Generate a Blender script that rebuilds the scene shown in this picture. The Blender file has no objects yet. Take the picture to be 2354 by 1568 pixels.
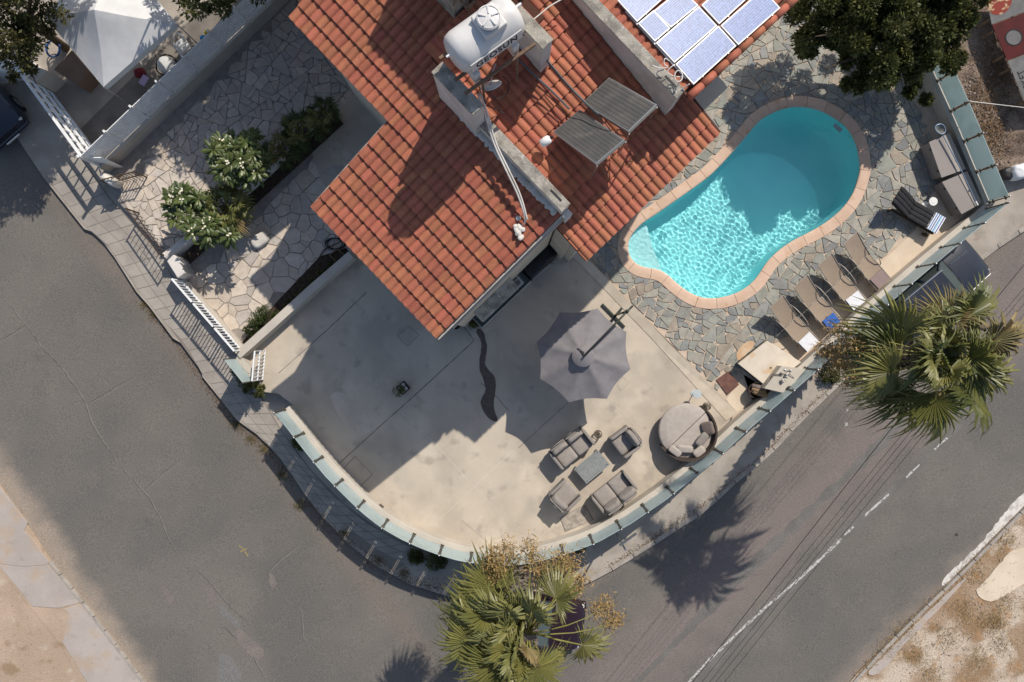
import bpy, bmesh, math, random
import numpy as np
from mathutils import Vector, Matrix, noise as mnoise

R = random.Random(11)
SC = bpy.context.scene
COL = SC.collection
rad = math.radians

# ------------------------------------------------------------------ camera, sky, sun, exposure
CAM_H = 25.0            # camera height above the terrace (m)
PPM = 70.0              # survey units per metre on the terrace level
CX, CY = 1177.0, 784.0  # survey point straight below the camera
cam_d = bpy.data.cameras.new('camera')
cam_d.sensor_fit = 'HORIZONTAL'
cam_d.sensor_width = 36.0
cam_d.lens = 36.0 * CAM_H / (2354.0 / PPM)
cam_d.clip_start = 0.1
cam_d.clip_end = 1000.0
cam = bpy.data.objects.new('camera', cam_d)
cam.location = (0, 0, CAM_H)
COL.objects.link(cam)
SC.camera = cam

SUN_EL = rad(46.0)
SUN_H = (0.500, 0.866)
world = bpy.data.worlds.new('World')
SC.world = world
world.use_nodes = True
wn = world.node_tree.nodes
sky = wn.new('ShaderNodeTexSky')
sky.sky_type = 'NISHITA'
sky.sun_disc = False
sky.sun_elevation = SUN_EL
sky.sun_rotation = math.atan2(SUN_H[0], SUN_H[1])
sky.air_density = 1.0
sky.dust_density = 1.2
world.node_tree.links.new(sky.outputs[0], wn['Background'].inputs[0])
wn['Background'].inputs[1].default_value = 0.10

sun_d = bpy.data.lights.new('sun', 'SUN')
sun_d.energy = 3.6
sun_d.angle = rad(0.53)
sun_d.color = (1.0, 0.93, 0.83)
sun = bpy.data.objects.new('sun', sun_d)
sun.location = (12, 21, 30)
sdir = Vector((-SUN_H[0] * math.cos(SUN_EL), -SUN_H[1] * math.cos(SUN_EL), -math.sin(SUN_EL)))
sun.rotation_euler = sdir.to_track_quat('-Z', 'Y').to_euler()
COL.objects.link(sun)

SC.view_settings.view_transform = 'Standard'
SC.view_settings.look = 'None'
SC.view_settings.exposure = 0.36
SC.view_settings.gamma = 1.0
SC.render.engine = 'CYCLES'
SC.cycles.use_denoising = True
SC.cycles.max_bounces = 8
SC.cycles.transparent_max_bounces = 12
SC.cycles.transmission_bounces = 8
SC.cycles.sample_clamp_indirect = 6.0

# ------------------------------------------------------------------ helpers
def W(px, py, z=0.0):
    k = (1.0 - z / CAM_H) / PPM
    return Vector(((px - CX) * k, (CY - py) * k, z))
def G0(px, py, z=0.0):            # plan survey point (already at ground scale) raised to z
    return Vector(((px - CX) / PPM, (CY - py) / PPM, z))
def lerp(a, b, t): return a + (b - a) * t
def hit(px, py, p0, nrm):          # point of a plane seen at a survey point
    d = Vector(((px - CX) / PPM, (CY - py) / PPM, -CAM_H)); o = Vector((0, 0, CAM_H))
    t = (Vector(p0) - o).dot(nrm) / d.dot(nrm)
    return o + d * t
def inside(p, poly):
    x, y = p[0], p[1]; c = False; n = len(poly); j = n - 1
    for i in range(n):
        xi, yi = poly[i][0], poly[i][1]; xj, yj = poly[j][0], poly[j][1]
        if (yi > y) != (yj > y) and x < (xj - xi) * (y - yi) / (yj - yi) + xi: c = not c
        j = i
    return c
def nearest_on(p, poly, closed=True):
    best = None; n = len(poly); m = n if closed else n - 1
    for i in range(m):
        a = poly[i]; b = poly[(i + 1) % n]
        dx, dy = b[0] - a[0], b[1] - a[1]; L = dx * dx + dy * dy
        t = 0 if L == 0 else max(0, min(1, ((p[0] - a[0]) * dx + (p[1] - a[1]) * dy) / L))
        q = (a[0] + dx * t, a[1] + dy * t); d = math.hypot(p[0] - q[0], p[1] - q[1])
        if best is None or d < best[0]: best = (d, q, i)
    return best
def resample(pts, step, closed=False):
    P = [Vector(p) for p in pts]
    if closed: P = P + [P[0]]
    out = [P[0].copy()]; acc = 0.0
    L = sum((P[i + 1] - P[i]).length for i in range(len(P) - 1))
    n = max(2, int(round(L / step))); st = L / n; nxt = st; s = 0.0
    for i in range(len(P) - 1):
        d = (P[i + 1] - P[i]).length
        while nxt <= s + d + 1e-9 and len(out) < (n if closed else n + 1):
            out.append(P[i].lerp(P[i + 1], (nxt - s) / d)); nxt += st
        s += d
    if not closed and len(out) < n + 1: out.append(P[-1].copy())
    return out
def smooth_line(pts, it=2, closed=False):
    P = [Vector(p) for p in pts]
    for _ in range(it):
        Q = []; n = len(P)
        rng = range(n) if closed else range(n - 1)
        if not closed: Q.append(P[0])
        for i in rng:
            a, b = P[i], P[(i + 1) % n]
            Q.append(a.lerp(b, .25)); Q.append(a.lerp(b, .75))
        if not closed: Q.append(P[-1])
        P = Q
    return P
def offset_line(P, d, closed=False):    # offset to the left of travel in xy
    out = []; n = len(P)
    for i in range(n):
        a = P[(i - 1) % n] if (closed or i > 0) else P[i]
        b = P[(i + 1) % n] if (closed or i < n - 1) else P[i]
        t = Vector((b[0] - a[0], b[1] - a[1], 0)); t.normalize()
        out.append(Vector((P[i][0] - t.y * d, P[i][1] + t.x * d, P[i][2] if len(P[i]) > 2 else 0)))
    return out

# ------------------------------------------------------------------ materials
MATS = {}
def mat(name, col, col2=None, scale=2.0, rough=0.8, bump=0.0, bscale=40.0, spec=0.3, metal=0.0, rnd=0.0,
        fine=0.0, fscale=60.0, lo=0.35, hi=0.65, detail=6.0, alpha=1.0, transl=0.0, coat=0.0, hue=0.0, dust=None, stain=None, tone=None):
    if name in MATS: return MATS[name]
    m = bpy.data.materials.new(name); m.use_nodes = True
    nt = m.node_tree; N = nt.nodes; L = nt.links
    bs = N['Principled BSDF']; out = N['Material Output']
    bs.inputs['Roughness'].default_value = rough
    bs.inputs['Specular IOR Level'].default_value = spec
    bs.inputs['Metallic'].default_value = metal
    bs.inputs['Coat Weight'].default_value = coat
    bs.inputs['Coat Roughness'].default_value = 0.05
    geo = N.new('ShaderNodeNewGeometry')
    cur = None
    def rgb(c):
        n = N.new('ShaderNodeRGB'); n.outputs[0].default_value = (*c, 1); return n.outputs[0]
    def noise_tex(s, d=6.0):
        n = N.new('ShaderNodeTexNoise'); n.inputs['Scale'].default_value = s; n.inputs['Detail'].default_value = d
        L.new(geo.outputs['Position'], n.inputs['Vector']); return n.outputs['Fac']
    def maprange(v, a, b, c=0.0, d=1.0):
        n = N.new('ShaderNodeMapRange'); n.interpolation_type = 'SMOOTHSTEP'
        L.new(v, n.inputs[0]); n.inputs[1].default_value = a; n.inputs[2].default_value = b
        n.inputs[3].default_value = c; n.inputs[4].default_value = d; return n.outputs[0]
    def mix(f, a, b, mode='MIX'):
        n = N.new('ShaderNodeMix'); n.data_type = 'RGBA'; n.blend_type = mode
        if isinstance(f, float): n.inputs[0].default_value = f
        else: L.new(f, n.inputs[0])
        L.new(a, n.inputs[6]); L.new(b, n.inputs[7]); return n.outputs[2]
    def math_(op, a, b=None):
        n = N.new('ShaderNodeMath'); n.operation = op
        for i, v in enumerate((a, b)):
            if v is None: continue
            if isinstance(v, (int, float)): n.inputs[i].default_value = v
            else: L.new(v, n.inputs[i])
        return n.outputs[0]
    cur = rgb(col)
    if col2 is not None:
        cur = mix(maprange(noise_tex(scale, detail), lo, hi), cur, rgb(col2))
    for st in (stain or []):             # (colour, scale, lo, hi, strength)
        f = math_('MULTIPLY', maprange(noise_tex(st[1]), st[2], st[3]), st[4])
        cur = mix(f, cur, rgb(st[0]))
    for d in (dust or []):               # soft dirt beside a line: (point, inward normal, reach, colour, strength)
        vm = N.new('ShaderNodeVectorMath'); vm.operation = 'SUBTRACT'
        L.new(geo.outputs['Position'], vm.inputs[0]); vm.inputs[1].default_value = (d[0][0], d[0][1], 0)
        vd = N.new('ShaderNodeVectorMath'); vd.operation = 'DOT_PRODUCT'
        L.new(vm.outputs[0], vd.inputs[0]); vd.inputs[1].default_value = (d[1][0], d[1][1], 0)
        wob = math_('MULTIPLY', math_('SUBTRACT', noise_tex(1.3), 0.5), d[2] * 1.2)
        f = maprange(math_('ABSOLUTE', math_('ADD', vd.outputs['Value'], wob)), 0.0, d[2], d[4], 0.0)
        cur = mix(f, cur, rgb(d[3]))
    if fine > 0:
        g = N.new('ShaderNodeCombineColor'); v = maprange(noise_tex(fscale, 3.0), 0.3, 0.7, 1 - fine, 1 + fine)
        for i in range(3): L.new(v, g.inputs[i])
        cur = mix(1.0, cur, g.outputs[0], 'MULTIPLY')
    if rnd > 0 or hue > 0:
        oi = N.new('ShaderNodeObjectInfo')
        r = math_('FRACT', math_('ADD', oi.outputs['Random'], geo.outputs['Random Per Island']))
        hs = N.new('ShaderNodeHueSaturation')
        v = N.new('ShaderNodeMapRange'); L.new(r, v.inputs[0]); v.inputs[3].default_value = 1 - rnd; v.inputs[4].default_value = 1 + rnd
        L.new(v.outputs[0], hs.inputs['Value'])
        if hue > 0:
            r2 = math_('FRACT', math_('MULTIPLY', r, 7.31))
            hm = N.new('ShaderNodeMapRange'); L.new(r2, hm.inputs[0]); hm.inputs[3].default_value = .5 - hue; hm.inputs[4].default_value = .5 + hue
            L.new(hm.outputs[0], hs.inputs['Hue'])
        L.new(cur, hs.inputs['Color']); cur = hs.outputs[0]
    if tone:                              # per-piece choice between real colours of stone
        oi = N.new('ShaderNodeObjectInfo')
        r = math_('FRACT', math_('MULTIPLY', math_('ADD', oi.outputs['Random'], geo.outputs['Random Per Island']), 3.77))
        cr = N.new('ShaderNodeValToRGB'); cr.color_ramp.interpolation = 'CONSTANT'
        els = cr.color_ramp.elements
        while len(els) < len(tone): els.new(0.5)
        for i, c in enumerate(tone):
            els[i].position = i / len(tone); els[i].color = (*c, 1)
        L.new(r, cr.inputs[0])
        cur = mix(1.0, cur, cr.outputs[0], 'MULTIPLY')
    L.new(cur, bs.inputs['Base Color'])
    if bump > 0:
        b = N.new('ShaderNodeBump'); b.inputs['Strength'].default_value = bump; b.inputs['Distance'].default_value = 0.02
        L.new(noise_tex(bscale, 5.0), b.inputs['Height']); L.new(b.outputs[0], bs.inputs['Normal'])
    last = bs.outputs[0]
    if transl > 0:
        t = N.new('ShaderNodeBsdfTranslucent'); L.new(cur, t.inputs[0])
        ms = N.new('ShaderNodeMixShader'); ms.inputs[0].default_value = transl
        L.new(last, ms.inputs[1]); L.new(t.outputs[0], ms.inputs[2]); last = ms.outputs[0]
    if alpha < 1:
        t = N.new('ShaderNodeBsdfTransparent'); ms = N.new('ShaderNodeMixShader'); ms.inputs[0].default_value = alpha
        t.inputs[0].default_value = (0.86, 0.95, 0.93, 1)
        L.new(t.outputs[0], ms.inputs[1]); L.new(last, ms.inputs[2]); last = ms.outputs[0]
    L.new(last, out.inputs['Surface'])
    MATS[name] = m
    return m

# ------------------------------------------------------------------ mesh builder
class MB:
    def __init__(s): s.v = []; s.f = []
    def add(s, vs, fs):
        o = len(s.v); s.v += [tuple(v) for v in vs]; s.f += [tuple(i + o for i in f) for f in fs]; return s
    def obox(s, o, ax, ay, az):
        o, ax, ay, az = Vector(o), Vector(ax), Vector(ay), Vector(az)
        c = [o, o + ax, o + ax + ay, o + ay]; c += [p + az for p in c]
        fl = [(3, 2, 1, 0), (4, 5, 6, 7), (0, 1, 5, 4), (1, 2, 6, 5), (2, 3, 7, 6), (3, 0, 4, 7)]
        if ax.cross(ay).dot(az) < 0: fl = [f[::-1] for f in fl]
        return s.add(c, fl)
    def box(s, c, d, rz=0.0):
        ca, sa = math.cos(rz), math.sin(rz)
        ax = Vector((ca, sa, 0)) * d[0]; ay = Vector((-sa, ca, 0)) * d[1]; az = Vector((0, 0, d[2]))
        return s.obox(Vector(c) - ax / 2 - ay / 2 - az / 2, ax, ay, az)
    def bar(s, a, b, w, h, up=(0, 0, 1)):
        a, b = Vector(a), Vector(b); t = (b - a).normalized(); u = Vector(up)
        sd = t.cross(u)
        if sd.length < 1e-4: sd = t.cross(Vector((1, 0, 0)))
        sd.normalize(); u2 = sd.cross(t)
        return s.obox(a - sd * w / 2 - u2 * h / 2, b - a, sd * w, u2 * h)
    def prism(s, poly, z0, z1):
        P = [(p[0], p[1]) for p in poly]
        ar = sum(P[i][0] * P[(i + 1) % len(P)][1] - P[(i + 1) % len(P)][0] * P[i][1] for i in range(len(P)))
        if ar < 0: P = P[::-1]
        n = len(P)
        zz0 = z0 if callable(z0) else (lambda x, y: z0); zz1 = z1 if callable(z1) else (lambda x, y: z1)
        vs = [(x, y, zz0(x, y)) for x, y in P] + [(x, y, zz1(x, y)) for x, y in P]
        fs = [tuple(range(n))[::-1], tuple(range(n, 2 * n))] + [(i, (i + 1) % n, n + (i + 1) % n, n + i) for i in range(n)]
        return s.add(vs, fs)
    def sheet(s, poly, z):
        P = [(p[0], p[1]) for p in poly]
        ar = sum(P[i][0] * P[(i + 1) % len(P)][1] - P[(i + 1) % len(P)][0] * P[i][1] for i in range(len(P)))
        if ar < 0: P = P[::-1]
        return s.add([(x, y, z) for x, y in P], [tuple(range(len(P)))])
    def tube(s, pts, r, n=8, cap=True):
        P = [Vector(p) for p in pts]; rr = r if isinstance(r, (list, tuple)) else [r] * len(P)
        rings = []; prev = None
        for i, p in enumerate(P):
            t = (P[min(i + 1, len(P) - 1)] - P[max(i - 1, 0)]).normalized()
            if prev is None:
                u = t.cross(Vector((0, 0, 1)))
                if u.length < 1e-3: u = t.cross(Vector((1, 0, 0)))
            else: u = prev - t * prev.dot(t)
            u.normalize(); prev = u; w = t.cross(u)
            rings.append([p + (u * math.cos(a) + w * math.sin(a)) * rr[i] for a in [2 * math.pi * k / n for k in range(n)]])
        vs = [v for rg in rings for v in rg]; fs = []
        for i in range(len(P) - 1):
            for k in range(n):
                fs.append((i * n + k, i * n + (k + 1) % n, (i + 1) * n + (k + 1) % n, (i + 1) * n + k))
        if cap: fs += [tuple(range(n))[::-1], tuple((len(P) - 1) * n + k for k in range(n))]
        return s.add(vs, fs)
    def lathe(s, prof, n=24, c=(0, 0, 0), axis=None):
        vs = []; fs = []
        for (r, z) in prof:
            for k in range(n):
                a = 2 * math.pi * k / n; vs.append((c[0] + r * math.cos(a), c[1] + r * math.sin(a), c[2] + z))
        m = len(prof)
        for i in range(m - 1):
            for k in range(n): fs.append((i * n + k, i * n + (k + 1) % n, (i + 1) * n + (k + 1) % n, (i + 1) * n + k))
        if prof[0][0] > 1e-5: fs.append(tuple(range(n))[::-1])
        if prof[-1][0] > 1e-5: fs.append(tuple((m - 1) * n + k for k in range(n)))
        return s.add(vs, fs)
    def soft(s, c, d, rz=0.0, e=0.35, nu=20, nv=10, wrinkle=0.0, tilt=None, seed=0, nodes=None):
        # cushion: a rounded box
        sg = lambda x, p: math.copysign(abs(x) ** p, x)
        M_ = Matrix.Rotation(rz, 3, 'Z')
        if tilt is not None: M_ = M_ @ Matrix.Rotation(tilt[0], 3, 'X') @ Matrix.Rotation(tilt[1], 3, 'Y')
        vs = []; fs = []
        for j in range(nv + 1):
            ph = -math.pi / 2 + math.pi * j / nv
            for i in range(nu):
                th = 2 * math.pi * i / nu
                x = sg(math.cos(ph), .45) * sg(math.cos(th), e); y = sg(math.cos(ph), .45) * sg(math.sin(th), e); z = sg(math.sin(ph), .75)
                p = Vector((x * d[0] / 2, y * d[1] / 2, z * d[2] / 2))
                if wrinkle: p *= 1 + wrinkle * (mnoise.noise(p * 7 + Vector((seed * 3.1, seed, 0))))
                vs.append(Vector(c) + M_ @ p)
        for j in range(nv):
            for i in range(nu): fs.append((j * nu + i, j * nu + (i + 1) % nu, (j + 1) * nu + (i + 1) % nu, (j + 1) * nu + i))
        return s.add(vs, fs)
    def mesh(s, name, m, smooth=False):
        me = bpy.data.meshes.new(name); me.from_pydata(s.v, [], s.f); me.validate(); me.update()
        if m is not None: me.materials.append(m)
        if smooth:
            me.polygons.foreach_set('use_smooth', [True] * len(me.polygons))
        return me
    def obj(s, name, m, parent=None, smooth=False, bevel=0.0, seg=2):
        me = s.mesh(name, m, smooth)
        return link(name, me, parent, bevel, seg)
def link(name, me, parent=None, bevel=0.0, seg=2):
    o = bpy.data.objects.new(name, me); COL.objects.link(o)
    if parent is not None:
        o.parent = parent
        if parent.type == 'EMPTY': o.location = -parent.location
    if bevel > 0:
        b = o.modifiers.new('bevel', 'BEVEL'); b.width = bevel; b.segments = seg; b.limit_method = 'ANGLE'; b.angle_limit = rad(40)
    return o
def tag(o, label, cat, group=None):
    o['label'] = label; o['category'] = cat
    if group: o['group'] = group
    return o
def thing(name, label, cat, loc=(0, 0, 0), group=None):
    o = bpy.data.objects.new(name, None); COL.objects.link(o); o.location = loc; o.empty_display_size = .2
    return tag(o, label, cat, group)
def struct(o): o['kind'] = 'structure'; return o
def stuff(o): o['kind'] = 'stuff'; return o
def copy_tree(o, parent=None):
    c = o.copy(); COL.objects.link(c); c.parent = parent
    for ch in [x for x in o.children]: copy_tree(ch, c)
    return c
def meshify(ft):
    bpy.context.view_layer.update()
    me = bpy.data.meshes.new_from_object(ft.evaluated_get(bpy.context.evaluated_depsgraph_get()))
    o = bpy.data.objects.new(ft.name, me); nm = ft.name; par = ft.parent; ml = ft.matrix_local.copy()
    bpy.data.objects.remove(ft); o.name = nm; COL.objects.link(o); o.parent = par; o.matrix_local = ml
    return o
def auto_smooth(o, ang=40):
    me = o.data
    me.polygons.foreach_set('use_smooth', [True] * len(me.polygons))
    bm = bmesh.new(); bm.from_mesh(me)
    for e in bm.edges:
        if len(e.link_faces) == 2 and e.calc_face_angle(0) > rad(ang): e.smooth = False
    bm.to_mesh(me); bm.free(); return o

# ------------------------------------------------------------------ palette
m_terrace = mat('concrete_terrace', (.50, .43, .345), (.40, .345, .28), scale=.55, rough=.85, bump=.25, bscale=55, fine=.07, fscale=90,
                stain=[((.60, .52, .42), .9, .50, .70, .55), ((.25, .22, .19), 1.7, .56, .74, .55), ((.30, .27, .235), .7, .55, .72, .4), ((.60, .54, .47), 3.3, .60, .75, .2)])
m_deckcon = mat('cream_concrete', (.62, .52, .40), (.55, .45, .34), scale=1.5, rough=.85, bump=.2, fine=.05)
m_rim = mat('kerb_plaster', (.66, .57, .45), (.58, .49, .38), scale=2.5, rough=.85, bump=.15, fine=.05)
m_wall = mat('wall_render', (.50, .45, .385), (.43, .39, .335), scale=1.2, rough=.9, bump=.2, bscale=70, fine=.05)
m_house = mat('house_render', (.55, .49, .41), (.48, .43, .36), scale=1.0, rough=.9, bump=.2, fine=.05)
m_oldcon = mat('weathered_concrete', (.36, .33, .28), (.20, .185, .16), scale=3.5, rough=.95, bump=.6, bscale=30, fine=.2, fscale=35,
               stain=[((.50, .47, .42), 6.0, .58, .72, .7), ((.33, .22, .10), 9.0, .62, .75, .5)])
m_plaster = mat('white_plaster', (.62, .58, .53), (.50, .47, .43), scale=2.2, rough=.9, bump=.25, fine=.05)
m_joint = mat('mortar_bed', (.54, .43, .335), (.46, .365, .28), scale=4, rough=.95, bump=.4, fine=.1)
m_joint2 = mat('mortar_grey', (.30, .265, .23), (.24, .215, .19), scale=4, rough=.95, bump=.4, fine=.1)
m_slate = mat('green_slate', (1.0, 1.0, 1.0), (.80, .80, .82), scale=5, rough=.75, bump=.3, bscale=25, fine=.10, fscale=30, rnd=.13,
              tone=[(.29, .295, .255), (.325, .31, .26), (.25, .255, .24), (.35, .325, .275), (.28, .28, .245), (.225, .23, .225), (.305, .30, .255), (.345, .295, .235)])
m_lime = mat('limestone', (1.0, 1.0, 1.0), (.86, .85, .84), scale=5, rough=.85, bump=.3, bscale=25, fine=.08, fscale=30, rnd=.10,
             tone=[(.54, .465, .39), (.50, .43, .365), (.56, .48, .395), (.47, .415, .36), (.52, .44, .36), (.55, .49, .42), (.49, .44, .39)])
m_slab = mat('pavement_slab', (.33, .295, .255), (.27, .243, .212), scale=2, rough=.9, bump=.3, fine=.1, rnd=.06)
m_pave = mat('pavement_concrete', (.37, .325, .275), (.29, .255, .215), scale=1.4, rough=.92, bump=.4, bscale=35, fine=.12,
             stain=[((.22, .16, .11), 1.8, .60, .75, .6)])
m_kerb = mat('kerb_stone', (.36, .32, .28), (.28, .25, .215), scale=4, rough=.9, bump=.4, fine=.12, rnd=.08)
m_tile = mat('terracotta', (.365, .122, .068), (.31, .105, .06), scale=5, rough=.75, bump=.15, bscale=60, rnd=.15, fine=.10, fscale=70, hue=.008,
             stain=[((.46, .33, .25), 22, .64, .74, .6), ((.20, .09, .06), 3.0, .58, .74, .35)])
m_roofdeck = mat('roof_deck', (.10, .045, .03), rough=.95)
m_white = mat('white_paint', (.78, .78, .77), (.70, .70, .69), scale=3, rough=.45, spec=.4)
m_tankw = mat('tank_plastic', (.60, .585, .565), (.54, .525, .505), scale=2, rough=.42, spec=.45, stain=[((.40, .33, .26), 14, .70, .78, .5)])
m_black = mat('black_metal', (.018, .018, .02), rough=.5)
m_iron = mat('wrought_iron', (.055, .042, .035), (.09, .055, .035), scale=12, rough=.65, metal=.3)
m_steel = mat('brushed_steel', (.45, .45, .44), rough=.32, metal=.9)
m_dsteel = mat('bronze_steel', (.10, .085, .065), rough=.45, metal=.4)
m_pane = mat('frosted_glass', (.60, .70, .70), (.63, .72, .715), scale=1.5, rough=.2, spec=.5, alpha=.95, transl=.42, stain=[((.44, .54, .54), 1.1, .5, .68, .5), ((.40, .42, .38), 5.0, .62, .76, .4)])
m_soil = mat('soil', (.035, .025, .018), (.06, .042, .03), scale=9, rough=1, bump=1, bscale=20, fine=.3)
# ------------------------------------------------------------------ the setting: ground, streets, pavements
ZR, ZS, ZD = -0.68, -0.55, 0.10      # road, pavement and pool deck levels
w2 = lambda p, z=ZR: W(p[0], p[1], z)
m_dirt = mat('dry_earth', (.43, .325, .24), (.36, .27, .195), scale=.8, rough=1, bump=.6, bscale=18, fine=.12, fscale=45,
             stain=[((.23, .15, .085), 1.7, .56, .72, .75), ((.50, .42, .34), 2.2, .58, .70, .5)])
m_dirt2 = mat('scrubby_earth', (.33, .24, .165), (.25, .16, .09), scale=1.6, rough=1, bump=.8, bscale=14, fine=.25, fscale=30,
              stain=[((.50, .42, .335), .55, .50, .60, .85), ((.12, .10, .07), 4.0, .6, .75, .6), ((.36, .20, .09), 1.9, .58, .7, .6)])
m_asph = mat('asphalt', (.142, .129, .114), (.122, .113, .102), scale=.35, rough=.95, bump=.4, bscale=90, fine=.20, fscale=30,
             stain=[((.165, .148, .13), .28, .48, .64, .6), ((.095, .088, .08), 1.1, .60, .80, .4), ((.17, .155, .14), 2.4, .62, .78, .35)],
             dust=[(w2((60, 1165)), (.83, .557), .85, (.33, .265, .205), .80),
                   (w2((318, 668)), (-.788, -.616), .65, (.19, .15, .12), .40),
                   (w2((1650, 1105)), (.624, -.781), .55, (.20, .165, .135), .5),
                   (w2((2180, 1380)), (-.70, .714), .8, (.27, .22, .18), .6),
                   (w2((1830, 1190)), (-.70, .714), 2.0, (.185, .152, .138), .9)])
o = MB().sheet([(-300, -300), (300, -300), (300, 300), (-300, 300)], -2.2).obj('ground', m_dirt); struct(o)
road = struct(MB().sheet([w2(p) for p in [(-900, -700), (3300, -700), (3300, 2400), (-900, 2400)]], ZR).obj('road', m_asph))
m_crack = mat('crack_tar', (.075, .07, .064), rough=1)
m_lcrack = mat('crack_filler', (.19, .175, .16), rough=1)
def ribbon(pts, w, z, jit=0.0, step=.12, taper=True):
    P = resample([W(p[0], p[1], z) for p in pts], step); mb = MB(); n = len(P); vs = []
    for i, p in enumerate(P):
        t = (P[min(i + 1, n - 1)] - P[max(i - 1, 0)]).normalized(); s = Vector((-t.y, t.x, 0))
        ww = w * (R.uniform(.55, 1.3) if jit else 1) * (min(1, .25 + 4 * min(i, n - 1 - i) / n) if taper else 1)
        c = p + s * (R.uniform(-jit, jit) if jit else 0)
        vs += [c + s * ww / 2, c - s * ww / 2]
    return mb.add(vs, [(2 * i, 2 * i + 1, 2 * i + 3, 2 * i + 2) for i in range(n - 1)])
cracks = [([(0, 664), (40, 705), (70, 742), (110, 800), (150, 840), (185, 890), (205, 925), (215, 960), (235, 1000), (262, 1040), (275, 1062), (320, 1110), (345, 1140), (372, 1190), (385, 1230), (415, 1280), (450, 1330)], .035),
          ([(212, 925), (250, 905), (280, 885), (315, 868)], .022),
          ([(0, 790), (40, 770), (75, 748)], .02), ([(335, 1125), (380, 1085), (420, 1055)], .018),
          ([(450, 1305), (490, 1345), (520, 1385), (555, 1420), (590, 1440)], .03),
          ([(500, 1430), (540, 1465), (580, 1510), (610, 1568)], .035),
          ([(640, 1365), (690, 1400), (695, 1470), (725, 1500), (755, 1505), (800, 1560)], .022),
          ([(640, 1365), (620, 1330), (615, 1315), (650, 1280), (690, 1250)], .02),
          ([(1660, 1290), (1740, 1330), (1780, 1330)], .014)]
for pts, w in cracks:
    ribbon(pts, w * .7, ZR + .004, .02).obj('crack', m_crack, road)
    ribbon([(x + 3, y + 2) for x, y in pts], w * 1.1, ZR + .002, .012).obj('crack_edge', m_lcrack, road)
m_patch = mat('asphalt_patch', (.185, .155, .14), (.16, .14, .128), scale=2, rough=.95, bump=.4, fine=.2, fscale=26)
m_patch2 = mat('asphalt_patch_grey', (.165, .16, .15), (.15, .145, .138), scale=2, rough=.95, bump=.4, fine=.2, fscale=26)
def blob(pts, z, name, m, parent, jit=.03):
    P = resample(smooth_line([W(p[0], p[1], z) for p in pts], 2, True), .12, True)
    P = [p + Vector((R.uniform(-jit, jit), R.uniform(-jit, jit), 0)) for p in P]
    return MB().sheet(P, z).obj(name, m, parent)
blob([(545, 1440), (575, 1465), (612, 1500), (598, 1520), (568, 1505), (540, 1465)], ZR + .006, 'road_patch', m_patch, road)
blob([(462, 1330), (490, 1355), (515, 1390), (500, 1400), (478, 1375)], ZR + .006, 'road_patch', m_patch, road)
blob([(615, 1310), (632, 1325), (638, 1352), (620, 1355)], ZR + .006, 'road_patch', m_patch, road)
blob([(500, 1385), (520, 1398), (560, 1440), (545, 1445), (510, 1415)], ZR + .008, 'road_patch', m_patch2, road)
blob([(500, 1500), (530, 1505), (565, 1568), (500, 1600)], ZR + .006, 'road_patch', m_patch2, road)
blob([(370, 1340), (390, 1355), (405, 1380), (390, 1388)], ZR + .006, 'road_patch', m_patch, road)
# dark oil spots and pale scuffs
m_oil = mat('oil_spot', (.05, .047, .045), rough=.8); m_scuff = mat('pale_scuff', (.36, .34, .32), rough=1)
for (x, y, r) in [(238, 865, 4), (2216, 1237, 6), (2150, 1297, 4), (2133, 1305, 4), (2196, 1255, 3), (480, 967, 3)]:
    blob([(x - r, y), (x, y - r), (x + r * 1.2, y), (x, y + r)], ZR + .004, 'oil_spot', m_oil, road, .02)
for (x, y, r) in [(1955, 977, 7), (1957, 943, 5), (1860, 1046, 3), (2110, 1358, 4), (122, 508, 3), (101, 402, 3)]:
    blob([(x - r, y), (x, y - r), (x + r * .8, y), (x, y + r * 1.3)], ZR + .004, 'scuff', m_scuff, road, .02)
# yellow survey mark
m_yellow = mat('yellow_mark', (.36, .26, .07), (.17, .15, .11), scale=16, rough=.9, lo=.4, hi=.6)
ribbon([(551, 1251), (560, 1262), (572, 1278)], .07, ZR + .004, .02).obj('yellow_mark', m_yellow, road)
ribbon([(570, 1258), (562, 1264), (552, 1270)], .06, ZR + .007, .02).obj('yellow_mark', m_yellow, road)
# white lane line, worn
m_line = mat('road_paint', (.46, .44, .41), (.20, .185, .175), scale=14, rough=.9, lo=.47, hi=.60)
ribbon([(1560, 1610), (1640, 1525), (1700, 1468), (1763, 1410), (1840, 1345), (1900, 1290), (1945, 1245)], .095, ZR + .006, .003, taper=False).obj('lane_line', m_line, road)
for a, b in [((1952, 1237), (1974, 1217)), ((2000, 1192), (2056, 1141)), ((2096, 1103), (2128, 1072)), ((2163, 1037), (2193, 1010))]:
    ribbon([a, b], .07, ZR + .006, .006, taper=False).obj('lane_dash', m_line, road)

# far bottom-left pavement and earth
dl = [(-200, 880), (0, 1090), (52, 1170), (95, 1235), (140, 1310), (200, 1395), (262, 1490), (330, 1580), (420, 1720), (-200, 1720)]
o = MB().prism([w2(p, ZR) for p in dl], -1.6, -.635).obj('bare_earth', m_dirt); struct(o)
slabs = [[(-120, 960), (0, 1105), (70, 1200), (62, 1218), (78, 1232), (118, 1290), (113, 1296), (60, 1300), (0, 1292), (-120, 1150)],
         [(2, 1293), (60, 1301), (116, 1297), (190, 1383), (140, 1396), (80, 1392)],
         [(190, 1386), (255, 1470), (330, 1572), (400, 1690), (290, 1690), (200, 1568), (146, 1475), (160, 1410), (150, 1398)]]
m_pale = mat('pale_pavement', (.40, .35, .31), (.35, .305, .27), scale=1.1, rough=.95, bump=.35, fine=.08,
             stain=[((.40, .29, .20), 1.4, .5, .66, .6), ((.28, .24, .20), 3.5, .6, .75, .5)])
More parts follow.
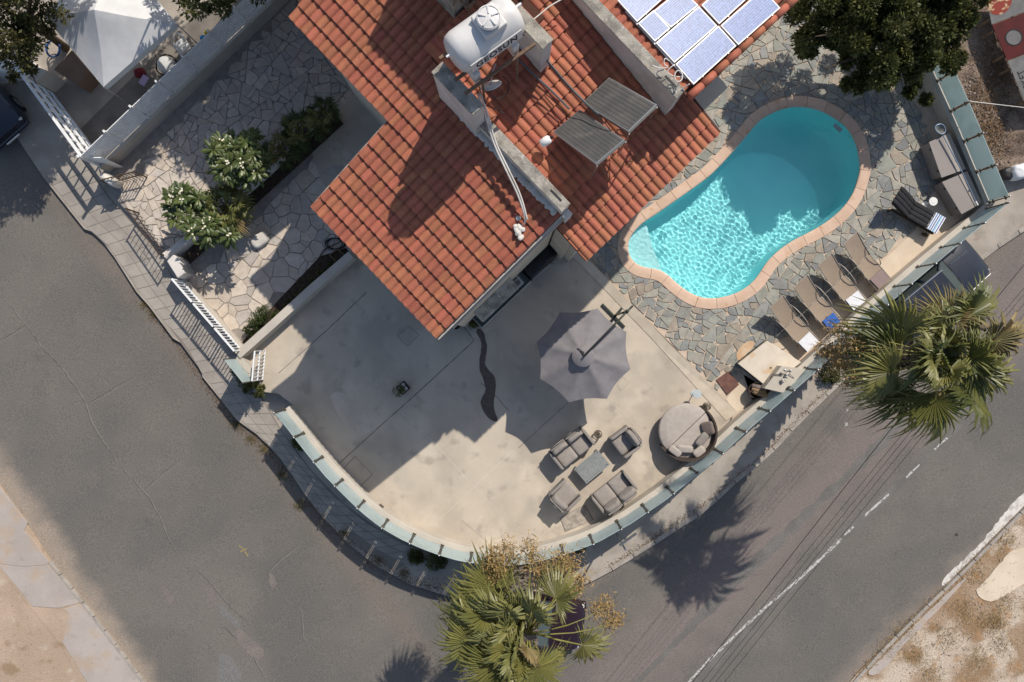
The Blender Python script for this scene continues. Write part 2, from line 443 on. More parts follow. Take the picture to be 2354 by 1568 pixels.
pv = struct(MB().prism([w2(p, ZS) for p in [(-200, 870), (0, 1100), (118, 1285), (330, 1575), (420, 1700), (250, 1690), (140, 1480), (0, 1300), (-200, 1080)]], -1.6, -.612).obj('corner_pavement', m_dirt))
for s in slabs:
    MB().prism([w2(p, ZS) for p in s], -.75, -.595).obj('pavement_slab', m_pale, pv, bevel=.01)
kl = resample([w2(p, ZS) for p in [(118, 1288), (185, 1375), (250, 1462), (325, 1565), (380, 1650)]], .62)
for i in range(len(kl) - 1):
    a, b = kl[i].lerp(kl[i + 1], .02), kl[i].lerp(kl[i + 1], .98); a.z = b.z = -.67
    MB().bar(a, b, .10, .18).obj('kerb_stone', m_kerb, pv, bevel=.012)

# far bottom-right: kerb, pavement strip and scrub
dr = [(1930, 1640), (1985, 1568), (2055, 1500), (2150, 1405), (2250, 1310), (2354, 1205), (2600, 960), (2900, 1800)]
sc = struct(MB().prism([w2(p, ZS) for p in dr], -1.6, -.612).obj('scrub_land', m_dirt2))
blob([(2262, 1372), (2275, 1360), (2305, 1325), (2354, 1265), (2420, 1270), (2420, 1330), (2330, 1385), (2290, 1400)], -.59, 'bare_patch', m_deckcon, sc, .02)
m_chalk = mat('lime_wash', (.60, .57, .53), (.42, .39, .36), scale=5, rough=1, lo=.45, hi=.65, fine=.1)
blob([(2180, 1352), (2200, 1325), (2250, 1285), (2310, 1215), (2354, 1155), (2400, 1130), (2400, 1175), (2340, 1225), (2280, 1285), (2220, 1345), (2195, 1365)], ZR + .006, 'lime_wash', m_chalk, road, .03)
blob([(2000, 1568), (2060, 1510), (2130, 1440), (2210, 1362), (2250, 1330), (2235, 1352), (2160, 1432), (2090, 1500), (2040, 1568)], -.586, 'path_strip', m_pale, sc, .015)
kl = resample([w2(p, ZS) for p in [(1975, 1590), (2055, 1502), (2150, 1408), (2250, 1312), (2360, 1200), (2480, 1080)]], .75)
for i in range(len(kl) - 1):
    a, b = kl[i].lerp(kl[i + 1], .015), kl[i].lerp(kl[i + 1], .985); a.z = b.z = -.65
    MB().bar(a, b, .11, .20).obj('kerb_stone', m_kerb, sc, bevel=.012)

# pavement round the corner plot
kerb = [(-120, 60), (60, 325), (118, 414), (208, 530), (224, 536), (249, 558), (276, 595), (324, 673), (352, 705), (373, 734), (405, 778), (437, 797), (466, 838), (471, 866),
        (512, 918), (548, 965), (591, 996), (632, 1036), (672, 1090), (704, 1140), (745, 1192), (800, 1250), (860, 1300), (940, 1345), (1030, 1375), (1120, 1388),
        (1220, 1380), (1300, 1358), (1361, 1336), (1390, 1321), (1483, 1265), (1573, 1207), (1626, 1175), (1674, 1124), (1772, 1046), (1828, 984), (1864, 948), (1944, 871),
        (2080, 752), (2200, 645), (2286, 575), (2354, 530), (2600, 370)]
pav = struct(MB().prism([w2(p, ZS) for p in kerb + [(2600, -400), (-400, -400)]], -1.6, ZS).obj('pavement', m_pave))
kl = resample([w2(p, ZS) for p in kerb[27:]], .85)
kl = offset_line(kl, -.02)
for i in range(len(kl) - 1):
    a, b = kl[i].lerp(kl[i + 1], .012), kl[i].lerp(kl[i + 1], .988); a.z = b.z = ZS - .11 + R.uniform(-.006, .006)
    MB().bar(a, b, .16, .26).obj('kerb_stone', m_kerb, pav, bevel=.015)
# square slabs of the pavement by the drive
inner = resample([W(*p, ZS) for p in [(205, 372), (255, 445), (320, 520), (385, 592), (410, 648), (480, 735), (555, 822), (592, 890), (640, 975), (700, 1060), (760, 1132), (840, 1200), (930, 1252), (1020, 1285)]], .04)
outer = resample([W(*p, ZS) for p in [(122, 408), (205, 522), (255, 560), (330, 672), (378, 732), (432, 790), (470, 860), (520, 922), (560, 968), (612, 1012), (672, 1085), (745, 1188), (830, 1268), (905, 1315)]], .04)
MB().sheet(inner[::40] + outer[::-40], ZS + .004).obj('slab_bed', mat('slab_joint', (.20, .175, .15), rough=1), pav)
n_s = 40
def strip(u, v):
    a = inner[min(len(inner) - 1, int(u * (len(inner) - 1)))]; b = outer[min(len(outer) - 1, int(u * (len(outer) - 1)))]
    return a.lerp(b, v)
for i in range(n_s):
    for j in range(3):
        u0, u1, v0, v1 = i / n_s, (i + 1) / n_s, .02 + j * .325, .02 + (j + 1) * .325
        q = [strip(u0, v0), strip(u1, v0), strip(u1, v1), strip(u0, v1)]
        if 34 < i and j == 2: continue
        c = sum(q, Vector()) / 4
        q = [c + (p - c) * (1 - .013 / max(.1, (p - c).length)) for p in q]
        dz = R.uniform(-.003, .004)
        MB().prism(q, ZS - .03, ZS + .012 + dz).obj('paving_slab', m_slab, pav)
# brown litter and earth in the gutter
m_litter = mat('leaf_litter', (.15, .09, .045), (.09, .055, .03), scale=8, rough=1, rnd=.4)
def litter(name, pts, n, w, z, size, m, parent=None, lift=.03):
    P = resample([W(p[0], p[1], z) for p in pts], .1); mb = MB()
    for _ in range(n):
        p = R.choice(P) + Vector((R.gauss(0, w), R.gauss(0, w), 0)); s = size * R.uniform(.4, 1.3)
        a = R.uniform(0, 6.28); u = Vector((math.cos(a), math.sin(a), R.uniform(-.3, .5))) * s; v = Vector((-math.sin(a), math.cos(a), R.uniform(-.3, .5))) * s * .6
        p.z = z + R.uniform(.006, lift)
        mb.add([p - u, p + v, p + u, p - v], [(0, 1, 2, 3)])
    return stuff(mb.obj(name, m, parent))
litter('leaf_litter', [(320, 640), (345, 690), (372, 735), (465, 860), (500, 915), (545, 975), (590, 1005), (630, 1045), (680, 1110)], 1500, .10, ZR, .02, m_litter)
litter('leaf_litter', [(700, 1150), (760, 1215), (840, 1285), (930, 1335), (1010, 1350)], 1200, .13, ZS, .02, m_litter)
litter('leaf_litter', [(1400, 1310), (1560, 1205), (1640, 1150), (1760, 1050), (1900, 905), (1950, 860)], 1500, .06, ZS, .018, m_litter)
litter('leaf_litter', [(1990, 1568), (2060, 1495), (2150, 1405), (2270, 1290), (2354, 1205)], 1800, .09, -.61, .02, mat('dry_grass', (.36, .23, .10), (.24, .15, .07), scale=6, rough=1, rnd=.3), None, .06)

# worn wheel tracks, pebbles and dry weeds
m_track = mat('polished_track', (.150, .139, .127), (.122, .113, .103), scale=1.2, rough=.8, fine=.16, fscale=30)
for k, (off, wdt) in enumerate([(-52, .34), (48, .30)]):
    ribbon([(1480 + off * .7, 1640 + off * .7), (1700 + off * .7, 1415 + off * .7), (1950 + off * .7, 1175 + off * .7), (2250 + off * .7, 890 + off * .7)], wdt, ZR + .0025, .03, step=.35).obj('wheel_track', m_track, road)
def pebbles(name, poly, n, z, smin, smax, m):
    mb = MB(); P = [(p[0], p[1]) for p in poly]; xs = [p[0] for p in P]; ys = [p[1] for p in P]; k = 0
    while k < n:
        x, y = R.uniform(min(xs), max(xs)), R.uniform(min(ys), max(ys))
        if not inside((x, y), P): continue
        p = W(x, y, z); s = R.uniform(smin, smax) ** 1; mb.soft(p + Vector((0, 0, s * .15)), (s, s * R.uniform(.6, 1), s * .5), R.uniform(0, 3), .8, 6, 4, .25, seed=k); k += 1
    return stuff(mb.obj(name, m))
m_peb = mat('pebble', (.42, .35, .28), (.26, .21, .17), scale=9, rough=1, rnd=.3)
pebbles('pebbles', [(2060, 1540), (2354, 1250), (2400, 1600), (2060, 1600)], 260, -.608, .015, .06, m_peb)
pebbles('pebbles', [(-20, 1310), (70, 1400), (180, 1575), (-20, 1580)], 260, -.63, .012, .04, m_peb)
pebbles('pebbles', [(0, 1120), (40, 1140), (340, 1560), (300, 1568), (20, 1150)], 300, ZR, .01, .035, m_peb)
m_weed = mat('dry_weed', (.30, .21, .09), (.20, .16, .07), scale=5, rough=1, rnd=.3)
def weeds(name, spots, n, m):
    mb = MB()
    for (x, y, z, r_) in spots:
        c = W(x, y, z)
        for _ in range(n):
            a = R.uniform(0, 6.28); q = c + Vector((R.gauss(0, r_), R.gauss(0, r_), 0)); t_ = q + Vector((math.cos(a) * R.uniform(.03, .12), math.sin(a) * R.uniform(.03, .12), R.uniform(.03, .14))); s = Vector((-math.sin(a), math.cos(a), 0)) * .006
            mb.add([q - s, q + s, t_], [(0, 1, 2)])
    return stuff(mb.obj(name, m))
weeds('dry_weeds', [(R.uniform(2080, 2350), 1450, -.61, .22) for _ in range(1)] + [(x, y, -.61, .25) for x, y in [(2240, 1420), (2300, 1440), (2200, 1480), (2120, 1520), (2330, 1500), (2270, 1530), (2160, 1560), (2340, 1400), (2330, 1250), (2260, 1330), (2060, 1500), (2100, 1462)]], 260, m_weed)
weeds('kerb_weeds', [(x, y, ZR, .10) for x, y in [(345, 700), (362, 722), (548, 975), (580, 1008), (610, 1030), (650, 1090), (690, 1160)]] + [(x, y, ZS, .10) for x, y in [(870, 1290), (930, 1318), (790, 1225)]], 150, mat('green_weed', (.10, .095, .035), (.19, .13, .06), scale=5, rough=1, rnd=.3))
# ------------------------------------------------------------------ terrace, boundary wall with glass
IF = [(674, 931), (701, 964), (742, 1017), (782, 1066), (822, 1107), (860, 1144), (902, 1177), (942, 1200), (983, 1219), (1026, 1235), (1068, 1247), (1118, 1254),
      (1182, 1256), (1226, 1249), (1267, 1238), (1313, 1224), (1357, 1207), (1426, 1168), (1500, 1118), (1560, 1070), (1610, 1030), (1679, 966), (1730, 922), (1800, 862),
      (1880, 790), (1960, 714), (2027, 655), (2100, 593), (2180, 527), (2239, 477)]
IFR = [(2239, 477), (2205, 397), (2165, 300), (2122, 205), (2070, 80), (2010, -70)]
inner_foot = resample([G0(*p) for p in IF], .25)
inner_footR = resample([G0(*p) for p in IFR], .5)
tpoly = [G0(*p) for p in [(560, 812), (600, 900), (640, 905)] + IF + IFR[1:] + [(1500, -300), (700, 300), (800, 600)]]
terrace = struct(MB().prism(tpoly, -1.6, 0).obj('terrace', m_terrace))
# joints, covers and stains in the concrete
m_tjoint = mat('terrace_joint', (.13, .115, .10), rough=1)
m_ljoint = mat('terrace_hairline', (.58, .53, .47), rough=1)
for pts, w in [([(640, 858), (700, 805), (770, 742), (842, 672)], .022), ([(775, 1070), (860, 992), (960, 903), (1090, 783), (1070, 756), (1060, 742)], .024),
               ([(1105, 880), (1135, 905), (1170, 945)], .016), ([(1192, 1030), (1240, 985), (1310, 922)], .014), ([(1120, 1245), (1060, 1195)], .010)]:
    ribbon(pts, w, .004, .004, taper=False).obj('terrace_joint', m_tjoint, terrace)
for pts, w in [([(920, 945), (1010, 1030), (1080, 1108), (1150, 1180)], .012), ([(1010, 1195), (1110, 1100), (1180, 1035)], .010), ([(1395, 917), (1440, 955), (1480, 1000)], .010),
               ([(1440, 1110), (1300, 1240)], .008)]:
    ribbon(pts, w, .004, .003, taper=False).obj('terrace_hairline', m_ljoint, terrace)
def cover(name, q, z, m, label_parent, line=m_tjoint):
    P = [W(p[0], p[1], z) for p in q]
    MB().sheet(P, z + .004).obj(name + '_gap', line, label_parent)
    c = sum(P, Vector()) / 4
    MB().sheet([c + (p - c) * .955 for p in P], z + .008).obj(name, m, label_parent)
cover('access_cover', [(913, 771), (940, 749), (963, 770), (936, 797)], 0, m_terrace, terrace)
cover('access_cover', [(789, 1077), (816, 1048), (857, 1091), (830, 1117)], 0, m_terrace, terrace)
cover('access_cover', [(1286, 1190), (1345, 1160), (1365, 1195), (1299, 1223)], 0, mat('rough_cover', (.38, .33, .28), (.25, .22, .19), scale=7, rough=.95, bump=.5), terrace)
cover('access_cover', [(1418, 885), (1432, 866), (1445, 880), (1428, 899)], 0, m_terrace, terrace)
m_wet = mat('wet_concrete', (.075, .055, .042), (.10, .078, .06), scale=6, rough=.45, spec=.5)
blob([(1100, 752), (1112, 762), (1117, 785), (1122, 800), (1113, 835), (1118, 845), (1135, 862), (1142, 880), (1138, 905), (1134, 930), (1140, 955), (1147, 968), (1138, 972), (1118, 958), (1106, 935), (1104, 918),
      (1115, 905), (1117, 890), (1110, 868), (1101, 850), (1103, 820), (1108, 790), (1103, 775), (1092, 765)], .006, 'water_trail', m_wet, terrace, .012)
m_palest = mat('pale_repair', (.52, .455, .38), (.44, .385, .32), scale=2, rough=.9, bump=.25, fine=.06)
for q in [[(755, 905), (790, 898), (815, 940), (845, 955), (862, 985), (835, 1005), (800, 985), (770, 940)]]:
    blob(q, .003, 'concrete_repair', m_palest, terrace, .02)

wall_t, wall_h = .22, .52
def boundary_wall(name, label, foot, h, ztop, npan, ends=(0, 1)):
    base = foot[0].copy(); base.z = 0
    t = thing(name, label, 'wall', base)
    out = offset_line(foot, -wall_t)                  # outer face, right of travel
    mb = MB(); n = len(foot); vs = []
    for a, b in zip(foot, out): vs += [(a.x, a.y, -.05), (a.x, a.y, h), (b.x, b.y, h), (b.x, b.y, -1.5)]
    fs = []
    for i in range(n - 1):
        for k in range(4): fs.append((4 * i + k, 4 * i + (k + 1) % 4, 4 * i + 4 + (k + 1) % 4, 4 * i + 4 + k))
    fs += [(3, 2, 1, 0), (4 * n - 4, 4 * n - 3, 4 * n - 2, 4 * n - 1)]
    fs = [f[::-1] for f in fs]
    auto_smooth(mb.add(vs, fs).obj('wall_body', m_wall, t, bevel=.012))
    gl = offset_line(foot, -wall_t + .05)
    P = resample(gl, 1.0 if npan is None else sum((gl[i + 1] - gl[i]).length for i in range(len(gl) - 1)) / npan)
    fine_ = resample(gl, .1)
    def span(p, q):
        i0 = min(range(len(fine_)), key=lambda i: (fine_[i] - p).length); i1 = min(range(len(fine_)), key=lambda i: (fine_[i] - q).length)
        return [p] + fine_[i0 + 2:i1 - 1] + [q]
    for i in range(len(P) - 1):
        a, b = P[i], P[i + 1]; d = (b - a).normalized()
        seg = span(a + d * .038, b - d * .038); L = offset_line(seg, .006); Rr = offset_line(seg, -.006)
        poly = L + Rr[::-1]
        MB().prism(poly, h + .03, ztop).obj('glass_pane', m_pane, t)
    for i, p in enumerate(P):
        d = (P[min(i + 1, len(P) - 1)] - P[max(i - 1, 0)]).normalized(); a = math.atan2(d.y, d.x)
        mb = MB().box((p.x, p.y, (h + ztop) / 2 + .01), (.035, .045, ztop - h + .02), a)
        po = mb.obj('post', m_dsteel, t, bevel=.004)
        MB().box((p.x, p.y, h + .006), (.12, .10, .012), a).obj('base_plate', m_dsteel, po)
        for zz in (h + .18, ztop - .16): MB().box((p.x, p.y, zz), (.13, .05, .045), a).obj('clamp', m_dsteel, po, bevel=.004)
        MB().soft((p.x, p.y, ztop + .045), (.06, .06, .06), 0, 1.0, 10, 6).obj('ball_cap', m_steel, po, smooth=True)
    return t
boundary_wall('terrace_wall', 'curved rendered wall with frosted glass panes round the terrace and pool', inner_foot, wall_h, 1.56, 29)
boundary_wall('side_wall', 'straight rendered wall with frosted glass panes behind the storage boxes', inner_footR, .58, 1.52, 8)

# ------------------------------------------------------------------ pool deck
pool_P = [(1443, 555), (1444, 585), (1460, 607), (1483, 616), (1511, 619), (1533, 630), (1553, 650), (1583, 673), (1609, 684), (1634, 687), (1659, 685), (1697, 674), (1729, 652), (1747, 628),
          (1764, 601), (1791, 575), (1823, 553), (1856, 537), (1889, 519), (1919, 497), (1944, 472), (1962, 444), (1972, 414), (1977, 394), (1978, 377), (1972, 339), (1959, 309), (1944, 289), (1924, 274),
          (1894, 256), (1864, 247), (1831, 244), (1801, 249), (1776, 259), (1752, 272), (1734, 289), (1699, 332), (1640, 397), (1609, 421), (1558, 457), (1508, 492), (1476, 512), (1455, 534)]
pool_line = resample(smooth_line([W(x, y, ZD) for x, y in pool_P], 2, True), .12, True)      # clockwise in the picture = water edge
pa = sum(pool_line[i].x * pool_line[(i + 1) % len(pool_line)].y - pool_line[(i + 1) % len(pool_line)].x * pool_line[i].y for i in range(len(pool_line)))
if pa < 0: pool_line = pool_line[::-1]
cop_out = offset_line(pool_line, -.34, True)
deck_P = [(1352, 600), (1540, 788), (1690, 945)] + IF[21:] + IFR[1:] + [(1700, -80), (1480, 200), (1300, 480)]
deck_w = [G0(*p) for p in deck_P]
deck_w[:3] = [W(*p, ZD) for p in deck_P[:3]]
# concrete bed of the deck with the pool opening cut out (bridge at one point)
ring = [p.copy() for p in cop_out]
bed_z = ZD - .02
dk = [Vector((p.x, p.y, 0)) for p in deck_w]
if sum(dk[i].x * dk[(i + 1) % len(dk)].y - dk[(i + 1) % len(dk)].x * dk[i].y for i in range(len(dk))) < 0: dk = dk[::-1]
bm = bmesh.new()
ov = [bm.verts.new((p.x, p.y, bed_z)) for p in dk]; iv = [bm.verts.new((p.x, p.y, bed_z)) for p in offset_line(pool_line, -.05, True)]
eds = [bm.edges.new((ov[i], ov[(i + 1) % len(ov)])) for i in range(len(ov))] + [bm.edges.new((iv[i], iv[(i + 1) % len(iv)])) for i in range(len(iv))]
bmesh.ops.triangle_fill(bm, use_beauty=True, use_dissolve=False, edges=eds)
bmesh.ops.recalc_face_normals(bm, faces=bm.faces)
me = bpy.data.meshes.new('pool_deck'); bm.to_mesh(me); bm.free(); me.materials.append(m_joint)
if me.polygons[0].normal.z < 0: me.flip_normals()
deck = struct(link('pool_deck', me))
# the terrace slab must be open under the pool: rebuild it with the same hole
bm = bmesh.new()
tp = [Vector((p.x, p.y, 0)) for p in tpoly]
if sum(tp[i].x * tp[(i + 1) % len(tp)].y - tp[(i + 1) % len(tp)].x * tp[i].y for i in range(len(tp))) < 0: tp = tp[::-1]
ov = [bm.verts.new((p.x, p.y, 0)) for p in tp]; iv = [bm.verts.new((p.x, p.y, 0)) for p in offset_line(pool_line, -.05, True)]
eds = [bm.edges.new((ov[i], ov[(i + 1) % len(ov)])) for i in range(len(ov))] + [bm.edges.new((iv[i], iv[(i + 1) % len(iv)])) for i in range(len(iv))]
bmesh.ops.triangle_fill(bm, use_beauty=True, use_dissolve=False, edges=eds)
for i in range(len(ov)):
    a, b = ov[i], ov[(i + 1) % len(ov)]
    c = bm.verts.new((a.co.x, a.co.y, -1.6)); d = bm.verts.new((b.co.x, b.co.y, -1.6)); bm.faces.new((a, c, d, b))
bmesh.ops.recalc_face_normals(bm, faces=bm.faces)
me = bpy.data.meshes.new('terrace'); bm.to_mesh(me); bm.free(); me.materials.append(m_terrace); terrace.data = me
# pavement and road must be open there as well
def hole_sheet(o, poly, z, m):
    bm = bmesh.new()
    P = [Vector((p[0], p[1], 0)) for p in poly]
    ov = [bm.verts.new((p.x, p.y, z)) for p in P]; iv = [bm.verts.new((p.x, p.y, z)) for p in offset_line(pool_line, -.05, True)]
    eds = [bm.edges.new((ov[i], ov[(i + 1) % len(ov)])) for i in range(len(ov))] + [bm.edges.new((iv[i], iv[(i + 1) % len(iv)])) for i in range(len(iv))]
    bmesh.ops.triangle_fill(bm, use_beauty=True, use_dissolve=False, edges=eds); bmesh.ops.recalc_face_normals(bm, faces=bm.faces)
    me = bpy.data.meshes.new(o.name); bm.to_mesh(me); bm.free(); me.materials.append(m)
    if sum(p.normal.z for p in me.polygons) < 0: me.flip_normals()
    o.data = me
hole_sheet(road, [w2(p) for p in [(-900, -700), (3300, -700), (3300, 2400), (-900, 2400)]], ZR, m_asph)
hole_sheet(bpy.data.objects['ground'], [(-300, -300), (300, -300), (300, 300), (-300, 300)], -2.2, m_dirt)
pvp = [w2(p, ZS) for p in kerb + [(2600, -400), (-400, -400)]]
hole_sheet(pav, pvp, ZS, m_pave)
mb = MB(); vs = []
for p in pvp[:len(kerb)]: vs += [(p.x, p.y, ZS), (p.x, p.y, ZR - .1)]
mb.add(vs, [(2 * i, 2 * i + 1, 2 * i + 3, 2 * i + 2) for i in range(len(kerb) - 1)]).obj('kerb_face', m_pave, pav)

# kerb strip between terrace and deck
ks = [W(*p, .16) for p in [(1274, 545), (1360, 632), (1511, 790), (1672, 968)]]; kt = [W(*p, .16) for p in [(1302, 545), (1388, 632), (1540, 790), (1699, 950)]]
mb = MB()
for i in range(3): mb.prism([ks[i], ks[i + 1], kt[i + 1], kt[i]], -.02, .155)
mb = MB()
for i in range(3): mb.add([ks[i] + Vector((0, 0, -.145)), ks[i + 1] + Vector((0, 0, -.145)), kt[i + 1] + Vector((0, 0, -.045)), kt[i] + Vector((0, 0, -.045))], [(0, 1, 2, 3)])
o = mb.obj('deck_kerb', m_rim); struct(o)

# crazy paving: irregular stones with open joints
def voronoi_cells(region, spacing, rng, aniso=1.0):
    xs = [p[0] for p in region]; ys = [p[1] for p in region]
    x0, x1, y0, y1 = min(xs) - spacing, max(xs) + spacing, min(ys) - spacing, max(ys) + spacing
    pts = []; gx = int((x1 - x0) / spacing) + 1; gy = int((y1 - y0) / spacing) + 1
    grid = {}; wt = {}
    for i in range(gx):
        for j in range(gy):
            if rng.random() < .17: continue
            p = (x0 + (i + .5 + rng.uniform(-.48, .48)) * spacing, y0 + (j + .5 + rng.uniform(-.48, .48)) * spacing)
            grid[(i, j)] = p; wt[(i, j)] = rng.uniform(-.16, .16) * spacing * spacing
    cells = []
    for (i, j), p in grid.items():
        if not inside(p, region): continue
        poly = [(p[0] - 1.6 * spacing, p[1] - 1.6 * spacing), (p[0] + 1.6 * spacing, p[1] - 1.6 * spacing), (p[0] + 1.6 * spacing, p[1] + 1.6 * spacing), (p[0] - 1.6 * spacing, p[1] + 1.6 * spacing)]
        for di in range(-3, 4):
            for dj in range(-3, 4):
                if di == dj == 0: continue
                q = grid.get((i + di, j + dj))
                if q is None: continue
                nx, ny = q[0] - p[0], q[1] - p[1]; tt = .5 + (wt[(i, j)] - wt[(i + di, j + dj)]) / max(.02, nx * nx + ny * ny); tt = max(.2, min(.8, tt)); mx, my = p[0] + nx * tt, p[1] + ny * tt
                out = []; n = len(poly)
                for k in range(n):
                    a, b = poly[k], poly[(k + 1) % n]
                    da = (a[0] - mx) * nx + (a[1] - my) * ny; db = (b[0] - mx) * nx + (b[1] - my) * ny
                    if da <= 0: out.append(a)
                    if da * db < 0:
                        t = da / (da - db); out.append((a[0] + (b[0] - a[0]) * t, a[1] + (b[1] - a[1]) * t))
                poly = out
                if len(poly) < 3: break
            if len(poly) < 3: break
        if len(poly) >= 3: cells.append(poly)
    return cells
def split_cells(region, spacing, rng, wonk):
    """angular stones: a block cut again and again by slightly random lines"""
    xs = [p[0] for p in region]; ys = [p[1] for p in region]; out = []
    ang0 = rng.uniform(0, 3.14)
    cx_, cy_ = (min(xs) + max(xs)) / 2, (min(ys) + max(ys)) / 2; rr_ = math.hypot(max(xs) - min(xs), max(ys) - min(ys)) / 2 + .5
    stack = [[(cx_ + rr_ * math.cos(ang0 + k * math.pi / 2), cy_ + rr_ * math.sin(ang0 + k * math.pi / 2)) for k in range(4)]]
    def area_c(P):
        A = X = Y = 0.0
        for i in range(len(P)):
            x0, y0 = P[i]; x1, y1 = P[(i + 1) % len(P)]; w = x0 * y1 - x1 * y0; A += w; X += (x0 + x1) * w; Y += (y0 + y1) * w
        return (abs(A) / 2, (X / (3 * A), Y / (3 * A))) if abs(A) > 1e-9 else (0, P[0])
    def near_region(P, c):
        if inside(c, region): return True
        return any(inside(p, region) for p in P) or max(math.hypot(p[0] - c[0], p[1] - c[1]) for p in P) > nearest_on(c, region)[0]
    while stack:
        P = stack.pop(); A, c = area_c(P)
        if A < .004 or not near_region(P, c): continue
        lim = spacing * spacing * math.exp(rng.gauss(-.05, .42))
        if A < lim: out.append((P, c)); continue
        # principal axis
        sxx = sum((p[0] - c[0]) ** 2 for p in P); syy = sum((p[1] - c[1]) ** 2 for p in P); sxy = sum((p[0] - c[0]) * (p[1] - c[1]) for p in P)
        th = .5 * math.atan2(2 * sxy, sxx - syy) + rng.gauss(0, wonk)
        nx, ny = math.cos(th), math.sin(th); L_ = math.sqrt(A); off = rng.gauss(0, .11) * L_
        mx, my = c[0] + nx * off, c[1] + ny * off; a_, b_ = [], []
        for i in range(len(P)):
            p, q = P[i], P[(i + 1) % len(P)]; dp = (p[0] - mx) * nx + (p[1] - my) * ny; dq = (q[0] - mx) * nx + (q[1] - my) * ny
            (a_ if dp <= 0 else b_).append(p)
            if dp * dq < 0:
                t = dp / (dp - dq); r_ = (p[0] + (q[0] - p[0]) * t, p[1] + (q[1] - p[1]) * t); a_.append(r_); b_.append(r_)
        if len(a_) > 2: stack.append(a_)
        if len(b_) > 2: stack.append(b_)
    cells = []
    for P, c in out:
        if not inside(c, region): continue
        Q = []; n = len(P)
        for i in range(n):                       # knock some corners off
            p, pr, nx_ = P[i], P[i - 1], P[(i + 1) % n]
            if rng.random() < .30:
                f = rng.uniform(.10, .30); Q.append((p[0] + (pr[0] - p[0]) * f, p[1] + (pr[1] - p[1]) * f)); Q.append((p[0] + (nx_[0] - p[0]) * f, p[1] + (nx_[1] - p[1]) * f))
            else: Q.append(p)
        cells.append(Q)
    return cells
def crazy(region, spacing, seed, joint, z0, z1, parent, m, hole=None, name='paving_stone', avoid=None, keep=300, wonk=.22):
    rng = random.Random(seed); out = []
    for poly in (split_cells(region, spacing, rng, wonk) if wonk else voronoi_cells(region, spacing, rng)):
        pp = []
        for v in poly:
            if not inside(v, region): v = nearest_on(v, region)[1]
            if hole is not None and inside(v, hole): v = nearest_on(v, hole)[1]
            if not pp or math.hypot(v[0] - pp[-1][0], v[1] - pp[-1][1]) > .05: pp.append(v)
        if len(pp) > 2 and math.hypot(pp[0][0] - pp[-1][0], pp[0][1] - pp[-1][1]) < .05: pp.pop()
        if len(pp) < 3: continue
        c = (sum(p[0] for p in pp) / len(pp), sum(p[1] for p in pp) / len(pp))
        if hole is not None and inside(c, hole): continue
        if avoid and any(inside(c, a) for a in avoid): continue
        ar = abs(sum(pp[i][0] * pp[(i + 1) % len(pp)][1] - pp[(i + 1) % len(pp)][0] * pp[i][1] for i in range(len(pp)))) / 2
        if ar < .012: continue
        pp2 = []
        for p in pp:
            d = math.hypot(p[0] - c[0], p[1] - c[1]); k = max(.3, (d - joint * rng.uniform(.8, 1.5)) / d)
            pp2.append((c[0] + (p[0] - c[0]) * k + rng.uniform(-.012, .012), c[1] + (p[1] - c[1]) * k + rng.uniform(-.012, .012)))
        out.append((ar, c, pp2))
    out.sort(key=lambda s: -s[0])
    rest = MB()
    for i, (ar, c, pp) in enumerate(out):
        zz = z1 + rng.uniform(-.004, .005); cc = Vector((c[0], c[1], 0))
        if sum(pp[k][0] * pp[(k + 1) % len(pp)][1] - pp[(k + 1) % len(pp)][0] * pp[k][1] for k in range(len(pp))) < 0: pp = pp[::-1]
        n = len(pp); vs = [(x, y, z0) for x, y in pp] + [(x, y, zz - .008) for x, y in pp] + [(c[0] + (x - c[0]) * .96, c[1] + (y - c[1]) * .96, zz) for x, y in pp]
        fs = [tuple(range(2 * n, 3 * n))] + [(k, (k + 1) % n, n + (k + 1) % n, n + k) for k in range(n)] + [(n + k, n + (k + 1) % n, 2 * n + (k + 1) % n, 2 * n + k) for k in range(n)]
        if i < keep: MB().add(vs, fs).obj(name, m, parent)
        else: rest.add(vs, fs)
    if rest.v: stuff(rest.obj('small_' + name, m, parent))
    return len(out)
stoneP = [(1362, 600), (1392, 634), (1545, 790), (1665, 915), (1690, 880), (1702, 842), (1768, 788), (1800, 790), (1850, 748), (1905, 700), (1975, 640), (2075, 555), (2108, 520), (2160, 415), (2150, 330), (2110, 240), (2060, 130), (1990, -40), (1720, -60), (1500, 190), (1400, 420), (1330, 520)]
stone_w = [W(*p, ZD) for p in stoneP]
cover_holes = [[W(*p, ZD) for p in [(1640, 875), (1672, 848), (1705, 885), (1672, 915)]]]
crazy(stone_w, .345, 5, .010, ZD - .03, ZD + .008, deck, m_slate, hole=[(p.x, p.y) for p in offset_line(pool_line, -.33, True)], avoid=cover_holes)
# plain concrete margins of the deck (lie over the mortar bed)
for q in [[(1705, 848), (1772, 793), (1862, 750), (1985, 642), (2072, 560), (2105, 528), (2150, 428), (2240, 478), (2180, 527), (2027, 655), (1880, 790), (1730, 922)],
          [(1669, 918), (1694, 884), (1712, 862), (1770, 900), (1730, 920), (1692, 950)]]:
    MB().sheet([W(*p, ZD) for p in q], ZD - .008).obj('concrete_margin', m_deckcon, deck)
m_rust = mat('rust_stain', (.55, .34, .16), (.62, .47, .30), scale=5, rough=.95)
blob([(1690, 822), (1702, 795), (1728, 780), (1738, 792), (1715, 815), (1700, 832)], ZD + .016, 'rusty_stain', mat('rusty_patch', (.50, .33, .20), (.56, .43, .30), scale=3.5, rough=.95), deck, .02)
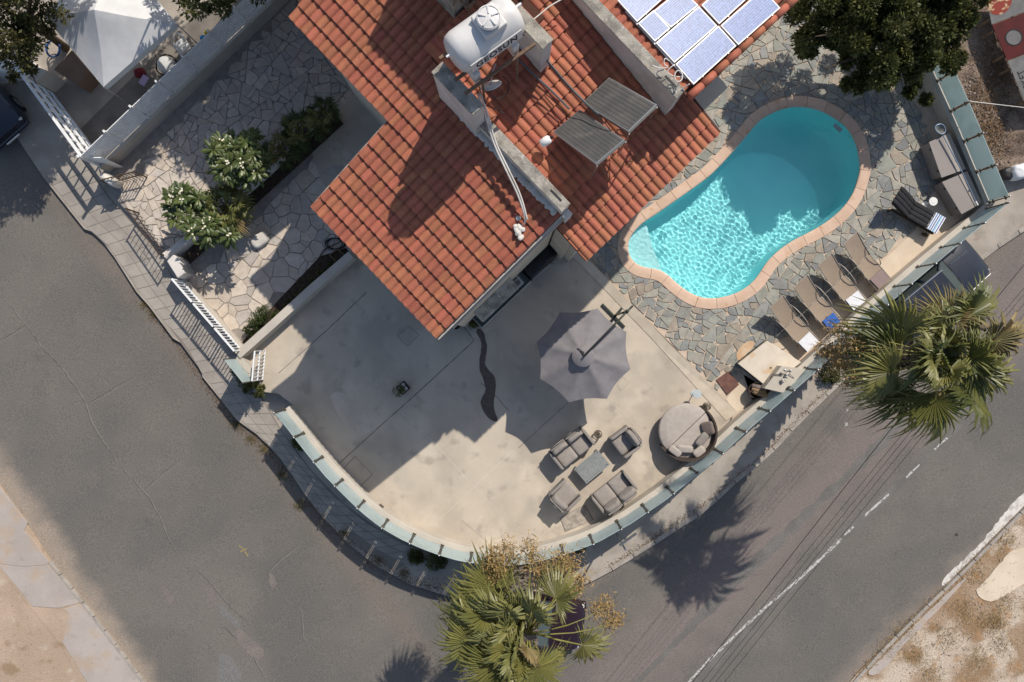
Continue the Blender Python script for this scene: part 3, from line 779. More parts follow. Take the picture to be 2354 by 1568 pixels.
# cast cover
P = [W(*p, ZD) for p in [(1646, 873), (1675, 853), (1699, 884), (1672, 908)]]
mc = MB().prism(P, ZD - .01, ZD + .02).obj('drain_cover', mat('rusty_iron', (.17, .085, .065), (.12, .06, .05), scale=6, rough=.85, bump=.4, bscale=30)); tag(mc, 'square rusty iron drain cover set in the slate paving', 'drain cover')
# coping stones
m_cop = mat('coping_stone', (.60, .43, .325), (.55, .385, .28), scale=3, rough=.8, bump=.2, fine=.06, rnd=.06, stain=[((.47, .24, .10), 3.2, .60, .74, .75)])
step = 5
for i in range(0, len(pool_line), step):
    idx = [(i + k) % len(pool_line) for k in range(step + 1)] if i + step <= len(pool_line) else [k % len(pool_line) for k in range(i, len(pool_line) + 1)]
    a = [pool_line[k] for k in idx]; b = [cop_out[k] for k in idx]
    t0 = (a[1] - a[0]).normalized() * .006; t1 = (a[-1] - a[-2]).normalized() * .006
    a = [a[0] + t0] + a[1:-1] + [a[-1] - t1]; b = [b[0] + t0] + b[1:-1] + [b[-1] - t1]
    n = len(a); vs = []
    for p, q in zip(a, b):
        d = (q - p).normalized()
        for off, z in ((0.0, ZD - .06), (-.012, ZD + .0), (.0, ZD + .024), (.04, ZD + .036), (.20, ZD + .03)): vs.append((p.x + d.x * off, p.y + d.y * off, z))
        vs += [(q.x, q.y, ZD + .022), (q.x, q.y, ZD - .03)]
    m_ = 7; fs = []
    for k in range(n - 1):
        for j in range(m_ - 1): fs.append((k * m_ + j, k * m_ + j + 1, (k + 1) * m_ + j + 1, (k + 1) * m_ + j))
    fs += [tuple(range(m_))[::-1], tuple((n - 1) * m_ + j for j in range(m_))]
    fs = [f[::-1] for f in fs]
    auto_smooth(MB().add(vs, fs).obj('coping_stone', m_cop, deck), 50)

# ------------------------------------------------------------------ pool basin and water
ZW = ZD - .075
m_basin = mat('pool_plaster', (.44, .90, .92), (.41, .87, .90), scale=1.5, rough=.7)
cen = W(1700, 478, 0)
def depth(x, y):
    t = (x - W(1480, 560).x) / (W(1960, 350).x - W(1480, 560).x)
    return -.95 - .85 * max(0, min(1, t))
rings = [(1.0, 0), (1.0, 1), (.985, 2), (.95, 3), (.88, 4), (.75, 5), (.6, 5), (.45, 5), (.3, 5), (.15, 5)]
vs = []; npl = len(pool_line)
for s, kind in rings:
    for p in pool_line:
        x, y = cen.x + (p.x - cen.x) * s, cen.y + (p.y - cen.y) * s; dd = depth(x, y)
        z = {0: ZD - .01, 1: dd + .30, 2: dd + .16, 3: dd + .06, 4: dd + .015, 5: dd}[kind]
        vs.append((x, y, z))
fs = []
for r in range(len(rings) - 1):
    for i in range(npl): fs.append((r * npl + i, r * npl + (i + 1) % npl, (r + 1) * npl + (i + 1) % npl, (r + 1) * npl + i))
vs.append((cen.x, cen.y, depth(cen.x, cen.y))); l = (len(rings) - 1) * npl
for i in range(npl): fs.append((l + i, l + (i + 1) % npl, len(vs) - 1))
basin = MB().add(vs, fs).obj('pool_basin', m_basin, smooth=True); struct(basin)
step_poly = [W(*p, 0) for p in [(1430, 520), (1488, 506), (1496, 540), (1506, 575), (1521, 608), (1530, 640), (1450, 640)]]
so = MB().prism(resample(smooth_line(step_poly, 2, True), .08, True), -.85, -.30).obj('entry_step', mat('pool_step', (.66, .86, .87), (.60, .82, .84), scale=3, rough=.7), basin, bevel=.03)
# water: a real rippled surface
wx0, wx1 = min(p.x for p in pool_line) - .02, max(p.x for p in pool_line) + .02
wy0, wy1 = min(p.y for p in pool_line) - .02, max(p.y for p in pool_line) + .02
st = .018
nx, ny = int((wx1 - wx0) / st), int((wy1 - wy0) / st)
X, Y = np.meshgrid(np.linspace(wx0, wx1, nx + 1), np.linspace(wy0, wy1, ny + 1), indexing='ij')
rs = np.random.RandomState(4); Z = np.zeros_like(X)
for _ in range(60):
    lam = rs.uniform(.09, .22); a = rs.normal(.8, .9); k = 2 * np.pi / lam
    Z += .20 / k ** 2 * np.sin(k * (X * np.cos(a) + Y * np.sin(a)) + rs.uniform(0, 6.28))
sp = W(1490, 600, 0); rr = np.hypot(X - sp.x, Y - sp.y)
Z += .75 * (.17 / 6.2832) ** 2 * np.sin(2 * np.pi * rr / .17) * np.exp(-((rr - 1.3) / .8) ** 2)
keepv = -np.ones(X.shape, int); vs = []
pl2 = [(p.x, p.y) for p in offset_line(pool_line, -.03, True)]
# scanline inside test
PX = np.array([p[0] for p in pl2]); PY = np.array([p[1] for p in pl2])
ins = np.zeros(X.shape, bool)
for i in range(len(pl2)):
    j = i - 1
    with np.errstate(divide='ignore', invalid='ignore'):
        c = ((PY[i] > Y) != (PY[j] > Y)) & (X < (PX[j] - PX[i]) * (Y - PY[i]) / (PY[j] - PY[i]) + PX[i])
    ins ^= c
quad = ins[:-1, :-1] | ins[1:, :-1] | ins[1:, 1:] | ins[:-1, 1:]
used = np.zeros(X.shape, bool)
used[:-1, :-1] |= quad; used[1:, :-1] |= quad; used[1:, 1:] |= quad; used[:-1, 1:] |= quad
keepv[used] = np.arange(used.sum())
vs = np.stack([X[used], Y[used], ZW + Z[used]], 1)
qi, qj = np.nonzero(quad)
fs = np.stack([keepv[qi, qj], keepv[qi + 1, qj], keepv[qi + 1, qj + 1], keepv[qi, qj + 1]], 1)
me = bpy.data.meshes.new('pool_water'); me.from_pydata(vs.tolist(), [], fs.tolist()); me.update()
me.polygons.foreach_set('use_smooth', [True] * len(me.polygons))
mw = bpy.data.materials.new('water'); mw.use_nodes = True
nt = mw.node_tree; nt.nodes.remove(nt.nodes['Principled BSDF'])
gls = nt.nodes.new('ShaderNodeBsdfRefraction'); gls.inputs['Color'].default_value = (.86, .99, .99, 1); gls.inputs['Roughness'].default_value = 0; gls.inputs['IOR'].default_value = 1.33
glo = nt.nodes.new('ShaderNodeBsdfGlossy'); glo.inputs['Roughness'].default_value = .02
fr = nt.nodes.new('ShaderNodeFresnel'); fr.inputs['IOR'].default_value = 1.33
mx = nt.nodes.new('ShaderNodeMixShader')
nt.links.new(fr.outputs[0], mx.inputs[0]); nt.links.new(gls.outputs[0], mx.inputs[1]); nt.links.new(glo.outputs[0], mx.inputs[2])
nt.links.new(mx.outputs[0], nt.nodes['Material Output'].inputs['Surface'])
me.materials.append(mw)
water = link('pool_water', me); struct(water)
water.cycles.is_caustics_caster = True
basin.cycles.is_caustics_receiver = True; so.cycles.is_caustics_receiver = True
sun_d.cycles.is_caustics_light = True
SC.cycles.caustics_refractive = True
# main drain, skimmer mouth
fl = MB().lathe([(0, .02), (.10, .02), (.12, 0)], 20, W(1880, 352, -1.79)).obj('drain_grille', mat('drain_plastic', (.10, .26, .28), rough=.6), basin)
o = MB().prism([W(*p, ZD) for p in [(1921, 283), (1938, 297), (1933, 303), (1917, 289)]], ZW - .02, ZD - .02).obj('skimmer_mouth', mat('grey_plastic', (.30, .34, .34), rough=.6), deck)
o = MB().prism([W(*p, ZD) for p in [(1942, 262), (1962, 275), (1956, 284), (1938, 276)]], ZD, ZD + .018).obj('skimmer_lid', m_white, deck)

# ------------------------------------------------------------------ front drive and garden path
drive = struct(MB().prism([G0(*p) for p in [(250, 440), (385, 590), (402, 640), (560, 815), (812, 592), (900, 480), (1150, 300), (900, -60), (640, -60), (225, 380)]], -.9, -.02).obj('front_garden', m_joint2))
driveP = [(262, 440), (300, 400), (600, 70), (690, -20), (1000, 40), (800, 235), (640, 380), (560, 435), (415, 585), (388, 590), (330, 525)]
crazy([G0(*p) for p in driveP], .36, 21, .010, -.05, .0, drive, m_lime, wonk=.30)
pathP = [(425, 640), (470, 620), (600, 490), (790, 290), (880, 330), (1000, 420), (820, 580), (745, 600), (640, 690), (575, 770), (548, 790), (470, 690)]
crazy([G0(*p) for p in pathP], .375, 33, .011, -.05, .0, drive, m_lime, wonk=0)
# ------------------------------------------------------------------ the house
ZE1, ZE2, TS = 6.1, 6.3, .25
HB = W(1005, 778, ZE1); HA = W(715, 475, ZE1)
he = (HB - HA).normalized(); hn = Vector((-he.y, he.x, 0))
if hn.x < 0: hn = -hn
LA = (HB - HA).length
def HF(a, b, z=0.0): return Vector((HB.x + he.x * a + hn.x * b, HB.y + he.y * a + hn.y * b, z))
z1 = lambda b: ZE1 + TS * b
z2 = lambda a: ZE2 + TS * (1.17 - a)
z3 = lambda b: 7.82 - .19 * (b - 7.98)
house = thing('house', 'two storey house with terracotta tile roofs beside the pool', 'house', HF(-2, 3, 0))
def hprism(a0, a1, b0, b1, zt, z0=-.05):       # block on the house axes, zt(a, b) gives the top
    c = [(a0, b0), (a1, b0), (a1, b1), (a0, b1)]
    vs = [HF(a, b, z0 if not callable(z0) else z0(a, b)) for a, b in c] + [HF(a, b, zt(a, b)) for a, b in c]
    return MB().add(vs, [(0, 1, 2, 3), (7, 6, 5, 4), (1, 0, 4, 5), (2, 1, 5, 6), (3, 2, 6, 7), (0, 3, 7, 4)])
def fixn(o):
    bm = bmesh.new(); bm.from_mesh(o.data); bmesh.ops.recalc_face_normals(bm, faces=bm.faces); bm.to_mesh(o.data); bm.free(); return o
walls = [(-4.35, -.06, .5, 4.17, lambda a, b: z1(b) - .10), (-7.75, -4.36, 3.1, 8.2, lambda a, b: z1(min(b, 6.6)) - .10), (-4.34, .72, 4.42, 8.2, lambda a, b: z2(a) - .10),
         (-7.5, -.22, 8.21, 12.0, lambda a, b: z3(b) - .12), (-.05, .50, 4.26, 4.40, lambda a, b: z2(a) - .10)]
for w in walls: fixn(hprism(*w[:4], w[4]).obj('wall', m_house, house))
fixn(hprism(-12.8, -8.2, 5.2, 9.0, lambda a, b: 6.5).obj('wall', m_house, house))
fixn(hprism(-7.0, -4.7, 6.75, 9.0, lambda a, b: 10.4, 6.4).obj('roof_shade_block', m_house, house, bevel=.02))  # unseen block added to cast the broad shadow on the upper tiles
# roof decks under the tiles
decks = [(-LA, 0, 0.02, 4.2, lambda a, b: z1(b) - .045, lambda a, b: z1(b) - .12), (-7.95, -LA - .01, 2.8, 6.9, lambda a, b: z1(b) - .045, lambda a, b: z1(b) - .12),
         (-LA, -3.45, 4.21, 6.9, lambda a, b: z1(b) - .047, lambda a, b: z1(b) - .12),
         (-4.6, .0, 4.42, 7.74, lambda a, b: z2(a) - .045, lambda a, b: z2(a) - .12), (.0, 1.16, 3.97, 8.58, lambda a, b: z2(a) - .045, lambda a, b: z2(a) - .12),
         (-13.05, -8.2, 3.31, 6.5, lambda a, b: ZE1 - .045 + TS * (b - 3.31), lambda a, b: ZE1 - .12 + TS * (b - 3.31)),
         (-5.5, .10, 7.98, 12.3, lambda a, b: z3(b) - .045, lambda a, b: z3(b) - .12)]
roofs = []
for d in decks: roofs.append(fixn(hprism(*d[:4], d[4], d[5]).obj('roof', m_roofdeck, house)))
# clay tile, local frame: x across, y up the slope, z out
PW, PC, TL = .2055, .350, .42
def tile_mesh(name, w=PW):
    prof = [(0.0, .006), (.022, .0), (.044, .004), (.052, .016), (.068, .032), (.095, .043), (.125, .047), (.155, .043), (.185, .030), (.2055, .012)]
    vs = []; th = .040
    for y, lift, k in ((0, .060, 1.0), (TL, .0, .97)):
        for x, z in prof: vs.append((x * w / PW, y, z * k + lift))
    n = len(prof)
    for x, z in prof: vs.append((x * w / PW, .0, z + .060 - th))
    for x, z in prof: vs.append((x * w / PW, .0, z + .060))
    fs = [(i, i + 1, n + i + 1, n + i) for i in range(n - 1)] + [(2 * n + i, 2 * n + i + 1, 3 * n + i + 1, 3 * n + i) for i in range(n - 1)]
    me = bpy.data.meshes.new(name); me.from_pydata(vs, [], fs); me.update(); me.materials.append(m_tile)
    sm = [True] * (n - 1) + [False] * (n - 1); me.polygons.foreach_set('use_smooth', sm)
    return me, np.array(vs), fs
TM, TV, TF = tile_mesh('tile')
tile_mats = []
def lay(a_of, b_of, rows, cols, along, up, zf, keep):
    pass
def tile_set(origin, ax, upv, ncol, nrow, slope, skip=None, flip=False):
    # origin: lower corner of the set at roof surface, ax: unit along the eave, upv: unit horizontal direction up the slope
    out = []
    cs = 1 / math.sqrt(1 + slope * slope); up3 = Vector((upv.x * cs, upv.y * cs, slope * cs)); nz = ax.cross(up3)
    if nz.z < 0: nz = -nz
    for r in range(nrow):
        for c in range(ncol):
            if skip and skip(c, r): continue
            o = origin + ax * (c * PW) + Vector((upv.x, upv.y, slope)) * (r * PC) + nz * (-.02)
            M = Matrix((ax, up3, nz)).transposed().to_4x4()
            if flip: pass
            M = Matrix.Translation(o + Vector((R.uniform(-.004, .004), R.uniform(-.004, .004), R.uniform(0, .004)))) @ M @ Matrix.Rotation(R.gauss(0, .011), 4, 'Z')
            out.append(M)
    return out
S1 = tile_set(HF(-LA, 0, ZE1), he, hn, 22, 12, TS)
S1b = tile_set(HF(-7.95, 8 * PC, z1(8 * PC)), he, hn, 17, 11, TS)
S1c = tile_set(HF(-LA + .01, 12 * PC, z1(12 * PC)), he, hn, 5, 7, TS)
eu = -he
S2 = tile_set(HF(1.17, 3.97, ZE2), hn, eu, 22, 4, TS)
S2b = tile_set(HF(1.17 - 4 * PC, 4.44, z2(1.17 - 4 * PC)), hn, eu, 16, 13, TS)
bl = 7.98 + 12 * PC
S3 = tile_set(HF(-5.4, bl, z3(bl)), he, -hn, 26, 12, .19)
S1d = tile_set(HF(-13.05, 3.31, ZE1), he, hn, 22, 9, TS)
allm = S1d + S1 + S2 + S2b + S1b + S1c + S3
near = S1 + S2[-36:]
keepset = near[:300]; rest = [m for m in allm if not any(m is k for k in keepset)]
for M in keepset:
    ii = 1 if any(M is k for k in S2) else 0
    o = bpy.data.objects.new('roof_tile', TM); COL.objects.link(o); o.parent = roofs[4 if ii else 0]
    o.matrix_local = M
V = np.hstack([TV, np.ones((len(TV), 1))]); vs = []; fs = []; smo = []
base_f = np.array(TF)
for i, M in enumerate(rest):
    vs.append((V @ np.array(M).T)[:, :3]); fs.append(base_f + i * len(TV))
me = bpy.data.meshes.new('roof_tiles'); me.from_pydata(np.vstack(vs).tolist(), [], np.vstack(fs).tolist()); me.update(); me.materials.append(m_tile)
n9 = len(TF) // 2
me.polygons.foreach_set('use_smooth', ([True] * n9 + [False] * n9) * len(rest))
stuff(link('roof_tiles', me, house))
# verge: rounded tiles along the pool end of the panel roof
for i in range(10):
    b0 = 8.0 + i * .42; p = HF(.12, b0, z3(b0) + .02); q = HF(.12, b0 + .47, z3(b0 + .47) + .01)
    MB().tube([p, q], [.10, .088], 14).obj('verge_tile', m_tile, roofs[6], smooth=True)
# verge edge of the terrace gable and soffit strip
mb = MB().obox(HF(-.02, .0, ZE1 - .16), he * .07, hn * 4.2 + Vector((0, 0, TS * 4.2)), Vector((0, 0, .11))); mb.obj('gable_trim', m_wall, house)
mb = MB().obox(HF(-.06, .45, ZE1 - .35 + TS * .45), he * .16, hn * 3.7 + Vector((0, 0, TS * 3.7)), Vector((0, 0, .14))); mb.obj('gable_ledge', m_wall, house)
mb = MB().obox(HF(-LA - .03, .0, ZE1 - .16), he * .07, hn * 2.8 + Vector((0, 0, TS * 2.8)), Vector((0, 0, .12))); mb.obj('gable_trim', m_wall, house)
# parapets
def parapet(a0, a1, b0, b1, ztop, zbot):
    o = fixn(hprism(a0, a1, b0, b1, lambda a, b: ztop, zbot).obj('parapet', m_plaster, house, bevel=.01))
    fixn(hprism(a0 - .01, a1 + .01, b0 - .015, b1 + .015, lambda a, b: ztop + .035, lambda a, b: ztop + .002).obj('parapet_top', m_oldcon, o, bevel=.012))
    return o
p1 = parapet(-3.3, -.02, 4.17, 4.42, 7.58, 5.8)
fixn(hprism(-.02, .16, 4.18, 4.40, lambda a, b: 7.1, 5.8).obj('parapet_foot', m_plaster, p1, bevel=.02))
p2 = parapet(-6.5, -.05, 7.73, 7.98, 7.90, 5.8)
for pp, aa, bb, zz in ((p1, -.30, 4.33, 7.618), (p2, -.34, 7.90, 7.938)):
    MB().obox(HF(aa - .25, bb - .03, zz), he * .35, hn * .045, Vector((0, 0, .006))).obj('slot', m_black, pp)
# mortar fillet smeared on the tiles beside the first parapet
mb = MB(); n = 46
for i in range(n):
    a = -3.3 + 3.2 * i / n
    mb.soft(HF(a, 4.13 - R.uniform(0, .05), z1(4.13) + .05), (.13, .16 + R.uniform(0, .08), .10), math.atan2(he.y, he.x), .8, 8, 5)
stuff(mb.obj('mortar_fillet', m_plaster, house, smooth=True))
# canopy slab and vents on the pool side wall
fixn(hprism(-.24, .42, 8.75, 10.2, lambda a, b: 4.6, 4.42).obj('canopy_slab', m_house, house, bevel=.01))
fixn(hprism(-.24, .50, 8.22, 8.72, lambda a, b: 4.3, 3.6).obj('chimney_breast', m_wall, house, bevel=.01))
# terrace side: outdoor chimney hood over the counter
fixn(hprism(-.07, .34, 1.05, 2.55, lambda a, b: 2.75 - max(0, a) * .9, lambda a, b: 2.3).obj('barbecue_hood', m_oldcon, house, bevel=.05, seg=3))
# doorstep on the garden front
for k, (a0, a1, d, zt) in enumerate([(-2.85, -1.7, .95, .15), (-2.85, -1.35, .62, .30)]):
    fixn(hprism(a0, a1, .5 - d, .52, lambda a, b: zt, -.02).obj('doorstep', m_terrace, house, bevel=.01))
fixn(hprism(-5.9, -4.36, 1.2, 3.12, lambda a, b: .16, -.02).obj('porch_slab', m_wall, house, bevel=.012))
# windows and doors in the walls (seen only from the side)
m_dglass = mat('dark_glass', (.03, .04, .05), rough=.1, spec=.6)
for a0, a1, b, zz0, zz1 in [(-3.9, -2.9, .5, 3.7, 4.9), (-1.3, -.4, .5, 3.7, 4.9), (-2.6, -1.75, .5, .3, 2.4), (-3.9, -3.0, .5, .9, 2.2)]:
    w_ = MB().obox(HF(a0, b - .03, zz0), he * (a1 - a0), hn * .06, Vector((0, 0, zz1 - zz0))).obj('window', m_white, house)
    MB().obox(HF(a0 + .07, b - .045, zz0 + .07), he * (a1 - a0 - .14), hn * .03, Vector((0, 0, zz1 - zz0 - .14))).obj('pane', m_dglass, w_)
for b0, b1, zz0, zz1 in [(5.0, 6.2, .15, 2.3), (6.8, 7.8, 3.7, 4.9), (5.0, 6.0, 3.7, 4.9)]:
    w_ = MB().obox(HF(.70, b0, zz0), hn * (b1 - b0), he * .06, Vector((0, 0, zz1 - zz0))).obj('window', m_white, house); fixn(w_)
    fixn(MB().obox(HF(.72, b0 + .07, zz0 + .07), hn * (b1 - b0 - .14), he * .055, Vector((0, 0, zz1 - zz0 - .14))).obj('pane', m_dglass, w_))

# water tank on its stand
tank = thing('water_tank', 'white plastic roof tank lettered GEOSUN on a concrete stand', 'water tank', W(1113, 85, 9.0))
pil = m_plaster
# two support walls
def standwall(px, py, z, la, lb, hgt, name, zb):
    c = W(px, py, z)
    o = MB().obox(Vector((c.x, c.y, zb)) - he * la / 2 - hn * lb / 2, he * la, hn * lb, Vector((0, 0, z - zb)))
    return o.obj(name, pil, tank, bevel=.015)
sw1 = standwall(1052, 205, 8.75, 1.25, .30, 0, 'stand_wall', 6.8)
MB().obox(W(1052, 205, 8.75) - he * .64 - hn * .165 + Vector((0, 0, .002)), he * 1.28, hn * .33, Vector((0, 0, .05))).obj('coping', m_oldcon, sw1, bevel=.01)
sw2 = standwall(1220, 62, 8.75, 1.05, .28, 0, 'stand_wall', 7.0)
MB().obox(W(1220, 62, 8.75) - he * .54 - hn * .155 + Vector((0, 0, .002)), he * 1.08, hn * .31, Vector((0, 0, .05))).obj('coping', m_oldcon, sw2, bevel=.01)
ta, tb_ = W(1060, 118, 9.75), W(1166, 42, 9.75)
tdir = (tb_ - ta).normalized(); tlen = (tb_ - ta).length; tr = .44
def cyl_along(a, d, prof, n=32):
    mb = MB(); u = d.cross(Vector((0, 0, 1))).normalized(); w_ = u.cross(d); vs = []
    for s, r in prof:
        for k in range(n):
            an = 2 * math.pi * k / n; vs.append(a + d * s + (u * math.cos(an) + w_ * math.sin(an)) * r)
    m = len(prof); fs = [(i * n + k, i * n + (k + 1) % n, (i + 1) * n + (k + 1) % n, (i + 1) * n + k) for i in range(m - 1) for k in range(n)]
    fs += [tuple(range(n))[::-1], tuple((m - 1) * n + k for k in range(n))]
    return mb.add(vs, fs)
prof = [(-.24, .05), (-.23, .22), (-.19, .34), (-.12, .41), (0, tr)] + [(tlen * i / 8, tr) for i in range(1, 8)] + [(tlen, tr), (tlen + .12, .41), (tlen + .19, .34), (tlen + .23, .22), (tlen + .24, .05)]
o = fixn(cyl_along(ta, tdir, prof).obj('tank_body', m_tankw, tank)); auto_smooth(o, 60)
tm = ta.lerp(tb_, .62); side = Vector((-tdir.y, tdir.x, 0)).normalized()
nb = MB().box((tm.x, tm.y, tm.z + tr * .95), (.52, .52, .22), math.atan2(tdir.y, tdir.x) + rad(0)).obj('filler_neck', m_tankw, tank, bevel=.03)
lid = MB().lathe([(.235, 0), (.245, .03), (.245, .06), (.215, .085), (.20, .07), (.12, .09), (0, .095)], 36, (tm.x, tm.y, tm.z + tr + .14)).obj('tank_lid', m_tankw, tank); auto_smooth(lid, 30)
for k in range(5):
    a = k * 2 * math.pi / 5 + .4
    MB().box((tm.x + math.cos(a) * .13, tm.y + math.sin(a) * .13, tm.z + tr + .235), (.15, .035, .03), a).obj('lid_rib', m_tankw, lid, bevel=.006)
MB().tube([ta - tdir * .22 + Vector((0, 0, .22)), ta - tdir * .34 + Vector((0, 0, .22))], .025, 10).obj('nozzle', m_white, tank)
MB().tube([tb_ + tdir * .22 + Vector((0, 0, .22)), tb_ + tdir * .34 + Vector((0, 0, .22))], .025, 10).obj('nozzle', m_white, tank)
# saddle blocks and cradle
dn = -side if side.y > 0 else side             # towards the camera
for f in (.04, .90):
    c = ta.lerp(tb_, f); MB().box((c.x, c.y, c.z - tr - .10), (.16, .95, .45), math.atan2(tdir.y, tdir.x)).obj('cradle', m_tankw, tank, bevel=.02)
m_wood = mat('old_timber', (.20, .13, .085), (.13, .085, .06), scale=9, rough=.9, bump=.4)
for off, dz in ((dn * .56, -.60), (dn * .20, -.62), (dn * -.35, -.62)):
    MB().bar(ta - tdir * .35 + off + Vector((0, 0, dz)), tb_ + tdir * .3 + off + Vector((0, 0, dz)), .06, .08).obj('stand_beam', m_wood, tank)
for f in (.1, .9):
    c = ta.lerp(tb_, f) + dn * .52; MB().bar(c + Vector((0, 0, -.6)), c + Vector((0, 0, -2.2)), .05, .05).obj('stand_leg', m_wood, tank)
# lettering on the tank flank
fc = bpy.data.curves.new('tank_lettering', 'FONT'); fc.body = 'GEOSUN'; fc.size = .235; fc.align_x = 'CENTER'; fc.align_y = 'CENTER'; fc.extrude = .002; fc.offset = .004; fc.space_character = 1.12
fc.materials.append(m_black)
ft = bpy.data.objects.new('tank_lettering', fc); COL.objects.link(ft); ft.parent = tank
cc = ta.lerp(tb_, .50); fn = (dn * math.cos(rad(8)) + Vector((0, 0, math.sin(rad(8))))).normalized()
pos = cc + fn * (tr + .012)
xa = tdir; za = fn; ya = za.cross(xa).normalized()
Mx = Matrix((xa, ya, za)).transposed().to_4x4(); Mx.translation = pos - tank.location
ft.matrix_local = Mx
ft = meshify(ft)
# flat board behind the lettering
MB().obox(pos - xa * .62 - ya * .14 - za * .03, xa * 1.24, ya * .28, za * .026).obj('name_plate', m_tankw, tank, bevel=.008)

# roof block of the neighbour tank house at the top of the picture
c = W(1042, -138, 8.9)
blk = tag(MB().obox(Vector((c.x, c.y, 7.2)) - he * .75 - hn * .8, he * 1.5, hn * 1.6, Vector((0, 0, 1.8))).obj('roof_block', m_oldcon, bevel=.02), 'weathered concrete block on the upper tile roof', 'roof block')
for k, (p, q) in enumerate([((1040, -30), (1078, 22)), ((1078, 22), (1110, -30)), ((1078, 22), (1078, -60))]):
    pass
tf = thing('timber_frame', 'rusty timber trestle standing on the roof behind the tank', 'trestle', W(1075, 20, 8.0))
MB().bar(W(1028, -40, 8.5), W(1074, 20, 8.5), .05, .05).obj('strut', m_wood, tf)
MB().bar(W(1118, -30, 8.5), W(1076, 20, 8.5), .05, .05).obj('strut', m_wood, tf)
MB().bar(W(1068, -70, 8.45), W(1076, 24, 8.45), .07, .07).obj('beam', m_wood, tf)
MB().bar(W(1076, 20, 8.5), W(1076, 20, 8.5) - Vector((0, 0, 1.0)), .05, .05).obj('leg', m_wood, tf)

# solar collectors: tilted boxes, upper-left edge low, lower-right edge high
m_collector = mat('collector_glass', (.085, .086, .084), (.11, .105, .098), scale=2.5, rough=.16, spec=.6, stain=[((.20, .18, .155), 2.2, .55, .75, .5)])
m_alu = mat('aluminium', (.48, .48, .47), rough=.35, metal=.8)
m_fin = mat('absorber_seam', (.036, .037, .038), rough=.3)
def collector(name, label, q, cat='solar collector', lines=8):
    # q: four survey corners with heights: low-left, low-right, high-right, high-left
    P = [W(x, y, z) for x, y, z in q]
    t = thing(name, label, cat, (P[0] + P[1]) / 2, 'solar water collectors')
    xa = P[1] - P[0]; ya = P[3] - P[0]; n = xa.cross(ya).normalized()
    if n.z < 0: n = -n
    b = MB().obox(P[0] - n * .085, xa, ya, n * .08); fixn(b.obj('casing', m_alu, t, bevel=.006))
    xu, yu = xa.normalized(), ya.normalized()
    fixn(MB().obox(P[0] + xu * .035 + yu * .035 - n * .004, xa - xu * .07, ya - yu * .07, n * .006).obj('glazing', m_collector, t))
    for i in range(1, lines + 1):
        p = P[0] + xa * (i / (lines + 1))
        fixn(MB().obox(p + yu * .05 - xu * .005 + n * .002, ya - yu * .1, xu * .007, n * .002).obj('absorber_seam', m_fin, t))
    for p in (P[2], P[3]):
        g = p - n * .08; d = (P[0] + P[1]) / 2 - p
        MB().tube([g, Vector((g.x, g.y, z2(0.6) if False else g.z - 1.25))], .018, 8).obj('leg', m_steel, t)
        h = g + (Vector((d.x, d.y, 0)).normalized()) * .65; MB().tube([g, Vector((h.x, h.y, g.z - 1.1))], .015, 8).obj('brace', m_steel, t)
    return t
collector('solar_collector', 'grey solar water collector beside the white bottle on the roof', [(1271, 303, 7.30), (1333, 251, 7.30), (1436, 321, 8.35), (1370, 376, 8.35)])
collector('solar_collector', 'grey solar water collector nearer the second parapet on the roof', [(1338, 236, 7.40), (1400, 177, 7.40), (1508, 241, 8.40), (1444, 302, 8.40)])
bt = W(1254, 325, 7.35)
bo = thing('expansion_bottle', 'small white plastic bottle beside the lower solar collector', 'bottle', bt)
d_ = (W(1268, 316, 7.4) - bt).normalized(); fixn(cyl_along(bt - d_ * .10, d_, [(-.03, .06), (0, .10), (.10, .105), (.2, .10), (.23, .06)], 20).obj('bottle_body', m_white, bo, smooth=True))
fixn(cyl_along(bt - d_ * .10, d_, [(.23, .03), (.30, .03)], 12).obj('neck', m_black, bo))

# photovoltaic array on the panel roof
mp = bpy.data.materials.new('photovoltaic_cells'); mp.use_nodes = True; nt = mp.node_tree; bs = nt.nodes['Principled BSDF']
oi = nt.nodes.new('ShaderNodeObjectInfo'); geo = nt.nodes.new('ShaderNodeNewGeometry')
vo = nt.nodes.new('ShaderNodeTexVoronoi'); vo.inputs['Scale'].default_value = 26; nt.links.new(geo.outputs['Position'], vo.inputs['Vector'])
cr = nt.nodes.new('ShaderNodeValToRGB'); cr.color_ramp.elements[0].color = (.04, .075, .22, 1); cr.color_ramp.elements[1].color = (.13, .21, .45, 1)
nt.links.new(vo.outputs['Color'], cr.inputs[0]); nt.links.new(cr.outputs[0], bs.inputs['Base Color'])
bs.inputs['Roughness'].default_value = .42; bs.inputs['Specular IOR Level'].default_value = .35; bs.inputs['Coat Weight'].default_value = .12; bs.inputs['Coat Roughness'].default_value = .35
bp = nt.nodes.new('ShaderNodeBump'); bp.inputs['Strength'].default_value = .12; nt.links.new(vo.outputs['Distance'], bp.inputs['Height'])
nt.links.new(bp.outputs[0], bs.inputs['Normal'])
m_cellline = mat('busbar', (.42, .48, .60), rough=.5)
m_cellgap = mat('cell_gap', (.20, .27, .45), rough=.5)
pn = Vector((hn.x * .19, hn.y * .19, 1)).normalized(); pp0 = HF(-1, 8.6, z3(8.6) + .17)
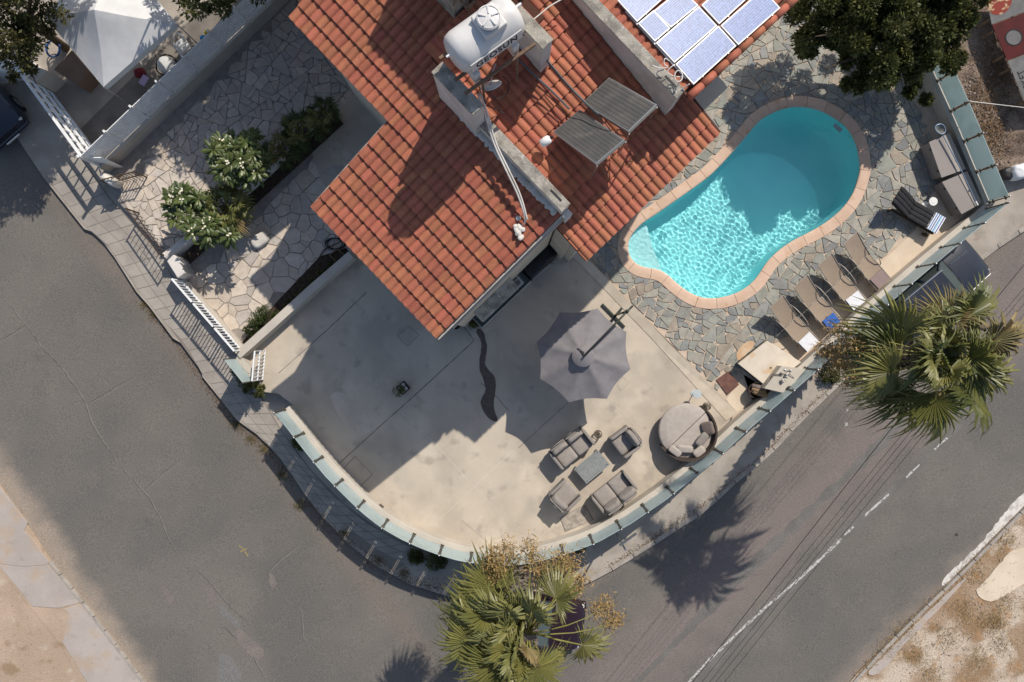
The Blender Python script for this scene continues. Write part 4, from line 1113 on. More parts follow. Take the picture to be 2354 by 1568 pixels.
def pv(label, q, nline=10):
    P = [hit(x, y, pp0, pn) for x, y in q]           # near-left, near-right, far-right, far-left
    t = thing('photovoltaic_module', label, 'solar panel', P[0])
    t['group'] = 'photovoltaic panels on the roof'
    xa, ya = P[1] - P[0], P[3] - P[0]; xu, yu = xa.normalized(), ya.normalized()
    fixn(MB().obox(P[0] - pn * .04, xa, ya, pn * .037).obj('frame', m_white, t))
    fixn(MB().obox(P[0] + xu * .03 + yu * .03 - pn * .002, xa - xu * .06, ya - yu * .06, pn * .006).obj('cell_sheet', mp, t))
    for i in range(nline):
        p = P[0] + xu * .03 + yu * (.03 + (ya.length - .06) * (i + .5) / nline)
        fixn(MB().obox(p - yu * .006 + pn * .0045, xa - xu * .06, yu * .0045, pn * .002).obj('busbar', m_cellline, t))
    for i in range(1, 18):
        p = P[0] + xu * (.03 + (xa.length - .06) * i / 18) + yu * .03
        fixn(MB().obox(p - xu * .002 + pn * .0042, ya - yu * .06, xu * .004, pn * .0015).obj('cell_gap', m_cellgap, t))
    for p in (P[0] + xa * .2, P[0] + xa * .8): MB().box(tuple(p + pn * .005), (.035, .035, .02)).obj('clamp', m_steel, t)
    return t
pv('solar panel at the roof verge nearest the pool, lower corner by the cables', [(1595, 194), (1693, 105), (1651, 61), (1553, 147)])
pv('solar panel in the column by the parapet, second up from the verge', [(1551, 144), (1649, 59), (1608, 15), (1508, 98)])
pv('small square solar panel beside the parapet, third up from the verge', [(1506, 95), (1541, 65), (1500, 28), (1467, 53)])
pv('solar panel beside the small square one, cut by the picture edge', [(1543, 63), (1606, 12), (1562, -35), (1502, 25)])
pv('solar panel by the parapet, fourth up from the verge, at the picture edge', [(1465, 50), (1562, -37), (1515, -85), (1420, 0)])
pv('solar panel at the verge, outer column away from the parapet', [(1698, 103), (1794, 18), (1752, -30), (1657, 58)])
pv('solar panel in the outer column, second up from the verge', [(1654, 55), (1750, -33), (1708, -80), (1613, 11)])
for k in (0, 1, 2): pass
# supports of the array: rails under the panels
rl = thing('panel_rails', 'aluminium rails carrying the solar panels above the tiles', 'rail', hit(1560, 120, pp0, pn))
for (a, b) in [((1580, 178), (1440, 22)), ((1668, 97), (1530, -60)), ((1770, 20), (1640, -130))]:
    p, q = hit(*a, pp0, pn), hit(*b, pp0, pn)
    MB().bar(p - pn * .075, q - pn * .075, .04, .05).obj('rail', m_steel, rl)
    for f in (.1, .5, .9):
        c = p.lerp(q, f) - pn * .1; MB().bar(c, c - Vector((0, 0, .14)), .04, .04).obj('hook', m_steel, rl)
# cables in loops on the roof
m_cab = mat('white_cable', (.70, .66, .60), rough=.6)
def cable(name, label, pts, r, m, cat='cable'):
    return tag(MB().tube(smooth_line(pts, 2), r, 8).obj(name, m, smooth=True), label, cat)
loopp = [W(1560 + 10 * math.cos(t * .9), 175 + 14 * math.sin(t * .9), 8.15 + .01 * t) for t in range(0, 22)]
cable('white_cable', 'coiled white cable hanging below the lowest solar panel corner', [W(1548, 150, 8.2), W(1530, 165, 8.15), W(1552, 178, 8.15)] + loopp + [W(1548, 215, 7.95), W(1562, 208, 7.9), W(1585, 193, 8.1)], .012, m_cab)
cable('white_cable', 'white cable loop by the parapet and second solar panel', [W(1538, 140, 8.1), W(1528, 132, 8.2), W(1525, 148, 8.15), W(1540, 155, 8.15), W(1516, 158, 8.1), W(1500, 150, 8.1)], .012, m_cab)
cable('white_cable', 'thin cream cable curving over the tiles beside the tank', [W(1206, 60, 7.9), W(1220, 50, 7.92), W(1245, 30, 7.95), W(1262, 15, 7.98), W(1285, 2, 8.0), W(1310, -12, 8.0)], .015, m_cab)
def pipe(label, pts, r, m): return cable('roof_pipe', label, pts, r, m, 'pipe')
m_lag = mat('grey_lagging', (.10, .11, .115), rough=.8)
pipe('grey insulated pipe from the tank to the collectors', [W(1195, 70, 8.6), W(1235, 110, 7.9), W(1290, 180, 7.55), W(1340, 232, 7.45), W(1375, 262, 7.8)], .028, m_lag)
pipe('dark pipe running down the tiles below the tank', [W(1185, 130, 7.8), W(1230, 175, 7.62), W(1270, 210, 7.5), W(1309, 251, 7.4)], .024, m_lag)
pipe('pair of pale pipes running over the parapet down the tiles, outer pipe', [W(1098, 215, 8.3), W(1118, 270, 7.9), W(1132, 325, 7.6), W(1165, 395, 7.5), W(1192, 450, 7.35), W(1208, 500, 7.2), W(1206, 515, 7.1)], .022, m_plaster)
pipe('pair of pale pipes running over the parapet down the tiles, inner pipe', [W(1103, 212, 8.3), W(1124, 270, 7.9), W(1137, 325, 7.6), W(1172, 395, 7.5), W(1198, 450, 7.35), W(1212, 505, 7.2)], .022, m_plaster)
st_ = W(1193, 524, 7.15)
sb = MB()
for _ in range(16): sb.soft(st_ + Vector((R.gauss(0, .045), R.gauss(0, .12), R.uniform(-.16, -.12))), (.13, .12, .06), R.uniform(0, 3), .9, 8, 5)
tag(sb.obj('pipe_seal', m_plaster, smooth=True), 'lump of white sealant where pipes enter the tiles', 'sealant')
# satellite dish
dc = W(1128, 195, 8.35)
ds = thing('satellite_dish', 'small white satellite dish below the roof tank', 'satellite dish', dc)
mb = MB(); fwd = Vector((.15, -.55, -.35)).normalized()
ax_ = Vector((.80, .42, -.25)).normalized()
ax_ = Vector((.25, .93, .28)).normalized()
fixn(cyl_along(dc, -Vector((-.25, .75, .62)).normalized(), [(0, .24), (.02, .245), (.045, .20), (.065, .12), (.07, .02)], 28).obj('dish', m_tankw, ds, smooth=True))
MB().tube([dc, dc + Vector((.05, .28, .10)), dc + Vector((.12, .4, .18))], .012, 8).obj('feed_arm', m_steel, ds)
MB().tube([dc - Vector((0, 0, 0)), dc + Vector((-.02, .12, -.25)), dc + Vector((-.02, .12, -.85))], .02, 8).obj('mast', m_iron, ds)

# loose black cables and leaves by the tank
for k, (lb, pts) in enumerate([('black cable looping from the dish mast over the tiles', [(1100, 180, 8.3), (1118, 200, 8.0), (1140, 232, 7.75), (1168, 215, 7.75), (1172, 190, 7.75), (1155, 175, 7.8)]),
                               ('black cable tangled under the water tank', [(1085, 150, 8.6), (1098, 178, 8.2), (1105, 215, 8.0), (1120, 245, 7.8), (1140, 250, 7.65), (1160, 262, 7.6)]),
                               ('thin black wire from the tank stand to the collectors', [(1190, 62, 8.7), (1240, 120, 7.75), (1330, 225, 7.6), (1395, 285, 8.1), (1412, 318, 8.0)])]):
    cable('black_cable', lb, [W(*p) for p in pts], .012, m_black)
# ------------------------------------------------------------------ terrace furniture
m_cush = mat('taupe_fabric', (.40, .355, .315), (.36, .32, .285), scale=8, rough=.95, bump=.25, bscale=120)
m_cush2 = mat('grey_fabric', (.265, .237, .213), (.235, .21, .19), scale=8, rough=.95, bump=.25, bscale=120)
m_frame = mat('taupe_metal', (.24, .218, .197), rough=.5)
m_rope = mat('rope_weave', (.27, .245, .22), rough=.9, bump=.5, bscale=60)
m_sofa = mat('sofa_fabric', (.30, .266, .236), (.27, .24, .214), scale=8, rough=.95, bump=.25, bscale=120)
def place(o, px, py, z, rz, zimg=None):
    p = W(px, py, zimg if zimg is not None else z); o.location = (p.x, p.y, z); o.rotation_euler = (0, 0, rz)
def seat_unit(name, label, cat, w, nseat, group):
    # local: x along the width, faces -y, origin at floor centre
    t = thing(name, label, cat, (0, 0, 0), group); d = .74
    MB().box((0, 0, .20), (w - .04, d - .06, .10)).obj('base_frame', m_frame, t, bevel=.015)
    for sx in (-1, 1):
        for sy in (-1, 1): MB().box((sx * (w / 2 - .05), sy * (d / 2 - .07), .075), (.045, .045, .15)).obj('leg', m_frame, t)
        ar = MB().box((sx * (w / 2 - .035), .0, .42), (.07, d - .02, .42)).obj('armrest', m_frame, t, bevel=.025, seg=3)
        MB().soft((sx * (w / 2 - .035), -.02, .645), (.10, d - .10, .07), 0, .4).obj('arm_pad', m_cush2, ar, smooth=True)
    sw = (w - .16) / nseat
    for i in range(nseat):
        x = -w / 2 + .08 + sw * (i + .5)
        MB().soft((x, -.07, .40), (sw - .01, d - .12, .19), 0, .22, 28, 12, .012, seed=i + 1).obj('seat_cushion', m_sofa, t, smooth=True)
        MB().soft((x, d / 2 - .13, .62), (sw - .02, .20, .46), 0, .35, 28, 14, .06, (rad(-14), 0), seed=i + 5).obj('back_cushion', m_cush2, t, smooth=True)
        cx_ = x; fixn(MB().obox((x - sw / 2 + .02, d / 2 - .06, .26), (sw - .04, 0, 0), (0, .035, 0), (0, .06, .56)).obj('back_panel', m_rope, t, bevel=.012)); mb = MB()
        mb.tube([(cx_ - sw / 2 + .03, d / 2 - .05, .30), (cx_ - sw / 2 + .04, d / 2 + .03, .60), (cx_ - sw / 2 + .10, d / 2 + .06, .74), (cx_, d / 2 + .075, .77), (cx_ + sw / 2 - .10, d / 2 + .06, .74), (cx_ + sw / 2 - .04, d / 2 + .03, .60), (cx_ + sw / 2 - .03, d / 2 - .05, .30)], .018, 8)
        bk = mb.obj('back_frame', m_frame, t, smooth=True)
        mb = MB()
        for k in range(5):
            f = -.4 + .2 * k; mb.tube([(cx_ + f * sw, d / 2 + .0, .32), (cx_ - f * sw * .9, d / 2 + .07, .74)], .008, 6)
        mb.obj('back_straps', m_rope, bk)
    return t
ang = rad(38.5)
s1 = seat_unit('loveseat', 'taupe two seat outdoor sofa with its back to the parasol', 'sofa', 1.36, 2, 'lounge seats round the coffee table'); place(s1, 1314, 1029, 0, ang, .4)
s2 = copy_tree(s1); s2['label'] = 'taupe two seat outdoor sofa with its back to the curved glass wall'; place(s2, 1411, 1131, 0, ang + math.pi, .4)
c1 = seat_unit('armchair', 'taupe outdoor armchair nearest the round daybed', 'armchair', .80, 1, 'lounge seats round the coffee table'); place(c1, 1437, 1015, 0, ang - math.pi / 2 - rad(2), .4)
c2 = copy_tree(c1); c2['label'] = 'taupe outdoor armchair standing farthest from the round daybed'; place(c2, 1298, 1138, 0, ang + math.pi / 2 + rad(6), .4)
# coffee table of slats
m_slat = mat('grey_slat', (.24, .25, .24), (.20, .21, .205), scale=12, rough=.7, rnd=.05)
t = thing('coffee_table', 'low slatted grey coffee table between the sofas', 'table', (0, 0, 0))
for i in range(9): MB().box((0, -.28 + i * .07, .385), (.98, .066, .022)).obj('slat', m_slat, t, bevel=.004)
for sx in (-1, 1):
    for sy in (-1, 1):
        MB().box((sx * .44, sy * .27, .19), (.05, .05, .37)).obj('leg', m_slat, t)
        MB().lathe([(.016, 0), (.016, .006), (0, .008)], 10, (sx * .42, sy * .25, .396)).obj('screw_cap', m_black, t)
MB().box((0, 0, .35), (.90, .54, .03)).obj('frame', m_slat, t)
place(t, 1361, 1073, 0, rad(39.5), .38)

# round daybed
m_wicker = mat('dark_wicker', (.045, .032, .027), (.065, .048, .04), scale=30, rough=.75, bump=.6, bscale=60)
t = thing('daybed', 'round wicker daybed with beige mattress and scatter cushions', 'daybed', (0, 0, 0))
rr = .90
auto_smooth(MB().lathe([(.70, 0), (.74, .04), (.84, .30), (.84, .37), (.80, .38), (0, .38)], 48).obj('base', m_wicker, t), 30)
# wicker back: a wall rising round the back half
mb = MB(); vs = []; n = 40
for i in range(n + 1):
    a = rad(-105) + rad(210) * i / n; h = .36 + .46 * math.cos((i / n - .5) * math.pi) ** .6
    for r_, z_ in ((rr - .07, .36), (rr - .01, h), (rr + .05, h + .01), (rr + .0, .28)): vs.append((r_ * math.cos(a), r_ * math.sin(a), z_))
fs = [(4 * i + k, 4 * i + (k + 1) % 4, 4 * i + 4 + (k + 1) % 4, 4 * i + 4 + k) for i in range(n) for k in range(4)] + [(0, 1, 2, 3), (4 * n + 3, 4 * n + 2, 4 * n + 1, 4 * n)]
o = fixn(mb.add(vs, fs).obj('back_shell', m_wicker, t)); auto_smooth(o, 40)
# two half mattresses
def half_mattress(sgn):
    mb = MB(); vs = []; n = 30; pr = [(1.03, .37), (1.05, .43), (1.03, .495), (.99, .52), (.6, .532), (.2, .536)]
    for s, z_ in pr:
        for i in range(n + 1):
            a = math.pi / 2 + math.pi * i / n if sgn < 0 else -math.pi / 2 + math.pi * i / n
            x, y = math.cos(a) * (rr - .055) * s, math.sin(a) * (rr - .055) * s
            x += sgn * .012 * (1 if abs(x) < .2 else .3)
            wr = .006 * mnoise.noise(Vector((x * 6, y * 6, z_))) + (.010 * math.sin(a * 38) * max(0, (s - .9) * 8) if z_ > .46 else 0)
            vs.append((x, y, z_ + wr))
    m = len(pr); w_ = n + 1
    fs = [(j * w_ + i, j * w_ + i + 1, (j + 1) * w_ + i + 1, (j + 1) * w_ + i) for j in range(m - 1) for i in range(n)]
    fs.append(tuple(range((m - 1) * w_, m * w_)))
    side_ = [j * w_ for j in range(m)] + [j * w_ + n for j in range(m - 1, -1, -1)]
    fs.append(tuple(side_))
    return fixn(mb.add(vs, fs).obj('mattress', m_cush, t, smooth=True))
auto_smooth(half_mattress(-1), 45); auto_smooth(half_mattress(1), 45)
# folded sun hood lying back on the shell
mb = MB()
for k in range(2):
    mb.tube([(( rr + .02) * math.cos(a) * (1 + .0), (rr + .02) * math.sin(a), .60 + .10 * k + .1 * math.cos(a)) for a in [rad(-95 + 190 * i / 20) for i in range(21)]], .014, 8)
place(t, 1574, 989, 0, rad(-46), .3)
dbz = .53
def pillow(label, px, py, w, d, rz, tl, m):
    p = W(px, py, .55); o = MB().soft((0, 0, 0), (w, d, .14), 0, .45, 24, 12, .05, tl, seed=int(px)).obj('cushion', m, smooth=True)
    o.location = (p.x, p.y, dbz + .13); o.rotation_euler = (0, 0, rz); tag(o, label, 'cushion', 'scatter cushions on the daybed')
m_brownf = mat('brown_fabric', (.19, .15, .13), (.16, .125, .11), scale=9, rough=.95)
pillow('dark brown cushion at the upper end of the daybed back', 1625, 984, .44, .40, rad(-75), (rad(30), 0), m_brownf)
pillow('long taupe cushion leaning on the middle of the daybed back', 1612, 1010, .50, .30, rad(52), (rad(25), 0), m_cush2)
pillow('long beige cushion lying across the daybed mattress', 1572, 1031, .54, .24, rad(-5), (rad(12), 0), m_cush)
pillow('creased beige cushion at the low side of the daybed back', 1605, 1037, .42, .28, rad(40), (rad(10), 0), m_cush)
pillow('beige cushion at the near end of the daybed back', 1550, 1036, .44, .24, rad(-38), (rad(8), 0), m_cush)

# slim side tables
m_pale = mat('pale_grey_paint', (.42, .46, .46), rough=.5)
def side_table(label, px, py, m, z0):
    t = thing('side_table', label, 'side table', (0, 0, 0), 'slim round side tables')
    MB().lathe([(.10, 0), (.10, .012), (.02, .02), (.014, .03), (.014, .46), (.03, .47), (.135, .475), (.14, .485), (.135, .497), (0, .497)], 28).obj('pedestal', m, t, smooth=False)
    MB().lathe([(.06, 0), (.06, .004), (0, .005)], 20, (.0, .0, .498)).obj('inlay', m, t)
    place(t, px, py, z0, 0, z0 + .5); return t
side_table('slim pale grey side table beside the round daybed', 1603, 906, m_pale, 0)
side_table('slim white side table in the shade beside the dark lounger', 2146, 463, mat('white_table', (.66, .65, .62), rough=.5), ZD)
# wire lanterns
m_wire = mat('wire', (.20, .165, .13), rough=.5, metal=.5)
def lantern(label, px, py, s):
    t = thing('wire_lantern', label, 'lantern', (0, 0, 0), 'wire lanterns')
    rng = random.Random(int(px)); mb = MB()
    for k in range(16):
        u = Vector((rng.gauss(0, 1), rng.gauss(0, 1), rng.gauss(0, 1))).normalized(); v = u.cross(Vector((rng.random(), rng.random(), 1))).normalized(); w_ = u.cross(v)
        mb.tube([Vector((0, 0, .20)) + Vector((x.x * .13, x.y * .13, x.z * .19)) for x in [(v * math.cos(q) + w_ * math.sin(q)) for q in [2 * math.pi * i / 18 for i in range(19)]]], .0055, 5, False)
    mb.obj('wire_cage', m_wire, t)
    MB().lathe([(.07, 0), (.07, .012), (.03, .02), (.028, .09), (0, .095)], 16).obj('candle_plate', m_wire, t)
    place(t, px, py, 0, 0, .2)
lantern('tangled wire lantern beside the sofa near the parasol', 1375, 998, 1); lantern('tangled wire lantern beside the round daybed', 1625, 934, 1)

# cantilever parasol
m_canopy = mat('grey_canopy', (.225, .212, .218), (.195, .183, .19), scale=4, rough=.85, bump=.1, transl=.08)
par = thing('parasol', 'large grey cantilever parasol over the terrace', 'parasol', W(1415, 724, 0))
corners = [(1374, 709), (1440, 763), (1449, 849), (1395, 917), (1308, 925), (1242, 871), (1234, 787), (1287, 718)]
hubp = W(1341, 818, 2.78); rimz = 2.22
cr_ = [W(x, y, rimz) for x, y in corners]
vs = []; NS, NRr = 8, 8
for i in range(8):
    a, b = cr_[i], cr_[(i + 1) % 8]
    for k in range(NS):
        f = k / NS; e_ = a.lerp(b, f); sag = math.sin(math.pi * f)
        for j in range(NRr + 1):
            g = .11 + .89 * j / NRr
            p = hubp.lerp(e_, g); p.z -= .05 * math.sin(math.pi * g) * 0.6 + .10 * sag * g * .55 - .012 * abs(math.sin(f * math.pi * 3)) * (1 - g * .5)
            q = hubp.lerp(e_, g * (1 - .045 * sag)); vs.append((q.x, q.y, p.z))
n = 8 * NS; m = NRr + 1
fs = [(i * m + j, ((i + 1) % n) * m + j, ((i + 1) % n) * m + j + 1, i * m + j + 1) for i in range(n) for j in range(NRr)]
o = fixn(MB().add(vs, fs).obj('canopy', m_canopy, par, smooth=True))
mb = MB()
for i in range(8):
    a = cr_[i]; mb.tube([hubp + Vector((0, 0, -.05)), hubp.lerp(a, .5) + Vector((0, 0, -.06)), a + Vector((0, 0, -.015))], .010, 6)
mb.obj('ribs', m_black, par)
vs = [];
cap = MB().lathe([(.0, .10), (.05, .095), (.16, .06), (.27, .012), (.33, -.025)], 24, (hubp.x, hubp.y, hubp.z + .01)); fixn(auto_smooth(cap.obj('vent_cap', m_canopy, par), 60))
mast = W(1415, 724, 0)
mt = Vector((mast.x, mast.y, 2.75)); mt2 = W(1429, 712, 2.3)
MB().tube([Vector((mast.x, mast.y, 0)), Vector((mast.x + .02, mast.y + .02, 2.5))], .035, 14).obj('mast', mat('dark_green_metal', (.055, .065, .055), rough=.4, metal=.5), par, smooth=True)
m_dg = MATS['dark_green_metal']
top = Vector((mast.x + .02, mast.y + .02, 2.4))
MB().tube([top + (top - hubp).normalized() * .25 * Vector((1, 1, 0)).length * .7, top, hubp + Vector((0, 0, .22))], .030, 12).obj('arm', m_dg, par, smooth=True)
MB().box(tuple(top + Vector((0, 0, -.1))), (.10, .10, .22), rad(45)).obj('slider', m_dg, par, bevel=.012)
for a, b in (((1384, 699), (1436, 752)), ((1402, 741), (1430, 708))):
    p, q = W(*a, .05), W(*b, .05); MB().bar(p, q, .075, .06).obj('base_bar', m_dg, par, bevel=.008)
mb = MB()
for k in range(3): mb.tube([hubp + Vector((0, 0, .14)), hubp + Vector((-.10 + .05 * k, .18 - .03 * k, .10)), hubp + Vector((-.18 + .10 * k, .22 - .10 * k, .04))], .014, 6)
mb.obj('pull_cord', m_black, par)

# ------------------------------------------------------------------ outdoor kitchen against the gable
m_gtile = mat('dark_green_tile', (.022, .040, .040), (.018, .032, .034), scale=4, rough=.35, spec=.5, rnd=.12)
m_grout = mat('tile_grout', (.10, .12, .12), rough=.9)
ctr = thing('kitchen_counter', 'outdoor counter with dark green tiled top and steel sink', 'counter', W(1135, 690, 0))
zc = .92
c0, c1_, c2_, c3 = [W(*p, zc) for p in [(1078, 722), (1108, 753), (1220, 646), (1190, 616)]]
MB().prism([c0, c1_, c2_, c3], 0, zc - .03).obj('cabinet', m_wall, ctr)
MB().prism([c0, c1_, c2_, c3], zc - .028, zc).obj('worktop', m_grout, ctr)
ux = (c2_ - c1_) / 18; uy = (c0 - c1_) / 5
for i in range(18):
    for j in range(5):
        if 12 <= i <= 16 and 1 <= j <= 4: continue
        p = c1_ + ux * (i + .05) + uy * (j + .05)
        MB().obox(p + Vector((0, 0, .001)), ux * .9, uy * .9, Vector((0, 0, .006))).obj('tile', m_gtile, ctr)
edge = MB().bar(c1_ + Vector((0, 0, -.01)), c2_ + Vector((0, 0, -.01)), .02, .03).obj('edge_trim', m_alu, ctr)
MB().bar(c0 + Vector((0, 0, -.01)), c1_ + Vector((0, 0, -.01)), .02, .03).obj('edge_trim', m_alu, ctr)
sk = c1_ + ux * 14.5 + uy * 2.9; sa = math.atan2(ux.y, ux.x)
snk = MB().box((sk.x, sk.y, zc + .006), (.46, .50, .018), sa).obj('sink_rim', m_alu, ctr, bevel=.006)
MB().soft((sk.x, sk.y, zc + .012), (.36, .38, .014), sa, .35, 24, 8).obj('sink_bowl', mat('sink_shadow', (.17, .16, .155), rough=.35, metal=.6), snk)
mb = MB()
for _ in range(12): mb.soft((sk.x - .07 + R.gauss(0, .05), sk.y - .02 + R.gauss(0, .08), zc + .035), (.09, .08, .04), R.uniform(0, 3), .8, 8, 5)
tag(mb.obj('wet_cloth', mat('patterned_cloth', (.30, .36, .46), (.10, .13, .22), scale=25, rough=.9), smooth=True), 'crumpled blue patterned cloth in the outdoor sink', 'cloth')
MB().tube([(sk.x + .17, sk.y + .13, zc), (sk.x + .17, sk.y + .13, zc + .22), (sk.x + .12, sk.y + .08, zc + .27), (sk.x + .05, sk.y + .02, zc + .23)], .012, 8).obj('tap', m_steel, ctr)
# covered gas barbecue
bb = thing('barbecue', 'gas barbecue under a black cover beside the kitchen wall', 'barbecue', W(1232, 612, 0))
ba = math.atan2(hn.y, hn.x); bc = W(1240, 603, .9)
MB().soft((bc.x, bc.y, .62), (1.20, .52, .96), ba, .25, 32, 16, .03).obj('cover', m_black, bb, smooth=True)
MB().soft((bc.x + hn.x * .42, bc.y + hn.y * .42, .55), (.46, .46, .80), ba, .4, 24, 12, .03).obj('cover_flap', m_black, bb, smooth=True)
fr_ = W(1250, 628, .85)
MB().bar(W(1224, 642, .88), W(1268, 606, .88), .05, .03).obj('front_rail', m_steel, bb)
for f in (0.0, 1.0):
    p = W(1224, 642, .88).lerp(W(1268, 606, .88), f); MB().box((p.x, p.y, .86), (.06, .06, .05), ba).obj('rail_bracket', m_black, bb)
for dx in (-.4, .4):
    for dy in (-.15, .15):
        p = Vector((bc.x, bc.y, 0)) + hn * dx + he * dy; MB().lathe([(.03, 0), (.045, .03), (.03, .08), (.02, .2)], 12, p).obj('castor', m_black, bb)
lg = MB().lathe([(0, 0), (.022, 0), (.018, .004), (0, .005)], 12, W(1196, 640, 1.1) * 1.0 + Vector((0, 0, 0)))

# ------------------------------------------------------------------ loungers
m_sling = mat('sling_mesh', (.33, .255, .19), (.30, .235, .175), scale=20, rough=.9, bump=.2, bscale=200)
m_lfr = mat('lounger_frame', (.36, .31, .26), rough=.45, metal=.2)
def lounger(label):
    # local: x from head (-) to foot (+), y across
    t = thing('sun_lounger', label, 'sun lounger', (0, 0, 0), 'taupe sling loungers in a row by the pool')
    w = .56; hinge = -.10; zb = .33
    def sheet(p0, p1, name, n=8):
        mb = MB(); vs = []
        for i in range(n + 1):
            f = i / n; c = Vector(p0).lerp(Vector(p1), f)
            for j in range(7):
                y = (j / 6 - .5) * w; sag = -.018 * (1 - (2 * j / 6 - 1) ** 2) * math.sin(math.pi * min(1, max(.1, f)))
                vs.append((c.x, y, c.z + sag))
        mb.add(vs, [(i * 7 + j, i * 7 + j + 1, (i + 1) * 7 + j + 1, (i + 1) * 7 + j) for i in range(n) for j in range(6)])
        return fixn(mb.obj(name, m_sling, t, smooth=True))
    hd = (-.95, 0, .74)
    sheet((hinge, 0, zb), hd, 'back_sling'); sheet((hinge + .03, 0, zb), (.98, 0, zb - .02), 'seat_sling')
    for sy in (-1, 1):
        y = sy * (w / 2 + .008)
        MB().tube([(hinge, y, zb), (-.5, y, .53), (-.93, y, .735), (-.97, y, .75)], .016, 8).obj('back_rail', m_lfr, t, smooth=True)
        MB().tube([(-.62, y, zb - .03), (hinge, y, zb - .005), (.95, y, zb - .025), (1.0, y, zb - .06)], .018, 8).obj('side_rail', m_lfr, t, smooth=True)
        ya = sy * (w / 2 + .07)
        MB().tube([(-.55, y, zb - .03), (-.50, ya, .46), (-.32, ya, .57), (-.02, ya, .575), (.22, ya, .50), (.38, ya, .36), (.42, y, zb - .04)], .016, 8).obj('armrest', m_lfr, t, smooth=True)
        MB().tube([(-.50, y, zb - .03), (-.62, y, .0)], .016, 8).obj('leg', m_lfr, t); MB().tube([(.62, y, zb - .03), (.74, y, .0)], .016, 8).obj('leg', m_lfr, t)
    for x, z_ in ((-.62, .02), (.74, .02), (hinge + .01, zb - .02), (.98, zb - .05), (-.96, .74)):
        MB().tube([(x, -w / 2, z_), (x, w / 2, z_)], .012, 8).obj('cross_bar', m_lfr, t)
    MB().tube([(-.45, -w / 2 + .05, zb - .03), (-.55, -w / 2 + .05, .53)], .008, 6).obj('back_prop', m_black, t)
    MB().box((hinge + .01, -w / 2 - .01, zb + .005), (.05, .03, .03)).obj('hinge', m_black, t); MB().box((hinge + .01, w / 2 + .01, zb + .005), (.05, .03, .03)).obj('hinge', m_black, t)
    return t
la = math.atan2(-.748, .664)
l1 = lounger('taupe sling lounger holding the mauve towel, nearest the dark lounger'); spots = [(1988, 602), (1931, 650), (1876, 699), (1822, 745)]
labs = [None, 'taupe sling lounger holding the rolled white towel, second from the dark lounger', 'taupe sling lounger holding the folded blue towel', 'taupe sling lounger holding a white towel beside the cream slab']
place(l1, *spots[0], ZD, la, ZD + .35)
for s, lb in list(zip(spots, labs))[1:]:
    c = copy_tree(l1); c['label'] = lb; place(c, *s, ZD, la + rad(R.uniform(-1.5, 1.5)), ZD + .35)
def towel(label, spot, m, x=.68, w=.50, l=.42):
    p = W(*spot, ZD + .35); mb = MB(); vs = []; n = 10
    for k, (zz, g) in enumerate(((.0, 1), (.035, 1))):
        for i in range(n + 1):
            for j in range(n + 1):
                xx = (i / n - .5) * l; yy = (j / n - .5) * w; zz2 = zz + .008 * mnoise.noise(Vector((xx * 9, yy * 9, spot[0])))
                vs.append((xx, yy, zz2))
    N_ = (n + 1) ** 2; fs = []
    for i in range(n):
        for j in range(n):
            a = i * (n + 1) + j; fs.append((N_ + a, N_ + a + n + 1, N_ + a + n + 2, N_ + a + 1)); fs.append((a, a + 1, a + n + 2, a + n + 1))
    rim_ = [i * (n + 1) for i in range(n + 1)] + [n * (n + 1) + j for j in range(1, n + 1)] + [i * (n + 1) + n for i in range(n - 1, -1, -1)] + [j for j in range(n - 1, 0, -1)]
    for i in range(len(rim_)):
        a, b = rim_[i], rim_[(i + 1) % len(rim_)]; fs.append((a, b, N_ + b, N_ + a))
    o = fixn(mb.add(vs, fs).obj('towel', m)); d = Vector((math.cos(la), math.sin(la), 0))
    o.location = (p.x + d.x * x, p.y + d.y * x, ZD + .335); o.rotation_euler = (0, 0, la + rad(R.uniform(-4, 4)))
    auto_smooth(o, 50); tag(o, label, 'towel'); return o
towel('folded mauve towel on the lounger nearest the dark lounger', spots[0], mat('mauve_towel', (.27, .20, .19), rough=1, bump=.5, bscale=150), .74)
towel('white towel on the second lounger, half hidden by palm fronds', spots[1], mat('white_towel', (.72, .72, .75), rough=1, bump=.5, bscale=150), .76)
towel('folded bright blue towel on a lounger foot', spots[2], mat('blue_towel', (.045, .13, .42), rough=1, bump=.5, bscale=150), .74, .44, .36)
towel('white towel on the lounger beside the cream slab', spots[3], MATS['white_towel'], .76)
# dark wooden lounger with cushion
m_dkw = mat('dark_stained_wood', (.065, .035, .022), (.045, .026, .018), scale=9, rough=.6)
m_charc = mat('charcoal_fabric', (.030, .030, .032), (.024, .024, .026), scale=8, rough=.95)
t = thing('padded_lounger', 'dark wooden lounger with charcoal tufted pad and wheels', 'sun lounger', (0, 0, 0))
for sy in (-1, 1):
    MB().bar((-.62, sy * .30, .27), (.95, sy * .30, .27), .04, .07).obj('side_rail', m_dkw, t)
    MB().bar((-.12, sy * .29, .30), (-.86, sy * .29, .74), .04, .05).obj('back_rail', m_dkw, t)
    MB().bar((-.60, sy * .30, .0), (-.60, sy * .30, .30), .05, .05).obj('leg', m_dkw, t)
    MB().tube([(.80, sy * .36, .10), (.80, sy * .41, .10)], .10, 18).obj('wheel', m_dkw, t)
for i in range(8): MB().box((-.05 + i * .13, 0, .30), (.09, .58, .02)).obj('slat', m_dkw, t)
for i in range(6):
    f = (i + .5) / 6; MB().box((-.12 - .74 * f, 0, .31 + .44 * f), (.06, .58, .03)).obj('slat', m_dkw, t)
MB().tube([(.80, -.36, .10), (.80, .36, .10)], .012, 8).obj('axle', m_iron, t)
